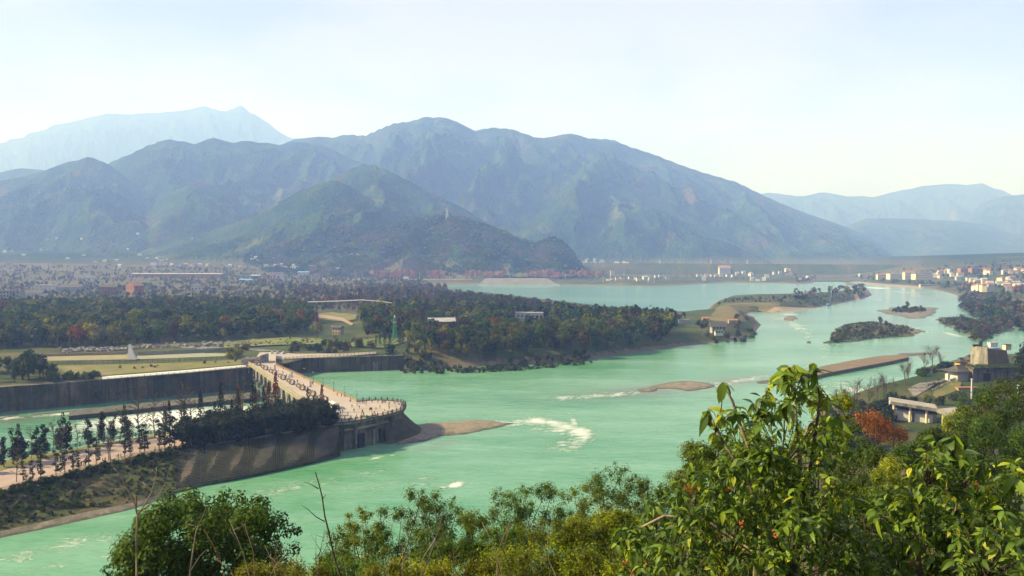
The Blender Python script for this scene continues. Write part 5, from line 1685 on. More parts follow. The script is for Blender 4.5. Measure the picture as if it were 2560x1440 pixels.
# ------------------------------------------------------------------ parked cars
M_carw = pm('white_car_paint', (.75, .75, .76), (.7, .7, .72), .5, .25); M_tyre = pm('tyre', (.015, .015, .015))
def car_proto():
    o = empty('parked_car', (0, 0, 0))
    mb = MB(); prof_ = [(-2.15, .3), (2.15, .3), (2.2, .6), (2.1, .85), (1.15, .98), (-2.0, 1.0), (-2.2, .75)]
    n = len(prof_)
    for y in (-.85, .85):
        for a, z in prof_: mb.v.append((a, y, z))
    for i in range(n): mb.quadface([i, (i + 1) % n, n + (i + 1) % n, n + i][::-1])
    mb.quadface(list(range(n))); mb.quadface([n + i for i in reversed(range(n))])
    mb.build('body', [M_carw], o)
    mb = MB(); b = [(-1.85, .98), (1.15, .98), (.45, 1.46), (-1.35, 1.48)]
    for y, s in ((-.8, 1), (.8, 1)):
        for i, (a, z) in enumerate(b): mb.v.append((a, y * (1 if i < 2 else .8), z))
    for i in range(4): mb.quadface([i, (i + 1) % 4, 4 + (i + 1) % 4, 4 + i][::-1], 1 if i == 2 else 0)
    mb.quadface([0, 1, 2, 3]); mb.quadface([7, 6, 5, 4])
    mb.build('cabin', [M_glass, M_carw], o)
    mb = MB(); mb.box((-.45, 0, 1.49), (1.75, 1.3, .05)); mb.build('roof', [M_carw], o)
    mb = MB(); mb.tube([(0, -.1, 0), (0, .1, 0)], .33, 12); wm = mb.mesh('wheel', [M_tyre])
    mb = MB(); mb.tube([(0, -.12, 0), (0, .12, 0)], .18, 10); rm = mb.mesh('rim', [M_conc])
    for x in (-1.35, 1.35):
        for y in (-.8, .8): w = add('wheel', wm, o, (x, y, .33)); add('rim', rm, w)
    for y in (-.6, .6):
        mb = MB(); mb.box((2.14, y, .68), (.1, .35, .16)); mb.build('headlight', [M_glass], o)
    return o
car0 = car_proto()
labs = ['white parked car next to the bridge end', 'white parked car between two other white cars', 'white parked car next to the river wall railing']
for i, (px_, py_) in enumerate([(679.5, 884.5), (692, 884.5), (707.5, 884.5)]):
    p = at(px_, py_, ZG + .08); rz = math.radians(-112 + 6 * i)
    c = car0 if i == 0 else copy_tree(car0, p, rz)
    c.location = p; c.rotation_euler = (0, 0, rz)
    tag(c, labs[i], 'car', 'cars parked beyond the bridge')

# ------------------------------------------------------------------ buildings
M_wallw = pm('white_wall', (0.48, 0.47, 0.45), (0.40, 0.39, 0.37), .15, .85); M_wallg = pm('grey_wall', (0.30, 0.30, 0.29), (0.22, 0.22, 0.21), .15, .9)
M_walls = pm('sand_wall', (0.36, 0.28, 0.18), (0.30, 0.24, 0.15), .15, .9); M_wallo = pm('orange_wall', (0.25, 0.125, 0.075), (0.21, 0.105, 0.065), .15, .9)
M_brick = pm('brick_wall', (0.26, 0.13, 0.08), (0.19, 0.10, 0.065), .3, .9); M_roofw = pm('pale_roof', (0.36, 0.36, 0.36), (0.29, 0.29, 0.30), .2, .6)
M_roofp = pm('pale_blue_roof', (0.30, 0.46, 0.58), (0.36, 0.50, 0.60), .2, .5); M_redroof = pm('red_roof', (0.40, 0.07, 0.06), (0.33, 0.06, 0.05), .3, .8)
WALLN = {'white': M_wallw, 'grey': M_wallg, 'sandy': M_walls, 'orange': M_wallo, 'brick': M_brick, 'cream': M_cream}
ROOFN = {'grey': M_roof, 'orange': M_rust, 'pale': M_roofw, 'blue': M_blue, 'pale blue': M_roofp, 'red': M_redroof}
HM = {}
def house(loc, w, d, h, rz, wall, roof, label, group=None, name='house', flat=False, wins=None, hip=0.0, rise=None, cat='house', eave=.5):
    o = empty(name, loc, rz, label=label, cat=cat, group=group)
    key = ('w', round(w), round(d), round(h), wall)
    w, d, h = round(w), round(d), round(h)
    if key not in HM:
        mb = MB(); mb.box((0, 0, h / 2 - 1), (w, d, h + 2)); HM[key] = mb.mesh('wall', [WALLN[wall]])
    add('wall', HM[key], o)
    rise = rise if rise is not None else d * .28
    key = ('r', w, d, h, roof, flat, hip, round(rise, 1))
    if key not in HM:
        mb = MB()
        if flat: mb.box((0, 0, h + .25), (w + eave, d + eave, .5))
        else: mb.gable((0, 0, h + .01), (w, d), rise, 0, eave, hip=hip)
        HM[key] = mb.mesh('roof', [ROOFN[roof]])
    add('roof', HM[key], o)
    if wins:
        nx_, nz_, ww, wh = wins
        k2 = ('win', ww, wh)
        if k2 not in HM:
            mb = MB(); mb.box((0, 0, 0), (ww, .3, wh)); HM[k2] = mb.mesh('window', [M_glass])
        for j in range(nz_):
            for i in range(nx_):
                add('window', HM[k2], o, ((i + .5) / nx_ * w - w / 2, -d / 2 - .02, h * (j + .55) / nz_))
    return o
def hz_(px_, py_, y0=560):
    return hit(px_, py_, y0, 5200)
def placed(px_, py_, wpx, hpx, **k):
    """house by its base centre, pixel width and pixel height"""
    x, y, z = hz_(px_, py_, k.pop('y0', 560))
    s = y / F
    return house((x, y, z), wpx * s, k.pop('dep', .75) * wpx * s, hpx * s, k.pop('rz', 0.0), **k)

def village(name, spots, walls, roofs, where, wr=(8, 13), hr=(5, 9), seed=0, rz=.3):
    q = np.random.default_rng(seed)
    for (px_, py_) in spots:
        x, y, z = hz_(px_, py_, 900)
        wl = walls[q.integers(len(walls))]; rf = roofs[q.integers(len(roofs))]
        house((x, y, z), q.uniform(*wr), q.uniform(7, 10), q.uniform(*hr), q.uniform(-rz, rz) + (math.pi / 2 if q.random() < .35 else 0), wl, rf,
              f'small {wl} house with {rf} roof {where}', f'{wl} houses with {rf} roofs {where}')
q = np.random.default_rng(81)
def spray(n, x0, x1, y0, y1, slope=0.0):
    return [(q.uniform(x0, x1), q.uniform(y0, y1) + slope * (k / n)) for k in range(n)]
sp1 = []
for k in range(30):
    px_ = 1448 + 122 * q.random() ** .9; sp1.append((px_, 650 + (px_ - 1448) * .12 + q.uniform(-3, 12)))
village('v1', sp1, ['white'], ['pale', 'grey'], 'in the village at the foot of the dark knoll', (9, 15), (6, 11), 1)
village('v2', [(1531,700),(1542,701),(1555,701),(1575,698),(1588,699),(1597,703),(1612,699),(1625,701),(1640,694),(1650,693),(1520,702),(1668,699)], ['white', 'cream'], ['grey', 'pale'], 'on the far lake shore beside the redwoods', (9, 14), (6, 10), 2)
village('v3', [(1745,692),(1755,692),(1767,692),(1779,692.5),(1791,692),(1804,692.5),(1818,692),(1832,693)], ['white'], ['orange'], 'in the straight row above the lake meadow', (12, 16), (6, 8), 3, .08)
sp3 = [(1838 + 136 * q.random(), 682 + q.uniform(-6, 12)) for k in range(34)]
village('v4', sp3, ['white', 'white', 'cream'], ['grey', 'orange', 'pale'], 'in the crowded village near the spit', (9, 14), (6, 11), 4)
village('v5', [(2336,692),(2345,690),(2352,684),(2362,682),(2372,682),(2380,690),(2395,700),(2350,696),(2400,690)], ['white', 'cream'], ['orange', 'pale'], 'scattered beyond the far river bend', (10, 15), (5, 9), 5)
sp6 = [(2432 + 140 * q.random(), 715 + q.uniform(-10, 13)) for k in range(26)]
village('v6', sp6, ['white', 'cream'], ['orange', 'pale', 'pale'], 'in the terraced quarter above the bushy river bank', (10, 17), (7, 12), 6)
sp7 = [(2455 + 130 * q.random(), 681 + q.uniform(-4, 5)) for k in range(12)]
village('v7', sp7, ['white', 'cream'], ['orange'], 'on the high terrace beyond the river bend', (14, 24), (6, 10), 7)
sp8 = [(365 + 55 * q.random(), 655 + q.uniform(-13, 8)) for k in range(10)]
village('v8', sp8, ['white', 'cream'], ['grey', 'pale'], 'in the hamlet above the long shed', (9, 15), (5, 9), 8)
sp9 = [(12,632),(30,630),(105,626),(120,600),(142,598),(205,600),(240,656),(262,655),(292,653),(170,648),(210,640),(320,625),(350,640),(60,640),(345,588),(480,600),(632,652),(645,655),(640,648),(300,668),(500,665),(520,664),(545,668),(430,662),(465,664),(600,672),(665,668),(690,666),(868,640),(880,641),(893,640),(1015,700),(845,676),(860,680),(575,668)]
village('v9', sp9, ['white', 'cream', 'sandy'], ['grey', 'pale', 'pale blue'], 'scattered over the hazy valley floor', (9, 16), (4, 8), 9)
sp10 = [(678 + 80 * q.random(), 672 + q.uniform(-6, 5)) for k in range(12)] + [(445 + 60 * q.random(), 668 + q.uniform(-4, 3)) for k in range(6)]
village('v10', sp10, ['white', 'cream', 'grey'], ['grey', 'pale', 'orange'], 'in the roadside settlement beyond the long shed', (9, 18), (5, 9), 10)
sp11 = [(1560,660),(1612,668),(1622,664),(1690,680),(1725,672),(1705,684),(1760,700),(1880,700),(1895,701),(1910,700),(2000,698),(2020,696),(2150,690),(2420,700)]
village('v11', sp11, ['white'], ['grey', 'pale'], 'standing alone at the foot of the blue mountain', (9, 14), (5, 9), 11)

# larger single buildings
placed(445, 694, 232, 9, dep=.07, wall='brick', roof='pale', label='very long low shed with a pale roof on the valley floor', name='long_shed', cat='shed', rise=2.0, rz=-.09)
placed(616, 706, 32, 7, wall='white', roof='blue', label='low shed with a flat bright blue roof', name='shed', cat='shed', rise=2.0)
placed(640, 697, 22, 8, wall='brick', roof='pale blue', label='shed with a pale blue roof beside the bright blue one', name='shed', cat='shed', rise=2.0)
placed(760, 688, 28, 7, wall='white', roof='blue', label='blue-roofed hall beside the orange house', name='hall', cat='hall', rise=2.0)
placed(27, 753, 56, 26, wall='grey', roof='grey', flat=True, label='three-storey grey block with rows of dark windows', name='apartment_block', cat='building', wins=(7, 3, 2.2, 2.4), dep=.4, y0=900)
placed(85, 747, 56, 14, wall='white', roof='grey', label='two-storey white house with a wide grey roof and dark windows', wins=(6, 1, 2, 2), dep=.5, y0=900)
placed(115, 728, 42, 16, wall='white', roof='pale', label='white upper house with a flat pale roof behind the grey-roofed one', flat=True, wins=(4, 2, 1.6, 1.6), dep=.5, y0=900)
placed(182, 729, 66, 12, wall='grey', roof='grey', hip=8, label='broad low hall with a grey hipped roof', name='hall', cat='hall', dep=.5, y0=900, rise=5)
placed(222, 704, 22, 12, wall='white', roof='pale', flat=True, label='small white cube house beside a tall pale mast', wins=(2, 1, 2, 2), y0=900)
placed(275, 737, 46, 20, wall='brick', roof='grey', label='long brown brick house with a grey roof', dep=.5, wins=(6, 2, 1.4, 1.4), y0=900)
placed(338, 739, 28, 24, wall='orange', roof='orange', label='tall orange-brown gabled house with a dark stairwell', dep=1.1, rz=1.1, wins=(2, 3, 1.6, 1.6), y0=900)
placed(512, 727, 62, 11, wall='white', roof='grey', flat=True, label='long white single-storey house with dark openings', dep=.3, wins=(7, 1, 2.6, 2.0), y0=900)
placed(692, 701, 28, 20, wall='white', roof='red', label='white three-storey house with a red roof edge', flat=True, wins=(4, 3, 1.6, 1.4), dep=.8)
placed(782, 680, 17, 14, wall='orange', roof='grey', label='orange gabled house beside the blue-roofed hall', wins=(2, 2, 1.6, 1.6))
placed(1810, 686, 28, 16, wall='white', roof='orange', label='white hall with an orange roof rising above the straight row', name='hall', cat='hall', wins=(4, 2, 2, 2))
placed(1531, 690, 10, 14, wall='cream', roof='grey', flat=True, label='cream tower house at the end of the lakeside row', name='tower_house', cat='house', wins=(2, 3, 1.6, 1.6))
for px_, w_, h_, lab in ((2240, 40, 12, 'cream hotel wing with a plain flat roof'), (2272, 26, 16, 'taller cream hotel block with an orange roof'), (2305, 44, 12, 'cream hotel wing stepping down towards the woods'), (2203, 22, 10, 'small cream house with an orange roof beside the hotel')):
    placed(px_, 697, w_, h_, wall='cream', roof='orange' if 'orange' in lab else 'pale', flat='orange' not in lab, label=lab, name='hotel_block', cat='building', dep=.5, wins=(7, 2, 2, 1.8))
for px_, w_, lab in ((2411, 28, 'orange-walled block with a pale flat roof'), (2440, 30, 'wider orange-walled block beside its twin')):
    placed(px_, 681, w_, 10, wall='orange', roof='pale', flat=True, label=lab, name='orange_block', cat='building', dep=.6, wins=(6, 2, 2, 1.6))
placed(2322, 716, 46, 5, wall='cream', roof='pale', flat=True, label='low pale arcade with dark bays beside the sandbar', name='arcade', cat='building', dep=.15, wins=(9, 1, 2.6, 2.4), y0=900)
# in the central wood
placed(845, 836, 24, 17, wall='sandy', roof='grey', label='two-storey sandy house with a grey roof in the clearing', wins=(3, 2, 1.0, 1.2), rz=-.3)
placed(840, 822, 22, 6, wall='white', roof='pale', flat=True, label='low white shed behind the sandy house', name='shed', cat='shed')
placed(1104, 816, 66, 12, wall='brick', roof='pale', label='long brick barn with a grey sheet roof in the wood', name='barn', cat='barn', rz=.10, dep=.45, rise=3.4, wins=(5, 1, 1.4, 1.4))
placed(1320, 798, 76, 16, wall='white', roof='pale', flat=True, label='long white flat-roofed hall below the dam', name='hall', cat='hall', dep=.35, rz=-.05, wins=(8, 1, 1.6, 2.0))
# on the spit
placed(1794, 827, 34, 11, wall='grey', roof='grey', label='two-storey white house with a dark tiled roof on the spit', dep=.7, wins=(4, 2, 1.4, 1.5), eave=1.2, rise=4.5)
placed(1797, 833, 20, 6, wall='white', roof='grey', label='white porch wing in front of the spit house', dep=.5, wins=(3, 1, 1.4, 1.4))
placed(1709, 808, 24, 8, wall='white', roof='pale', flat=True, label='low white shed at the wooded root of the spit', name='shed', cat='shed', dep=.4)
placed(1832, 808, 22, 8, wall='sandy', roof='orange', label='sandy cottage with an orange roof on the spit', dep=.6)
placed(1764, 803, 16, 8, wall='sandy', roof='orange', label='tiny orange-roofed hut beside the spit house', name='hut', cat='hut')
placed(2083, 728, 9, 4, wall='white', roof='pale', flat=True, label='white site cabin on the dike', name='cabin', cat='cabin', y0=900)

# ---- dam bridge at the lake outlet
a0 = G(1300, 781, 9.6); a1 = G(1478, 800, 9.6)
a0 = np.array(A(1300, 757, 1000)); a1 = np.array(A(1476, 777, 1000)); 
dv = a1 - a0; dv[2] = 0; Ld = np.linalg.norm(dv); rzd = math.atan2(dv[1], dv[0]); zt_ = a0[2]
zt2 = a1[2]
o = empty('dam_bridge', (a0[0], a0[1], 0), rzd, label='pale concrete dam bridge with slanting struts at the lake outlet', cat='bridge')
slope = (zt2 - zt_) / Ld
def dz(x): return zt_ + slope * x
mb = MB()
for x0_, x1_ in ((0, Ld * .72), (Ld * .68, Ld)):
    b = len(mb.v)
    for y in (-3, 3):
        for (x, z) in ((x0_, dz(x0_) - 1.2), (x1_, dz(x1_) - 1.2), (x1_, dz(x1_)), (x0_, dz(x0_))): mb.v.append((x, y, z + (.05 if x0_ else 0)))
    for f in ((0, 1, 2, 3), (7, 6, 5, 4), (3, 2, 6, 7), (0, 4, 5, 1), (0, 3, 7, 4), (1, 5, 6, 2)): mb.quadface([b + i for i in f])
mb.build('deck', [M_conc], o)
for k in range(7):
    x = Ld * (.04 + .15 * k)
    mb = MB(); mb.box((x, 0, dz(x) / 2 - 1), (1.6, 5.0, dz(x) - 1.4)); mb.build('pier', [M_dconc], o)
for k in range(4):
    x = Ld * (.22 + .15 * k)
    mb = MB(); mb.tube([(x - 9, -3.2, dz(x) - 9), (x + 3, -3.2, dz(x) - 1.5)], .9, 4); mb.build('strut', [M_conc], o)
# ---- white pipeline footbridge
pl = [np.array(A(px_, py_, 930)) for px_, py_ in ((770,755),(850,752.5),(905,750),(945,753),(982,757.5))]
o = empty('pipe_bridge', (pl[0][0], pl[0][1], 0), label='thin white pipe bridge crossing above the brown redwoods', cat='bridge'); oo = np.array(o.location)
mb = MB(); mb.tube([tuple(p - oo) for p in pl], .7, 6); mb.build('pipe', [M_white], o)
for p in pl:
    mb = MB(); mb.box((p[0] - oo[0], p[1] - oo[1], p[2] / 2), (.8, .8, p[2])); mb.build('pier', [M_conc], o)
# ---- lattice towers
def lattice(name, loc, h, w0, w1, mat, label, n=6, thick=.12, cat='tower', arms=(), plat=None):
    o = empty(name, loc, .4, label=label, cat=cat)
    mb = MB()
    W = lambda t: w0 * (1 - t) + w1 * t
    for s in ((1, 1), (1, -1), (-1, -1), (-1, 1)):
        mb = MB(); mb.tube([(s[0] * w0 / 2, s[1] * w0 / 2, -1), (s[0] * w1 / 2, s[1] * w1 / 2, h)], thick, 4); mb.build('leg', [mat], o)
    mb = MB()
    for k in range(n):
        t0, t1 = k / n, (k + 1) / n
        c0 = [(W(t0) / 2 * a, W(t0) / 2 * b, h * t0) for a, b in ((1, 1), (1, -1), (-1, -1), (-1, 1))]
        c1 = [(W(t1) / 2 * a, W(t1) / 2 * b, h * t1) for a, b in ((1, 1), (1, -1), (-1, -1), (-1, 1))]
        for i in range(4):
            mb.tube([c0[i], c1[(i + 1) % 4]], thick * .7, 4); mb.tube([c0[(i + 1) % 4], c1[i]], thick * .7, 4); mb.tube([c1[i], c1[(i + 1) % 4]], thick * .7, 4)
    mb.build('bracing', [mat], o, kind='stuff')
    for z, L in arms:
        mb = MB(); mb.box((0, 0, z), (L, thick * 3, thick * 3)); mb.build('cross_arm', [mat], o)
    if plat:
        mb = MB(); mb.lathe([(plat[1], 0), (plat[1], .3)], (0, 0, plat[0]), 10); mb.build('platform', [M_white], o)
        mb = MB(); mb.lathe([(.5, 0), (.5, 1.6), (.2, 2.0)], (0, 0, h), 8); mb.build('antenna', [M_white], o)
    return o
M_greenst = pm('green_steel', (.03, .22, .11), (.04, .26, .14), 1); M_pyl = pm('pylon_steel', (.42, .44, .46), (.36, .38, .40), 1)
x, y, z = hz_(987, 851)
lattice('lattice_mast', (x, y, z), 18.5, 3.4, 1.2, M_greenst, 'slender green lattice mast with white platforms among dark conifers', 8, .14, arms=((15, 5),), plat=(14.6, 1.6))
x, y, z = hz_(1118, 571)
p = A(1118, 573, 2835); zz = float(mountains(np.array([p[0]]), np.array([2835.]))[0])
lattice('power_pylon', (p[0], 2835, zz - 1), 42, 9, 1.6, M_pyl, 'pale power pylon on top of the low wooded hill', 7, .5, arms=((38, 16), (32, 18)))
for px_, py_ in ((1777, 680), (1868, 672), (1650, 690)):
    p = A(px_, py_, 3300); zz = float(terrain(p[0], 3300.)[0])
    o = lattice('power_pylon', (p[0], 3300, zz), 45, 8, 1.6, M_pyl, 'distant hazy power pylon before the blue mountain', 6, .35, arms=((40, 16), (33, 18)))
    o['group'] = 'pylons before the blue mountain'
# tall pale masts along the far shore
mb = MB(); mb.tube([(0, 0, -1), (0, 0, 17)], [.45, .25], 6); mast_me = mb.mesh('pole', [M_white]); mb = MB(); mb.box((0, 0, 17.2), (3, .5, .5)); mh_me = mb.mesh('lamp_head', [M_white])
for px_, py_ in ((888,697),(905,698),(937,697),(1049,697),(1075,697),(1123,697),(1272,697),(1276,697),(1331,697),(1413,697),(1508,706),(1620,706),(1635,706),(1560,690)):
    x, y, z = hz_(px_, py_); o = empty('lamp_mast', (x, y, z), label='tall thin pale lamp mast along the far lake road', cat='lamp mast', group='lamp masts along the far lake road'); add('pole', mast_me, o); add('lamp_head', mh_me, o)
for px_, py_, h_ in ((234,738,17),(1302,790,14),(1137,815,9)):
    x, y, z = hz_(px_, py_); o = empty('lamp_mast', (x, y, z), label={234: 'pale mast beside the broad grey-roofed hall', 1302: 'thin white mast beside the long white hall', 1137: 'short white aerial mast at the end of the brick barn'}[px_], cat='mast'); a = add('pole', mast_me, o); b = add('lamp_head', mh_me, o); o.scale = (.6, .6, h_ / 17)
# grey embankment on the far shore
q_ = [G(px_, py_, 0) for px_, py_ in ((1195,713),(1400,713.5),(1400,711),(1195,710.5))]
yb = q_[0][1]
o = empty('stone_embankment', (q_[0][0], yb, 0), label='broad pale grey stone embankment on the far lake shore', cat='embankment')
xw = q_[1][0] - q_[0][0]
mb = MB(); b0 = [(0, -4), (xw, -4), (xw * .97, 70), (xw * .03, 70)]; b1 = [(xw * .08, 16), (xw * .86, 16), (xw * .84, 60), (xw * .10, 60)]
for p in b0: mb.v.append((p[0], p[1], -1))
for p in b1: mb.v.append((p[0], p[1], 17))
for i in range(4): mb.quadface([i, (i + 1) % 4, 4 + (i + 1) % 4, 4 + i])
mb.quadface([4, 5, 6, 7]); mb.build('rampart', [pm('embankment_stone', (.20, .19, .18), (.16, .155, .145), .05, .95, .5, .3)], o)
mb = MB(); mb.box((xw * .5, -5, .4), (xw * 1.0, 4, 1.6)); mb.build('toe', [M_white], o)

# ------------------------------------------------------------------ islands, bars, dike
island_grass = pm('island_scrub', (0.055, 0.062, 0.022), (0.035, 0.04, 0.018), .08, .95, .9, .5, (0.11, 0.095, 0.04), .05, dist=1.0)
mound('scrub_island', [(2066,860),(2110,857),(2170,850),(2230,843),(2280,838),(2292,832),(2285,822),(2250,815),(2190,808),(2130,810),(2095,818),(2075,836)], 4.0, .25, [island_grass], seed=1, kind='structure')
mound('gravel_bar', [(2100,822),(2150,806),(2220,806),(2290,822),(2320,830),(2300,836),(2240,835),(2120,836)], .7, .08, [M_pebble], seed=2, kind='structure')
mound('gravel_bar', [(2195,776),(2230,768),(2300,766),(2350,770),(2345,782),(2320,796),(2270,797),(2240,788),(2205,785)], .9, .06, [M_pebble], seed=3, kind='structure')
mound('scrub_island', [(2212,778),(2250,772),(2290,770),(2322,773),(2318,780),(2270,783),(2230,781)], 2.6, .2, [island_grass], seed=4, kind='structure')
mound('scrub_island', [(2333,800),(2350,793),(2400,795),(2450,802),(2500,812),(2532,818),(2520,830),(2490,838),(2470,850),(2440,850),(2410,835),(2375,815)], 3.2, .22, [island_grass], seed=5, kind='structure')
mound('gravel_bar', [(1585,974),(1625,965),(1655,960),(1668,955),(1720,951),(1770,957),(1795,966),(1760,975),(1715,979),(1675,972),(1655,974),(1638,981),(1605,983)], .9, .1, [M_gravel], seed=6, step=2, kind='structure')
mound('gravel_bar', [(2205,890),(2260,882),(2320,880),(2345,884),(2320,889),(2260,893)], .45, .06, [M_pebble], seed=7, kind='structure')
mound('gravel_bar', [(1953,797),(1965,790),(1990,790),(1998,797),(1985,802),(1962,802)], .7, .1, [M_gravel], seed=8, kind='structure')
mound('gravel_bar', [(1880,955),(1960,940),(2060,928),(2070,936),(1990,950),(1900,964)], .25, .05, [M_pebble], seed=9, kind='structure')
mound('sand_flat', [(2120,701),(2160,704),(2220,708),(2300,714),(2330,718),(2310,724),(2240,718),(2170,713)], 1.2, .05, [pm('sand', (.28, .225, .155), (.22, .18, .125), .02)], seed=10, step=8, kind='structure')
dk = G2([(1995,958),(2070,940),(2150,925),(2230,910),(2272,900),(2268,893),(2200,896),(2130,908),(2060,922),(1985,942)], 0)
o = empty('flood_dike', (dk[0][0], dk[0][1], 0), label='straight flat-topped earth dike standing in the river shallows', cat='dike')
mb = MB(); mb.prism(R(dk, o.location), -1, 1.9); mb.build('body', [pm('dike_side', (.14, .105, .07), (.09, .07, .05), .3)], o)
cen_ = np.mean(np.array(dk), 0); dk2 = [tuple(np.array(p) * 1.0 + (cen_ - np.array(p)) * .02) for p in dk]
mb = MB(); mb.prism(R(dk2, o.location), 1.9, 2.15); mb.build('crest', [pm('dike_top', (.17, .125, .075), (.13, .10, .06), .15, .9, .4, 1)], o)
# boulder in the rapids
p = G(2022, 857, 0); mb = MB(); mb.lathe([(2.2, -1), (2.0, .4), (1.1, 1.2), (.3, 1.5)], (0, 0, 0), 9); mb.build('river_boulder', [M_stone], loc=(p[0], p[1], 0), label='dark boulder breaking the river surface below the scrub island', cat='boulder')

# crane on the spit
x, y, z = G(2073, 764, 1.5)
o = empty('crane', (x, y, 0.8), label='blue-grey lattice crane working on the dike', cat='crane')
mb = MB(); mb.box((0, 0, 1.0), (5, 3.4, 1.6)); mb.build('undercarriage', [M_dark], o)
mb = MB(); mb.box((-1, 0, 3), (4.5, 3, 2.4)); mb.build('cab', [M_blue], o)
mb = MB()
for a in (-.5, .5):
    for b in (-.5, .5): mb.tube([(1 + a, b, 3), (5 + a * .4, b * .4, 33)], .22, 4)
for k in range(12):
    t0, t1 = k / 12, (k + 1) / 12
    mb.tube([(1 + 4 * t0 - .5, -.5, 3 + 30 * t0), (1 + 4 * t1 + .5, -.5, 3 + 30 * t1)], .14, 4)
mb.build('boom', [pm('crane_steel', (.12, .2, .3), (.1, .16, .24), 1)], o)
mb = MB(); mb.tube([(1, 0, 3), (-3, 0, 16), (5, 0, 33)], .12, 4); mb.build('stay', [M_dark], o)

# ------------------------------------------------------------------ lawns, paths, rubble on the middle ground
def drape(name, pxpoly, off, mat, step=4.0, kind='structure', **k):
    poly = G2(pxpoly, 9.6); pd = densify(poly, step)
    P = np.array(pd); X, Y = np.meshgrid(np.arange(P[:, 0].min(), P[:, 0].max(), step * 2), np.arange(P[:, 1].min(), P[:, 1].max(), step * 2)); X = X.ravel(); Y = Y.ravel()
    kk = in_poly(X, Y, pd); rr_ = delaunay_2d_cdt([Vector(p) for p in pd] + [Vector(p) for p in zip(X[kk], Y[kk])], [(i, (i + 1) % len(pd)) for i in range(len(pd))], [], 0, .01)
    PV_ = np.array([(v.x, v.y) for v in rr_[0]]); FV_ = np.array([f for f in rr_[2] if len(f) == 3]); c = PV_[FV_].mean(1); FV_ = FV_[in_poly(c[:, 0], c[:, 1], pd)]
    z = ground_z(PV_[:, 0], PV_[:, 1]) + off
    return add(name, np_mesh(name, np.c_[PV_, z], FV_, [mat], True), kind=kind, **k)
M_sandpath = pm('sandy_path', (.29, .22, .145), (.24, .185, .12), .1)
M_brightgrass = pm('bright_grass', (.095, .13, .02), (.065, .09, .017), .08, .95, .6, .8, (.2, .18, .07), .05)
drape('lawn', [(1310,836),(1380,842),(1440,838),(1452,828),(1400,822),(1330,824)], .9, M_lawn)
drape('garden_path', [(1320,832),(1395,823),(1398,820),(1330,822),(1300,828)], 1.0, M_sandpath)
drape('lawn', [(800,800),(860,806),(890,800),(892,788),(830,782),(790,786)], .9, M_lawn)
drape('garden_path', [(790,795),(850,802),(878,816),(884,812),(856,796),(795,788)], 1.0, M_sandpath)
drape('meadow', [(560,872),(660,866),(800,862),(812,850),(720,845),(620,852),(560,860)], .9, M_brightgrass)
drape('meadow', [(860,868),(960,872),(1010,858),(990,846),(900,850)], .9, M_brightgrass)
drape('spit_field', [(1770,800),(1810,812),(1868,796),(1850,785),(1845,770),(1880,762),(1950,764),(1950,757),(1860,757),(1800,762),(1785,780)], .35, pm('tan_field', (.16, .115, .05), (.10, .095, .035), .05, .95, .5, .5, (.07, .085, .025), .04))
drape('spit_road', [(1860,776),(1920,762),(2000,757),(2080,750),(2140,738),(2120,718),(2128,717),(2152,738),(2090,754),(2000,761),(1925,766),(1870,780)], .5, M_sandpath)
drape('far_path', [(800,699.5),(1180,700),(1180,698.6),(800,698)], 1.0, M_sandpath)
drape('right_bank_road', [(2400,752),(2480,770),(2560,786),(2700,815),(2700,810),(2560,782),(2480,767),(2405,750)], .8, M_pebble)
# rubble heaps along the old canal edge
for k, (a, b, c_, d_) in enumerate([(330,640,868,858),(1010,1100,852,836),(150,330,878,872)]):
    Vs, Fs = [], []
    rr_ = np.random.default_rng(90 + k); mbr = MB()
    for i in range(260):
        t = rr_.random(); px_ = a + (b - a) * t; py_ = c_ + (d_ - c_) * t + rr_.normal(0, 2.5)
        p = G(px_, py_, 9.6); s = rr_.uniform(.5, 1.5)
        mbr.box((p[0], p[1], 9.9 + s * .2), (s * 1.6, s * 1.2, s), rr_.uniform(0, 6), tilt=Matrix.Rotation(rr_.uniform(-.6, .6), 3, 'X'))
    mbr.build('rubble', [M_rubble], kind='stuff', label='loose broken stones heaped along the canal edge', cat='rubble')

# ------------------------------------------------------------------ right bank: ruin, pavilions, blue-white building
x, y, z = G(2486, 953, 9.6)
o = empty('concrete_bunker', (x, y, 9.0), .10, label='massive weathered concrete abutment with a grassy lower roof and a dark doorway', cat='abutment')
mb = MB(); mb.box((0, 3.2, 3.6), (26, 5.6, 8.4)); mb.build('lower_storey', [M_conc], o)
mb = MB(); mb.box((-4.2, .42, 2.6), (4.2, .3, 4.8)); dr = mb.build('doorway', [M_dark], o)
mb = MB(); mb.box((-6.8, .3, 3.4), (.5, .7, 6.4)); mb.box((-1.6, .3, 3.4), (.5, .7, 6.4)); mb.build('door_surround', [M_conc], dr)
for xx in (-12.4, -9.4, 4.5, 8.5, 12.4):
    mb = MB(); mb.box((xx, .2, 3.6), (.8, .9, 8.0)); mb.build('pilaster', [M_conc], o)
mb = MB(); mb.box((0, 2.0, 8.1), (27.5, 8.5, .7)); mb.build('slab', [M_dconc], o)
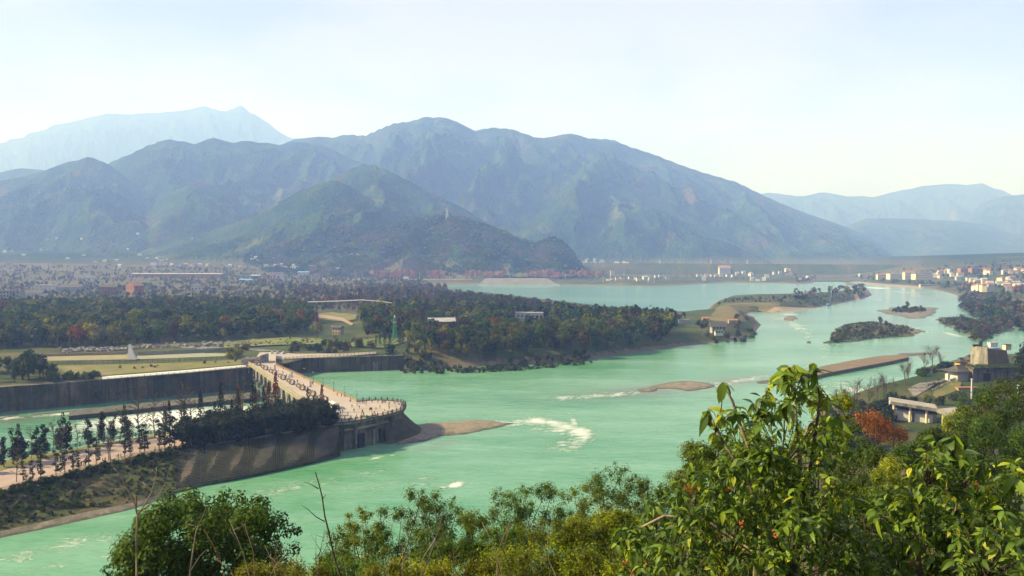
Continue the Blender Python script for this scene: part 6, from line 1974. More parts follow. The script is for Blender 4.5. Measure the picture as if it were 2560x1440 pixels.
# upper block: sheer side wall, mossy sloping face
mb = MB(); lo = [(1.5, 6.2, -1), (16.6, 6.2, -1), (18.6, 22, -1), (1.5, 22, -1)]; hi = [(2.1, 9.0, 17.6), (14.6, 10.2, 16.2), (17.4, 22, 16.8), (1.8, 22, 17.8)]
mb.v += lo + hi
for i in range(4): mb.quadface([i, (i + 1) % 4, 4 + (i + 1) % 4, 4 + i], 1 if i == 0 else 0)
mb.quadface([4, 5, 6, 7], 2)
mb.build('upper_block', [M_conc, pm('mossy_face', (.17, .145, .085), (.12, .105, .06), .3, .95, .5, 1.5), M_conc], o)
Vg, Fg_, tg = [], [], []
rr_ = np.random.default_rng(95)
Cg = np.c_[rr_.uniform(-13.4, 13.4, 900), rr_.uniform(-2.2, 5.5, 900), 8.6 + rr_.uniform(0, .9, 900)]
Vg, Fg_ = leaf_quads(Cg, rand_dirs(rr_, 900) + np.array([0, 0, .5]), .8, rr_)
add('roof_grass', np_mesh('roof_grass', Vg, Fg_, [LM['green']], tint=rr_.uniform(0, 1, 900)), o, kind='stuff')
bx_, by_ = x, y
def on_top(name, px_, py_, w, d, h, mat, label, cat, zt__=26.3, rz=.1, roof=None, dy=14):
    p = A(px_, py_, y + dy); o_ = empty(name, (p[0], p[1], zt__), rz, label=label, cat=cat)
    mb = MB(); mb.box((0, 0, h / 2), (w, d, h)); mb.build('body', [mat], o_)
    if roof: mb = MB(); mb.box((0, 0, h + .1), (w + .5, d + .5, .25)); mb.build('roof', [roof], o_)
    return o_
on_top('site_cabin', 2481, 872, 4.4, 2.6, 2.9, M_white, 'white site cabin on top of the concrete abutment', 'cabin', 25.9, roof=M_roofw, dy=18)
on_top('site_hut', 2517, 876, 3.4, 2.6, 3.0, M_cream, 'cream hut with a flat roof on the abutment top', 'hut', 25.3, roof=M_roof, dy=12.5)
on_top('tarpaulin_stack', 2487, 878, 4.0, 2.2, .7, M_blue, 'stack of goods under a blue tarpaulin on the abutment', 'stack', 25.6, roof=M_blue, dy=13)
p = A(2451, 868, y + 19.5); o = empty('water_tank', (p[0], p[1], 26.4), label='dark round water tank on the edge of the abutment', cat='tank')
mb = MB(); mb.lathe([(1.0, 0), (1.05, .3), (1.0, 3.0), (.5, 3.5)], n=12); mb.build('barrel', [M_dark], o); mb = MB(); mb.box((-2.6, 0, .6), (3.0, 1.6, 1.2)); mb.build('pump_box', [M_dark], o)
# pavilions with upturned dark roofs
def pavilion(loc, w, d, h, rz, wall, label, tiers=1):
    o = empty('pavilion', loc, rz, label=label, cat='pavilion')
    mb = MB(); mb.box((0, 0, h / 2 - .5), (w * .8, d * .8, h + 1)); mb.build('wall', [wall], o)
    for sx in (-1, 1):
        for sy in (-1, 1):
            mb = MB(); mb.tube([(sx * w * .46, sy * d * .46, -.5), (sx * w * .46, sy * d * .46, h)], .22, 6); mb.build('column', [M_wood], o)
    for t in range(tiers):
        z0 = h + t * 2.2; s = 1 - .28 * t
        mb = MB(); n = 8
        base_ = []; 
        W2, D2 = w * .68 * s, d * .68 * s
        ring = [(-W2, -D2, .55), (0, -D2 * .92, 0), (W2, -D2, .55), (W2 * .92, 0, 0), (W2, D2, .55), (0, D2 * .92, 0), (-W2, D2, .55), (-W2 * .92, 0, 0)]
        rs_ = .30 * min(W2, D2) + 1.2
        mid_ = [(x * .55, y * .5, rs_ * .42) for x, y, _ in ring]
        top_ = [(x * .34, y * .05, rs_) for x, y, _ in ring]
        for R_ in (ring, mid_, top_): mb.v += [(a, b, c + z0) for a, b, c in R_]
        for k in range(2):
            for i in range(8): mb.quadface([k * 8 + i, k * 8 + (i + 1) % 8, (k + 1) * 8 + (i + 1) % 8, (k + 1) * 8 + i])
        mb.quadface([16 + i for i in range(8)]); mb.quadface([i for i in reversed(range(8))])
        rf = mb.build('roof', [M_roof], o)
        mb = MB(); mb.box((0, 0, z0 + rs_ + .1), (W2 * .7, .4, .45)); mb.build('ridge', [M_dark], rf)
    return o
M_yel = pm('yellow_wall', (.55, .36, .06), (.48, .31, .05), .5)
pavilion(G(2424, 919, 9.6), 8.5, 7, 5.0, .35, M_wood, 'dark open pavilion with an upturned roof beside the abutment')
pavilion(G(2402, 925, 9.6), 6, 5, 5.0, .3, M_yel, 'small pavilion with yellow walls below the dark open one')
pavilion(G(2400, 950, 9.6), 14, 9, 5.2, .35, M_wallw, 'broad gate hall with white front and dark upturned roof')
p = G(2384, 951, 9.6); o = empty('gate_terrace', (p[0], p[1], 9.5), .35, label='pale stone terrace with balustrade before the gate hall', cat='terrace')
mb = MB(); mb.box((0, 0, .4), (11, 5, .9)); mb.build('platform', [M_conc], o); mb = MB(); mb.box((0, -2.4, 1.3), (11, .3, .9)); mb.build('balustrade', [M_white], o); mb = MB(); mb.box((-5.0, -.5, 2.4), (1.6, 1.6, 3.4)); mb.build('gate_post', [M_white], o)
# path up to the gate hall
drape('paved_path', [(2285,975),(2335,962),(2332,956),(2300,958),(2270,966)], .25, M_conc, 2.0)
drape('stone_track', [(2320,964),(2390,948),(2380,941),(2315,957)], .22, pm('brown_track', (.10, .07, .05), (.07, .052, .038), .4), 2.0)
drape('lawn', [(2330,978),(2400,966),(2405,956),(2385,952),(2335,968)], .20, M_lawn, 2.0)
for k in range(2):
    mbr = MB()
    for i in range(16):
        t = i / 15; p = G(2322 + 66 * t + k * 12, 962 - 15 * t + k * 5, 9.6); mbr.box((p[0], p[1], float(ground_z(p[0], p[1])[0]) + .45), (1.0, .7, .7), i)
    mbr.build('border_stones', [M_conc], kind='stuff', label='row of pale border stones along the brown track', cat='stones')
placed(2416, 976, 46, 4, wall='sandy', roof='orange', label='low hut with a flat orange roof beside the lawn', name='hut', cat='hut', dep=.35, flat=True, y0=330)
# timber trellises and teal gantry
p = G(2530, 992, 9.6)
o = empty('timber_terrace', (p[0], p[1], 9.6), .1, label='orange timber deck crossed by pale diagonal beams', cat='terrace')
mb = MB(); mb.box((0, 0, .2), (20, 9, .5)); mb.build('deck', [M_rust], o)
for (a, b) in (((-9, -3), (-2, 3)), ((-2, -3), (-9, 3)), ((0, -3.5), (8, 2.5)), ((-9, 3.2), (8, 3.8)), ((1, 3), (9, -3)), ((-9, -3.6), (9, -4))):
    mb = MB(); mb.tube([(a[0], a[1], .8), (b[0], b[1], .8)], .28, 4); mb.build('beam', [M_conc], o)
M_teal = pm('teal_paint', (.38, .55, .56), (.34, .5, .52), .5)
p = G(2530, 994, 9.6); o = empty('teal_gantry', (p[0], p[1] - 4.5, 9.6), label='pale teal steel gantry over the timber terrace', cat='gantry')
for xx in (0, 12):
    mb = MB(); mb.box((xx, 0, 3.4), (.7, .7, 6.8)); mb.build('post', [M_teal], o)
mb = MB(); mb.box((6, 0, 6.5), (12, .4, .4)); mb.build('beam', [M_teal], o)
mb = MB(); mb.box((6, 0, 5.6), (12, .25, .25)); mb.build('lower_beam', [M_teal], o)
p = G(2429, 996, 9.6); o = empty('white_post', p, label='plain white lamp post standing above the bushes', cat='post')
mb = MB(); mb.box((0, 0, 4.5), (.55, .55, 9.5)); mb.build('shaft', [M_white], o); mb = MB(); mb.box((0, 0, 9.3), (.9, .9, .35)); mb.build('cap', [M_white], o)
# blue-white canopy building: its roof follows a bent line
zb = 6.0
Pr = [A(2226, 1003, 345), A(2345, 1022, 338), A(2388, 1040, 330)]
o = empty('canopy_building', (Pr[0][0], Pr[0][1], zb), label='long white building with blue fascia and overhanging grey roof on columns', cat='building'); oo = np.array(o.location)
segs = [(np.array(Pr[0]), np.array(Pr[1])), (np.array(Pr[1]), np.array(Pr[2]))]
M_rooff = pm('grey_roof_felt', (.34, .31, .28), (.26, .24, .22), .25, .9, .2, 2); M_fascia = pm('blue_fascia', (.03, .08, .24), (.02, .06, .19), .3, .4)
for si, (a, b) in enumerate(segs):
    d = b - a; L = math.hypot(d[0], d[1]); rz = math.atan2(d[1], d[0]); nn = np.array([-d[1], d[0], 0]) / L
    if nn[1] < 0: nn = -nn
    hgt = (a[2] + b[2]) / 2 - zb
    c = (a + b) / 2 - oo
    def seg_box(nm, off, thick, z0, z1, mat, ln=1.0):
        mb = MB(); bb = len(mb.v)
        for s_, e in ((a, -1), (b, 1)):
            for o2 in (off - thick / 2, off + thick / 2):
                for zf in (z0, z1): q2 = s_ - oo + nn * o2; mb.v.append((q2[0], q2[1], (s_[2] - zb) + zf))
        for f in ((0, 1, 3, 2), (4, 6, 7, 5), (0, 4, 5, 1), (2, 3, 7, 6), (1, 5, 7, 3), (0, 2, 6, 4)): mb.quadface([bb + i for i in f])
        return mb.build(nm, [mat], o)
    seg_box('roof', 5.0, 13.0, -.9 + si * .02, 0.0 + si * .02, M_rooff)
    seg_box('roof_edge', -1.4, .5, -1.1, .25 + si * .02, M_conc)
    seg_box('fascia', 2.2, .4, -3.0, -.9, M_fascia)
    seg_box('back_wall', 6.5, 6.0, -9.5, -.9, M_wallw)
    ncol = 3 if si == 0 else 2
    for k in range(ncol):
        t = (k + (.22 if si == 0 else .6)) / (ncol - .1); t = min(t, 1)
        q2 = a + d * t - oo; mb = MB(); mb.lathe([(.55, -1), (.5, (a[2] + (b[2] - a[2]) * t) - zb - .9)], (q2[0], q2[1], 0), 10); mb.build('column', [M_cream], o)
a, b = segs[0]; d = b - a; L = math.hypot(d[0], d[1]); rz = math.atan2(d[1], d[0])
for k, (t0, t1) in enumerate(((.16, .52), (.58, .96))):
    q2 = a + d * (t0 + t1) / 2 - oo; mb = MB(); mb.box((q2[0] - .4, q2[1] + 1.6, (q2[2]) - 5.6), (L * (t1 - t0), .5, 4.2), rz); mb.build('shutter_panel', [M_white], o)
# ---- bare trees on the right bank
RB = []
for i in range(3):
    r_ = np.random.default_rng(500 + i); RB.append(bare_np(r_, 9, .22, 4, 7, .62, .25, 5, .3, .52))
LM['haze twig'] = M_twig
for k, (px_, py_, s) in enumerate([(2105,1018,1.0),(2118,1012,.9),(2140,1012,1.2),(2172,1008,1.0),(2192,1000,1.15),(2212,998,1.25),(2234,985,.8),(2262,972,1.1),(2268,968,1.0),(2310,945,1.1),(2330,940,1.35),(2352,934,.9),(2090,1010,.8)]):
    x, y, z = G(px_, py_, 8.0); z = float(ground_z(x, y)[0])
    z = max(z, 2.0)
    tree_thing('bare_tree', None, RB[k % 3], None, M_twig, 'leafless spreading tree on the near right-hand bank'.replace('near right-hand ', 'river ') + ' beside the paved path', (x, y, z - .3), k, s, 'leafless trees beside the paved path', cache={})

# ------------------------------------------------------------------ shrubs on islands, banks and terraces
BUSHP = [proto(600 + i, 60, 1.5, 3.2, 4.6, .2, 7) for i in range(4)]
BUSH_ME = {}
for i in range(3):
    for c in ('dark green', 'green', 'olive', 'brown', 'yellow green'):
        V_, F_, t_ = proto(620 + i, 240, .85, 3.2, 4.6, .1, 8)
        BUSH_ME[(i, c)] = np_mesh('shrub', V_, F_, [LM[c]], tint=t_)
r = np.random.default_rng(101)
def shrubs(pxpoly, n, z, cols, label, group, smin=.5, smax=1.0, zf=None, name='shrub', mesh=None):
    P = np.array(pxpoly); k = 0; tries = 0
    while k < n and tries < n * 40:
        tries += 1
        px_, py_ = r.uniform(P[:, 0].min(), P[:, 0].max()), r.uniform(P[:, 1].min(), P[:, 1].max())
        if not in_poly(np.array([px_]), np.array([py_]), pxpoly)[0]: continue
        x, y, _ = G(px_, py_, z)
        zz = zf(x, y) if zf else float(ground_z(x, y)[0])
        c = cols[r.integers(len(cols))]; s = r.uniform(smin, smax)
        me = (mesh or BUSH_ME)[(k % 3, c)]
        add(name, me, None, (x, y, zz - .3), r.uniform(0, 6), label=f'{c} {label}', cat='shrub' if name == 'shrub' else 'tree', group=f'{c} {group}', scale=(s, s, s * r.uniform(.8, 1.2)))
        k += 1
shrubs([(2072,856),(2110,852),(2230,838),(2285,832),(2280,824),(2180,830),(2090,836)], 34, 1, ['olive', 'dark green', 'brown'], 'shrub on the scrubby island beside the dike', 'shrubs on the scrubby island', .6, 1.1, lambda x, y: 2.0)
shrubs([(2220,778),(2260,773),(2318,776),(2300,780),(2240,781)], 16, 1, ['brown', 'dark green'], 'shrub on the pebbly mid-river island', 'shrubs on the pebbly island', .9, 1.5, lambda x, y: 1.2)
shrubs([(2345,797),(2400,798),(2450,806),(2520,820),(2490,832),(2465,845),(2430,842),(2380,815)], 34, 1, ['brown', 'dark green', 'olive'], 'shrub on the long island near the bushy bank', 'shrubs on the long island', .9, 1.7, lambda x, y: 1.8)
for px_, py_, s in ((2268,775,1.0),(2302,776,.6),(2200,817,.9),(2215,822,.7)):
    x, y, _ = G(px_, py_, 1); add('island_pine', ROUND_ME[(1, 'dark green')], None, (x, y, 1.2), 1, label='dark tree standing above the shrubs of a river island', cat='tree', group='dark trees on the river islands', scale=(s * .75, s * .75, s * 1.1))
shrubs([(2295,952),(2340,938),(2385,928),(2380,920),(2330,928),(2285,942)], 26, 8, ['dark green', 'green', 'olive'], 'shrub in the hedge above the river bank path', 'hedge shrubs above the river path', .7, 1.1, lambda x, y: max(2.0, float(ground_z(x, y)[0])))
shrubs([(2130,1010),(2230,985),(2290,985),(2400,985),(2430,1000),(2330,1008),(2230,1004),(2150,1040)], 34, 8, ['dark green', 'green', 'dark green'], 'shrub around the grey-roofed canopy building', 'shrubs around the canopy building', .7, 1.2)
shrubs([(2440,1010),(2560,1000),(2560,1040),(2440,1050),(2400,1060)], 24, 8, ['green', 'dark green', 'yellow green'], 'shrub below the timber terrace', 'shrubs below the timber terrace', .8, 1.5)
shrubs([(2040,1040),(2120,1020),(2200,1040),(2190,1120),(2080,1140)], 30, 6, ['dark green', 'green', 'brown'], 'shrub on the wooded bank under the bare trees', 'shrubs under the bare trees', .9, 1.6)
shrubs([(2420,985),(2470,975),(2500,975),(2500,1000),(2430,1005)], 14, 9.6, ['dark green', 'green'], 'shrub beside the white lamp post', 'shrubs beside the white post', .9, 1.4)
for px_, py_, s in ((2548,945,1.3),(2565,930,1.5),(2555,965,1.1),(2580,950,1.6)):
    x, y, _ = G(px_, py_, 9.6); add('bank_tree', ROUND_ME[(2, 'dark green')], None, (x, y, 9.2), s * 3, label='dark tree beside the shaded flank of the concrete abutment', cat='tree', group='trees beside the abutment', scale=s)
shrubs([(2170,1040),(2230,1030),(2240,1075),(2180,1090)], 16, 6, ['dark green', 'green'], 'shrub shading the end of the canopy building', 'shrubs at the end of the canopy building', 1.0, 1.6)
# terrace evergreens beyond the channel wall, bushes by the walkway
for k in range(26):
    px_ = r.uniform(-60, 112); py_ = r.uniform(928, 960) - max(0, px_) * .06
    x, y, _ = G(px_, py_, 9.6); s = r.uniform(.85, 1.25)
    add('terrace_evergreen', ROUND_ME[(k % 4, 'dark green')], None, (x, y, 9.2), r.uniform(0, 6), label='dark evergreen in the clump above the channel wall', cat='tree', group='evergreens above the channel wall', scale=(s * .8, s * .8, s))
shrubs([(120,962),(200,952),(250,948),(252,940),(180,944),(120,950)], 22, 9.6, ['dark green', 'green'], 'bush at the end of the white walkway', 'bushes at the end of the walkway', .6, 1.15)
shrubs([(118,915),(140,915),(140,955),(120,955)], 4, 9.6, ['dark green'], 'tall bush before the dry terrace fence', 'tall bushes before the fence', 1.0, 1.5)
shrubs([(565,900),(612,895),(620,875),(580,872),(560,890)], 14, 9.6, ['olive', 'yellow green', 'dark green'], 'bush beside the boulder crib', 'bushes beside the boulder crib', .6, 1.2)
shrubs([(720,883),(780,884),(860,882),(940,876),(930,866),(800,866),(730,870)], 28, 9.6, ['dark green', 'dark green', 'olive', 'brown'], 'bush in the hedge behind the parked cars', 'hedge bushes behind the parked cars', .8, 1.5)
shrubs([(300,925),(560,912),(600,903),(400,912),(250,920)], 10, 9.6, ['olive', 'yellow green', 'brown'], 'small bush on the dry terrace', 'small bushes on the dry terrace', .25, .5)
shrubs([(1740,830),(1780,845),(1860,842),(1895,825),(1880,800),(1840,800),(1830,825),(1760,812)], 36, 5, ['dark green', 'brown', 'olive'], 'shrub on the bank around the spit house', 'shrubs around the spit house', .7, 1.4)
# the two lime-coloured trees in the meadow and conifers round the mast
for px_, py_, s, c, lab in ((793,842,1.15,'yellow green','lime-coloured round tree standing alone at the wood edge'), (1020,858,.9,'yellow green','golden tree beside the green lattice mast'), (560,852,.9,'yellow green','pale green tree at the edge of the canal wood')):
    x, y, z = hz_(px_, py_); add('lime_tree', ROUND_ME[(0, c)], None, (x, y, z - .3), 0, label=lab, cat='tree', scale=s)
for k, (px_, py_, s) in enumerate([(950,866,.8),(962,868,1.0),(975,868,.9),(1000,866,1.0),(940,866,.6),(1008,862,.8)]):
    x, y, z = hz_(px_, py_); tree_thing('pointed_conifer', *POINT[k % 3], LM['black green'], M_bark, 'pointed dark conifer at the foot of the lattice mast', (x, y, z - .3), k, s * .95, 'conifers at the foot of the lattice mast')

def on_mound(name, j):
    pd, hm, sl = MOUNDS[name][j]
    def f_(p):
        D_ = np.full(len(p), 1e9)
        for i in range(len(pd)): D_ = np.minimum(D_, seg_dist(p[:, 0], p[:, 1], pd[i], pd[(i + 1) % len(pd)]))
        return np.where(in_poly(p[:, 0], p[:, 1], pd), hm * (1 - np.exp(-D_ * sl / hm)), -2.0)
    return f_
# ground cover masses: bank weeds, river thickets
def cover(name, pxpoly, n, z, cols, label, smin, smax, zf=None, protos=None):
    P = np.array(pxpoly)
    px_ = r.uniform(P[:, 0].min(), P[:, 0].max(), n * 5); py_ = r.uniform(P[:, 1].min(), P[:, 1].max(), n * 5)
    k = in_poly(px_, py_, pxpoly); px_, py_ = px_[k][:n], py_[k][:n]
    pts_ = np.array([G(a, b, z) for a, b in zip(px_, py_)])
    zz = zf(pts_) if zf else ground_z(pts_[:, 0], pts_[:, 1])
    recs = [(p[0], p[1], q_ - .4, cols[r.integers(len(cols))], r.uniform(smin, smax)) for p, q_ in zip(pts_, zz)]
    join_forest(name, recs, protos or BUSHP, label=label, cat='ground cover')
cover('river_wall_thicket', [(1000,915),(1150,917),(1300,908),(1420,899),(1480,893),(1470,880),(1300,893),(1150,903),(1010,895)], 240, 5, ['dark green', 'green', 'brown', 'olive'], 'dark weeds and brambles covering the sloping west bank', .5, 1.0)
cover('bushy_river_bank', [(2392,752),(2440,785),(2500,802),(2560,815),(2640,826),(2640,790),(2560,770),(2480,755),(2410,740)], 520, 6, ['grey brown', 'green', 'brown', 'olive', 'dark green'], 'brown and green thicket on the far bank of the river bend', .6, 1.5, protos=MIDP[:2] + BUSHP)
cover('spit_weeds', [(1860,765),(1960,766),(2060,760),(2150,742),(2175,736),(2150,730),(2050,745),(1900,752),(1800,756),(1790,765)], 260, 4, ['brown', 'dark green', 'brown'], 'low brown weeds along the dike edges', .35, .8)
cover('meadow_weeds', [(560,870),(660,866),(800,862),(900,862),(990,870),(1010,850),(800,845),(620,852)], 220, 9.6, ['yellow green', 'olive', 'green', 'brown'], 'rough weeds on the meadow behind the bridge', .22, .5)
cover('island_scrub', [(2070,858),(2110,855),(2170,848),(2230,841),(2280,836),(2288,830),(2270,818),(2190,810),(2110,814),(2080,836)], 400, 1, ['olive', 'green', 'brown', 'olive'], 'knee-high scrub covering the mid-river island', .3, .7, on_mound('scrub_island', 0))
cover('island_scrub', [(2338,800),(2400,796),(2450,803),(2525,818),(2490,836),(2465,848),(2440,848),(2410,833),(2375,815)], 360, 2, ['brown', 'green', 'olive', 'grey brown'], 'low scrub covering the long island by the bushy bank', .4, .9, on_mound('scrub_island', 2))
cover('island_scrub', [(2215,779),(2250,773),(2315,774),(2316,780),(2270,783),(2230,781)], 120, 2, ['brown', 'green', 'grey brown'], 'low scrub on the pebbly island', .4, .8, on_mound('scrub_island', 1))
# weeds on the causeway bank
recs = []
A1 = np.array(sub(L1, 0, split + 1)); A3 = np.array(sub(L3, 0, split + 1))
for k in range(1150):
    t = r.uniform(0, split); s_ = r.beta(1.6, 1.1)
    a = np.array([np.interp(t, range(split + 1), A1[:, j]) for j in range(3)]); b = np.array([np.interp(t, range(split + 1), A3[:, j]) for j in range(3)])
    p = a + (b - a) * s_
    if float(perlin(p[0] / 14, p[1] / 14, 9)) < -.22 and s_ < .8: continue
    recs.append((p[0], p[1], p[2] - .3, ['green', 'olive', 'brown', 'dark green', 'green'][r.integers(5)], r.uniform(.12, .34) * (1.4 if s_ > .8 else 1)))
join_forest('bank_weeds', recs, BUSHP, label='shaggy weeds and low bushes on the causeway bank', cat='ground cover')

# ------------------------------------------------------------------ the wooded slope below the viewpoint
def gz(x, y): return float(ground_z(x, y)[0])
def px_lobes(spec):
    """lobes from (px, py, radius px, distance)"""
    L = []
    for (px_, py_, rp, d) in spec:
        c = A(px_, py_, d); q_ = rp * d / F; L.append((c[0], c[1], c[2], q_, q_))
    return L
def leafy_tree(name, base, lobes, n, size, leafm, label, cat='tree', aspect=.5, shell=.35, limbs=10, trunk_r=.18, bark=None, seed=0, group=None, up=.3):
    """a near tree: crown of single leaves spread through its lobes, trunk and limbs reaching into them"""
    r_ = np.random.default_rng(seed)
    o = empty(name, base, label=label, cat=cat, group=group); b = np.array(base)
    Lr = [(l[0] - b[0], l[1] - b[1], l[2] - b[2], l[3], l[4]) for l in lobes]
    V_, F_, t_ = crown_from_lobes(Lr, n, size, r_, shell, aspect, up)
    add('crown', np_mesh('crown', V_, F_, [leafm], tint=t_), o)
    mb = MB(); C_ = np.array([l[:3] for l in Lr]); cen = C_.mean(0)
    fork = cen * np.array([.5, .5, .62])
    mb.tube([(0, 0, -1.5), tuple(fork * np.array([.3, .3, .5])), tuple(fork)], [trunk_r * 1.3, trunk_r, trunk_r * .8], 7)
    for i in range(min(limbs, len(Lr))):
        e = C_[i * len(Lr) // min(limbs, len(Lr))]; mid_ = fork + (e - fork) * .5 + r_.normal(0, .12, 3) * np.linalg.norm(e - fork) * .5
        mb.tube([tuple(fork), tuple(mid_), tuple(e)], [trunk_r * .5, trunk_r * .3, trunk_r * .1], 5)
    mb.build('trunk', [bark or M_bark], o, smooth=True)
    return o
LF = {'camphor': leafmat('camphor_leaves', (0.012, 0.032, 0.004), (0.085, 0.150, 0.012), .3, .55, vary=0),
      'willow': leafmat('willow_leaves', (0.020, 0.048, 0.007), (0.13, 0.19, 0.022), .38, .55, vary=.18),
      'lime': leafmat('lime_leaves', (0.05, 0.090, 0.006), (0.29, 0.33, 0.022), .42, .5, vary=.15),
      'lime2': leafmat('fresh_leaves', (0.03, 0.065, 0.007), (0.19, 0.24, 0.022), .4, .5, vary=.15),
      'ochre': leafmat('ochre_leaves', (0.030, 0.050, 0.006), (0.17, 0.185, 0.02), .4, .55, vary=.15),
      'deep': leafmat('deep_leaves', (0.010, 0.026, 0.004), (0.085, 0.140, 0.012), .32, .5, vary=.2),
      'orange': leafmat('orange_leaves', (0.15, 0.045, 0.010), (0.42, 0.16, 0.035), .35, .6, vary=0)}
# dark camphor
r_ = np.random.default_rng(700)
D = 42.0; sp_ = []
for k in range(170):
    a = r_.uniform(0, 6.283); q_ = r_.random() ** .38
    x_ = 508 + 205 * q_ * math.cos(a); y_ = 1395 + 138 * q_ * math.sin(a)
    if y_ > 1480: y_ = 1480
    sp_.append((x_, y_, r_.uniform(24, 46), D + r_.uniform(-3.2, 3.2)))
sp_ += [(722,1325,22,D),(700,1300,24,D),(655,1262,26,D),(745,1328,12,D),(735,1372,20,D),(300,1400,22,D),(350,1310,22,D),(420,1240,22,D),(560,1238,22,D),(600,1245,22,D),(480,1236,20,D),(270,1425,18,D),(640,1250,18,D)]
c = A(505, 1400, D); leafy_tree('camphor_tree', (c[0], c[1], gz(c[0], c[1])), px_lobes(sp_), 46000, .25, LF['camphor'], 'broad dark evergreen crown with a dense rounded top beside bare saplings', seed=701, aspect=.55, shell=.55, limbs=16, trunk_r=.35)
# wispy small-leaved trees along the near shore
wl = [(905,1262,60,38),(985,1262,70,40),(1058,1218,62,41),(1130,1235,70,42),(1190,1270,55,40),(1250,1212,66,43),(1300,1205,58,42),(1362,1200,62,44),(1425,1212,58,43),(1480,1196,60,42),(1532,1148,70,44),(1590,1178,60,46),(1650,1205,50,45),(1700,1168,62,46),(1745,1100,60,30),(840,1310,50,36),(1330,1290,60,38),(1080,1310,60,37)]
for k, (px_, py_, rp, d) in enumerate(wl):
    r_ = np.random.default_rng(720 + k); sp_ = []
    for j in range(34):
        t = r_.random() ** 1.15; w_ = rp * (.45 + .85 * t ** .7)
        sp_.append((px_ + r_.uniform(-1, 1) * w_, py_ + 20 + t * 190 + r_.uniform(-8, 8), r_.uniform(14, 27) * (1 + .45 * t), d + r_.uniform(-1.1, 1.1)))
    sp_.append((px_ + r_.uniform(-8, 8), py_ + 10, 10, d)); sp_.append((px_ + r_.uniform(-40, 40), py_ + 24, 12, d))
    c = A(px_, py_ + 200, d)
    leafy_tree('wispy_tree', (c[0], d, gz(c[0], d)), px_lobes(sp_), 8200, .14, LF['willow' if k % 4 else 'lime2'], {10: 'tallest wispy tree in the row along the near shore', 14: 'wispy tree against the shoulder of the large-leaved shrub', 15: 'low wispy tree beside the tall dark bare sapling'}.get(k, 'wispy small-leaved tree in the row along the near shore'), seed=740 + k, aspect=.42, shell=.1, limbs=12, trunk_r=.11, group='wispy trees along the near shore', up=.2)
# low bushes at the viewer's feet
bl = [(700,1440,70,24,'ochre'),(790,1430,60,22,'ochre'),(880,1420,70,22,'willow'),(960,1440,70,20,'ochre'),(1060,1430,80,20,'lime'),(1170,1425,80,20,'ochre'),(1270,1400,80,20,'lime'),(1360,1420,90,18,'ochre'),(1450,1390,90,18,'lime'),(1540,1400,90,17,'ochre'),(1480,1310,60,20,'lime'),(1450,1330,60,19,'ochre'),(1620,1430,90,15,'lime'),(1240,1345,50,24,'willow'),(1120,1370,50,24,'willow'),(620,1450,60,24,'ochre'),(1560,1290,46,20,'lime')]
for k, (px_, py_, rp, d, m_) in enumerate(bl):
    r_ = np.random.default_rng(780 + k); sp_ = [(px_ + r_.uniform(-1, 1) * rp, py_ + r_.uniform(-.5, 1.2) * rp * .7, r_.uniform(.28, .5) * rp, d + r_.uniform(-.6, .6)) for j in range(22)]
    c = A(px_, py_ + 60, d)
    leafy_tree('slope_bush', (c[0], d, gz(c[0], d)), px_lobes(sp_), 5200, .085, LF[m_], {'ochre': 'olive bush on the steep slope among bare stems', 'lime': 'yellow-green bush on the steep slope', 'willow': 'fine-leaved green bush on the steep slope under the wispy trees'}[m_], cat='bush', seed=800 + k, aspect=.5, shell=.05, limbs=8, trunk_r=.05, group={'ochre': 'olive', 'lime': 'yellow-green', 'willow': 'fine-leaved'}[m_] + ' bushes on the slope')
# trees further down the slope to the right of the viewpoint
tl = [(2450,1010,75,82,'deep'),(2520,985,80,90,'deep'),(2570,1010,70,80,'deep'),(2490,1080,80,70,'deep'),(2550,1100,80,60,'deep'),(2430,1110,70,60,'deep'),(2300,1120,60,64,'deep'),(2110,1110,70,62,'deep'),(2170,1150,80,56,'deep'),(2260,1170,70,52,'lime'),(2190,1200,60,44,'lime'),(2330,1100,50,70,'deep'),(2420,1040,50,95,'lime'),(2380,1090,50,75,'deep'),(2540,1180,70,44,'deep'),(2440,1170,60,50,'deep'),(2080,1060,50,90,'deep'),(1780,1120,70,26,'willow'),(1830,1150,60,24,'willow')]
for k, (px_, py_, rp, d, m_) in enumerate(tl):
    r_ = np.random.default_rng(830 + k); sp_ = []
    for j in range(20):
        a = r_.uniform(0, 6.283); q_ = math.sqrt(r_.random()); sp_.append((px_ + rp * q_ * math.cos(a), py_ + rp * (.55 + q_ * math.sin(a)), r_.uniform(.24, .4) * rp, d + r_.uniform(-1, 1) * rp * d / F))
    c = A(px_, py_ + 100, d)
    leafy_tree('slope_tree', (c[0], d, gz(c[0], d)), px_lobes(sp_), 6200, .0042 * d ** .93 + .02, LF[m_], {'deep': 'dark leafy tree on the slope behind the large-leaved shrubs', 'lime': 'yellow-green leafy tree on the slope behind the large-leaved shrubs', 'willow': 'fine-leaved tree at the shoulder of the large-leaved shrub'}[m_], seed=860 + k, aspect=.6, shell=.35, limbs=10, trunk_r=.2, group=m_ + ' trees behind the large-leaved shrubs')
sp_ = [(2160,1050,22,120),(2185,1042,24,120),(2205,1060,26,120),(2180,1070,26,120),(2225,1075,24,120),(2250,1080,22,120),(2240,1100,22,120),(2262,1095,16,120),(2145,1040,14,120),(2210,1090,24,120)]
c = A(2200, 1100, 120); leafy_tree('orange_tree', (c[0], 120, gz(c[0], 120)), px_lobes(sp_), 3600, .34, LF['orange'], 'bright orange autumn tree in front of the canopy building', seed=890, aspect=.6, shell=.3, limbs=8, trunk_r=.2)
sp_ = [(1728,1222,16,24),(1745,1212,14,24),(1715,1228,12,24)]
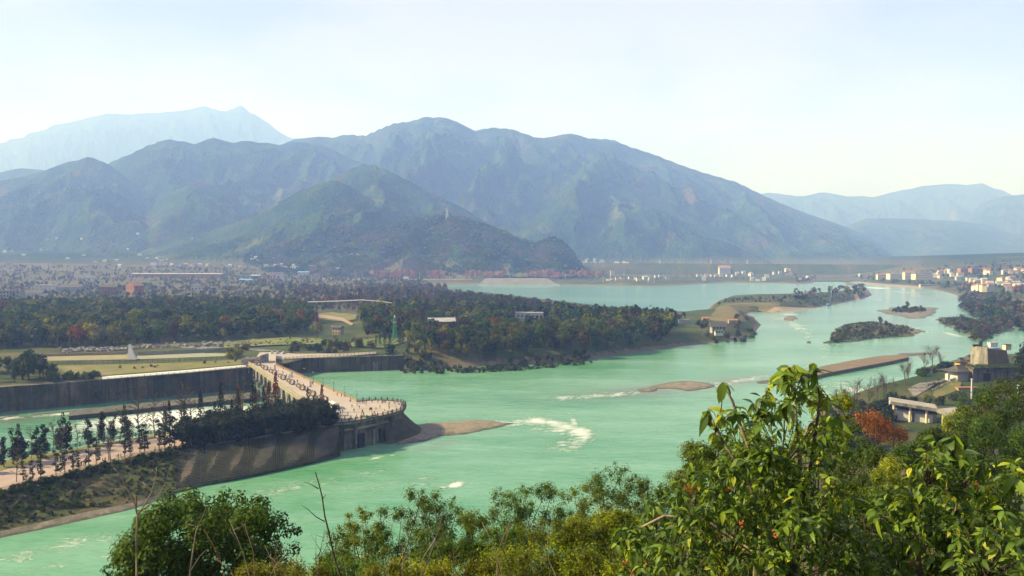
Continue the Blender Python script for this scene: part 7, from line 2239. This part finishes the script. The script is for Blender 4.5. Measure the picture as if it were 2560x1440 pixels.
c = A(1730, 1240, 24); leafy_tree('russet_bush', (c[0], 24, gz(c[0], 24)), px_lobes(sp_), 700, .09, LF['orange'], 'small russet patch of a bush below the large-leaved shrub', cat='bush', seed=891, limbs=3, trunk_r=.04, shell=.1)

# ---- large-leaved shrubs close to the viewer
def leaf_blade(L=1.0, W=.40, fold=.22, droop=.5):
    V_, t = [], []
    prof_ = [(.0, .05), (.18, .62), (.42, 1.0), (.70, .78), (1.0, .02)]
    for (s, w) in prof_:
        z = -droop * s * s; x = s * (1 - .18 * droop * s)
        for e in (-1, 0, 1): V_.append((x * L, e * w * W / 2 * L, z * L + abs(e) * w * fold * W * L * .5))
    F_ = []
    for i in range(4):
        for j in range(2): a = i * 3 + j; F_.append((a, a + 1, a + 4, a + 3))
    return np.array(V_), np.array(F_)
def big_leaf_material():
    m, nt = newmat('large_leaves')
    out = N(nt, 'ShaderNodeOutputMaterial'); p = N(nt, 'ShaderNodeBsdfPrincipled')
    p.inputs['Roughness'].default_value = .45; p.inputs['Specular IOR Level'].default_value = .2
    a = N(nt, 'ShaderNodeAttribute', attribute_name='tint').outputs['Fac']
    cr = N(nt, 'ShaderNodeValToRGB'); nt.links.new(a, cr.inputs[0])
    e = cr.color_ramp.elements; e[0].position = 0; e[0].color = (.012, .034, .004, 1); e[1].position = 1; e[1].color = (.50, .46, .03, 1)
    for pos_, c_ in ((.40, (.034, .080, .008, 1)), (.66, (.10, .19, .014, 1)), (.85, (.24, .33, .022, 1))):
        k = e.new(pos_); k.color = c_
    v = N(nt, 'ShaderNodeAttribute', attribute_name='vein').outputs['Fac']
    c = mixc(nt, ramp(nt, v, 0, 1, 0, .45), cr.outputs['Color'], (.16, .20, .07))
    nt.links.new(c, p.inputs['Base Color'])
    t = N(nt, 'ShaderNodeBsdfTranslucent'); nt.links.new(mixc(nt, 1.0, c, (1.8, 1.7, .5), 'MULTIPLY'), t.inputs['Color'])
    mx = N(nt, 'ShaderNodeMixShader'); mx.inputs[0].default_value = .38
    nt.links.new(p.outputs[0], mx.inputs[1]); nt.links.new(t.outputs[0], mx.inputs[2]); nt.links.new(mx.outputs[0], out.inputs[0])
    return m
M_big = big_leaf_material()
BV, BF = leaf_blade(); vein0 = np.array([1.0 if i % 3 == 1 else 0.0 for i in range(15)])
BLADES = [leaf_blade(1, .40, .25, .35), leaf_blade(1, .36, .3, .75), leaf_blade(1, .46, .15, .5)]
LEAFME = {}
for b in range(3):
    for ti, tv in enumerate((.12, .35, .5, .62, .75, .9)):
        LEAFME[(b, ti)] = np_mesh('leaf', BLADES[b][0], BLADES[b][1], [M_big], True, tint=np.full(8, tv), cols={'vein': vein0})
def frame_from(d, roll):
    d = Vector(d).normalized(); up_ = Vector((0, 0, 1)); s = up_.cross(d)
    if s.length < 1e-3: s = Vector((1, 0, 0))
    s.normalize(); n_ = d.cross(s); q_ = Matrix((d, s, n_)).transposed(); return q_ @ Matrix.Rotation(roll, 3, 'X')
def big_shrub(label, spec, stems, nclu, seed, hero, dist, Lm=.145, group=None):
    r_ = np.random.default_rng(seed)
    lob = px_lobes([(a, b, c_, dist + r_.uniform(-.9, .9)) for a, b, c_ in spec])
    cx = np.mean([l[0] for l in lob]); base = (cx, dist + .3, gz(cx, dist + .3))
    o = empty('large_leaved_shrub', base, label=label, cat='shrub', group=group); bb = np.array(base)
    tips = []
    w = np.array([l[3] ** 2 for l in lob]); w /= w.sum()
    for h in hero: c_ = A(h[0], h[1], dist - .3); tips.append((np.array(c_), h[2], True))
    for i in r_.choice(len(lob), nclu, p=w):
        l = lob[i]; d = rand_dirs(r_, 1)[0]; tips.append((np.array(l[:3]) + d * l[3] * r_.uniform(.35, 1.02), r_.uniform(.5, 1.0), False))
    allL = []
    for (c_, s, big) in tips:
        n_ = int(r_.integers(6, 10)) if big else int(r_.integers(4, 8)); a0 = r_.uniform(0, 6.28)
        for k in range(n_):
            a = a0 + k * 6.283 / n_ + r_.normal(0, .25); el = r_.normal(-.55 if big else -.15, .45)
            d = (math.cos(a) * math.cos(el), math.sin(a) * math.cos(el), math.sin(el))
            L = Lm * s * r_.uniform(.7, 1.2) * (1.3 if big else 1)
            p = c_ + np.array([0, 0, -.012 * k])
            tn = np.clip(r_.normal(.52, .22), .05, .97)
            if big and k < 2: tn = r_.uniform(.7, .95)
            allL.append((p, d, L, tn, r_.normal(0, .5), big))
    # leaves that show largest are parts; the rest one mass
    order = sorted(range(len(allL)), key=lambda i: (-1 if allL[i][5] else 0, allL[i][0][1] - allL[i][2] * 3))
    Vs, Fs, Ts, o2 = [], [], [], 0
    for rank, i in enumerate(order):
        p, d, L, tn, roll, big = allL[i]
        M3 = frame_from(d, roll)
        if rank < 290:
            ti = int(np.argmin([abs(tn - q_) for q_ in (.12, .35, .5, .62, .75, .9)]))
            lf = add('leaf', LEAFME[(i % 3, ti)], o); lf.matrix_basis = Matrix.Translation(Vector(p - bb)) @ M3.to_4x4() @ Matrix.Scale(L, 4)
        else:
            B = BLADES[i % 3][0] * L @ np.array(M3).T + (p - bb)
            Vs.append(B); Fs.append(BF + o2); o2 += 15; Ts += [tn] * 8
    add('foliage', np_mesh('foliage', np.concatenate(Vs), np.concatenate(Fs), [M_big], True, tint=Ts, cols={'vein': np.tile(vein0, len(Vs))}), o, kind='stuff')
    # stems and twigs
    for sp in stems:
        mb = MB(); pp = [np.array(A(a, b, dist + .15)) - bb for a, b in sp]
        pp = [np.array([pp[0][0] * .6, pp[0][1], -.3])] + pp
        mb.tube([tuple(q_) for q_ in pp], list(np.linspace(.035, .010, len(pp))), 6); mb.build('stem', [M_pale_bark if len(sp) == 4 else M_bark], o, smooth=True)
    mb = MB()
    for (c_, s, big) in tips[:: (1 if big else 1)][:260]:
        j = np.argmin([np.linalg.norm(np.array(l[:3]) - c_) for l in lob]); l = np.array(lob[j][:3])
        q_ = l + np.array([0, .1, -lob[j][3] * .8]); mid_ = (q_ + c_) / 2 + r_.normal(0, .02, 3)
        mb.tube([tuple(q_ - bb), tuple(mid_ - bb), tuple(c_ - bb)], [.008, .006, .004], 4)
    mb.build('twigs', [M_bark], o, kind='stuff')
    # berries
    mb = MB()
    for k in range(9):
        l = lob[r_.integers(len(lob))]; c_ = np.array(l[:3]) + np.array([r_.normal(0, .6), -.6, r_.normal(0, .6)]) * l[3]
        for j in range(7): q_ = c_ + r_.normal(0, .018, 3) - bb; mb.lathe([(.004, -.012), (.013, 0), (.004, .012)], tuple(q_), 5)
    mb.build('berries', [pm('orange_berries', (.34, .10, .025), (.26, .07, .02), 20, .4, space='obj')], o, kind='stuff')
    return o
big_shrub('large-leaved glossy shrub with drooping leaf clusters reaching above the river', [(1985,960,45),(1910,1010,50),(2035,990,50),(1795,1060,36),(1855,1090,75),(1960,1100,105),(2060,1100,70),(1800,1170,75),(1900,1210,125),(2030,1220,120),(1725,1260,85),(1830,1330,125),(1980,1350,150),(1650,1310,75),(1700,1410,105),(2090,1350,110),(1570,1345,46),(1600,1420,70)],
          [[(1990,1300),(2000,1150),(1990,1040),(1985,930)],[(1985,1400),(2000,1280),(2030,1150),(2050,1000),(2040,925)],[(1930,1350),(1870,1200),(1800,1090),(1765,1030)],[(1900,1330),(1880,1150),(1830,1000),(1808,965)],[(1880,1380),(1760,1300),(1660,1290),(1580,1330)],[(1995,1430),(1990,1330),(1975,1270),(2005,1200)]],
          900, 900, [(1985,912,1.25),(2035,908,1.3),(1808,955,1.05),(1770,1020,1.2),(1915,975,1.2),(1840,1018,.95),(1955,930,1.1),(2100,1035,1.0),(1965,1000,1.0),(1900,1040,1.0),(1790,1080,.9),(2070,990,1.0)], 8.6)
big_shrub('large-leaved glossy shrub with hanging clusters below the canopy building', [(2370,1120,50),(2330,1170,70),(2410,1190,75),(2280,1270,85),(2390,1300,115),(2500,1260,80),(2480,1370,115),(2260,1390,110),(2160,1420,90),(2545,1170,50),(2400,1425,115),(2550,1330,80)],
          [[(2380,1400),(2390,1250),(2380,1150),(2385,1085)],[(2300,1430),(2290,1330),(2270,1250)],[(2500,1430),(2510,1300),(2540,1190)]],
          620, 950, [(2385,1085,1.3),(2350,1110,1.2),(2410,1130,1.2),(2540,1190,1.3),(2300,1190,1.0),(2280,1240,1.0),(2500,1250,1.2),(2200,1290,1.0)], 8.0)
# darker small-leaved growth filling behind them
for k, (px_, py_, rp, d) in enumerate([(1880,1200,150,12.5),(2010,1180,150,13),(1780,1330,150,11.5),(1950,1370,180,11.5),(2120,1320,140,12),(2280,1340,140,11),(2420,1320,150,11.5),(2530,1380,130,11),(1640,1400,100,12),(2060,1050,70,14)]):
    r_ = np.random.default_rng(960 + k); sp_ = [(px_ + r_.uniform(-1, 1) * rp, py_ + r_.uniform(-.8, 1) * rp, r_.uniform(.2, .34) * rp, d + r_.uniform(-.7, .9)) for j in range(22)]
    c = A(px_, py_ + rp, d)
    leafy_tree('understorey_bush', (c[0], d, gz(c[0], d)), px_lobes(sp_), 5200, .06, LF['deep' if k % 3 else 'lime'], 'small-leaved dark bush growing behind the large-leaved shrubs' if k % 3 else 'small-leaved yellow-green bush growing behind the large-leaved shrubs', cat='bush', seed=980 + k, aspect=.5, shell=.05, limbs=12, trunk_r=.05, group='understorey bushes' if k % 3 else 'yellow-green understorey bushes')
# ---- bare saplings in front
def sapling(specs, d, label, r0=.03, mat=None, group=None):
    r0 = r0 * .68
    b0 = specs[0][0]; c = A(b0[0], b0[1], d); base = (c[0], d, gz(c[0], d)); bb = np.array(base)
    o = empty('bare_sapling', base, label=label, cat='sapling', group=group)
    for k, path in enumerate(specs):
        pp = [np.array(A(a, b, d + .02 * k)) - bb for a, b in path]
        if k == 0: pp = [np.array([0, 0, -.2])] + pp
        rs = list(np.linspace(r0 if k == 0 else r0 * .55, r0 * (.5 if k == 0 else .18), len(pp)))
        mb = MB(); mb.tube([tuple(q_) for q_ in pp], rs, 6); mb.build('stem' if k == 0 else 'branch', [mat or M_pale_bark], o, smooth=True)
    return o
sapling([[(342,1440),(341,1360),(343,1285)],[(343,1288),(338,1262),(318,1222),(296,1182),(284,1170)],[(344,1286),(362,1262),(380,1228),(390,1190),(391,1168)],[(345,1283),(372,1262),(390,1250),(415,1205)],[(385,1225),(366,1215),(356,1205)],[(341,1270),(340,1240),(340,1230)],[(389,1185),(383,1178),(380,1172)]], 10.5, 'pale forked bare sapling in front of the dark evergreen crown', .03)
sapling([[(474,1440),(482,1380),(490,1330),(495,1315)],[(495,1315),(508,1290),(514,1270)],[(478,1425),(500,1390),(520,1370)],[(493,1316),(480,1313),(470,1311)]], 11.0, 'thin pale bare sapling leaning over the dark evergreen crown', .02)
sapling([[(850,1440),(835,1390),(822,1330),(812,1290),(805,1240),(796,1205),(788,1180)],[(812,1304),(790,1292),(768,1272),(752,1262)],[(796,1222),(780,1212),(760,1204)],[(805,1250),(815,1235)],[(840,1400),(850,1380)]], 11.0, 'tall dark bare sapling rising against the green water', .022, M_bark)
sapling([[(1055,1440),(1075,1390),(1095,1330),(1108,1280)],[(1098,1318),(1092,1290),(1085,1265)],[(1108,1282),(1118,1262)],[(1090,1345),(1060,1390),(1040,1440)]], 12.0, 'pale bare sapling among olive bushes', .022)
sapling([[(1000,1410),(1020,1360),(1035,1310),(1048,1260),(1058,1225)],[(1038,1312),(1025,1290),(1000,1270)],[(1035,1313),(1050,1312),(1060,1322)],[(1048,1262),(1070,1248),(1090,1250)]], 12.0, 'crooked bare sapling with a hooked twig', .016, M_bark)
sapling([[(1390,1440),(1372,1400),(1368,1338)],[(1368,1340),(1345,1315),(1325,1298),(1318,1290)],[(1369,1338),(1380,1300),(1383,1270)],[(1375,1410),(1350,1390)]], 12.0, 'pale bare sapling forked like the letter Y among yellow-green bushes', .016)
r_ = np.random.default_rng(1000)
for k in range(26):
    px_ = r_.uniform(560, 1420); top = r_.uniform(1290, 1400); ln = r_.uniform(-60, 60); d = r_.uniform(10, 15)
    s = [[(px_, 1450), (px_ + ln * .4 + r_.normal(0, 5), (1450 + top) / 2), (px_ + ln, top)]]
    for j in range(int(r_.integers(1, 4))):
        t = r_.uniform(.3, .9); b = (px_ + ln * t, 1450 + (top - 1450) * t); s.append([b, (b[0] + r_.uniform(-40, 40), b[1] - r_.uniform(10, 50))])
    sapling(s, d, 'thin bare twiggy stem among the olive bushes', r_.uniform(.007, .014), [M_pale_bark, M_wood, M_bark][k % 3], 'thin bare stems among the bushes')

# ------------------------------------------------------------------ haze: one closed box of pale air
m, nt = newmat('haze')
out = N(nt, 'ShaderNodeOutputMaterial')
pv = N(nt, 'ShaderNodeVolumePrincipled')
pv.inputs['Color'].default_value = (0.25, 0.41, 1.0, 1.0)
pv.inputs['Absorption Color'].default_value = (1.0, 1.0, 1.0, 1.0)
pv.inputs['Density'].default_value = 1.8e-4
pv.inputs['Anisotropy'].default_value = 0.05
nt.links.new(pv.outputs[0], out.inputs['Volume'])
mb = MB()
mb.box((0, 8050, 1420), (31200, 17100, 2862))
hz = mb.build('haze', m)
tag(hz, 'pale blue haze filling the valley', 'haze', kind='stuff')
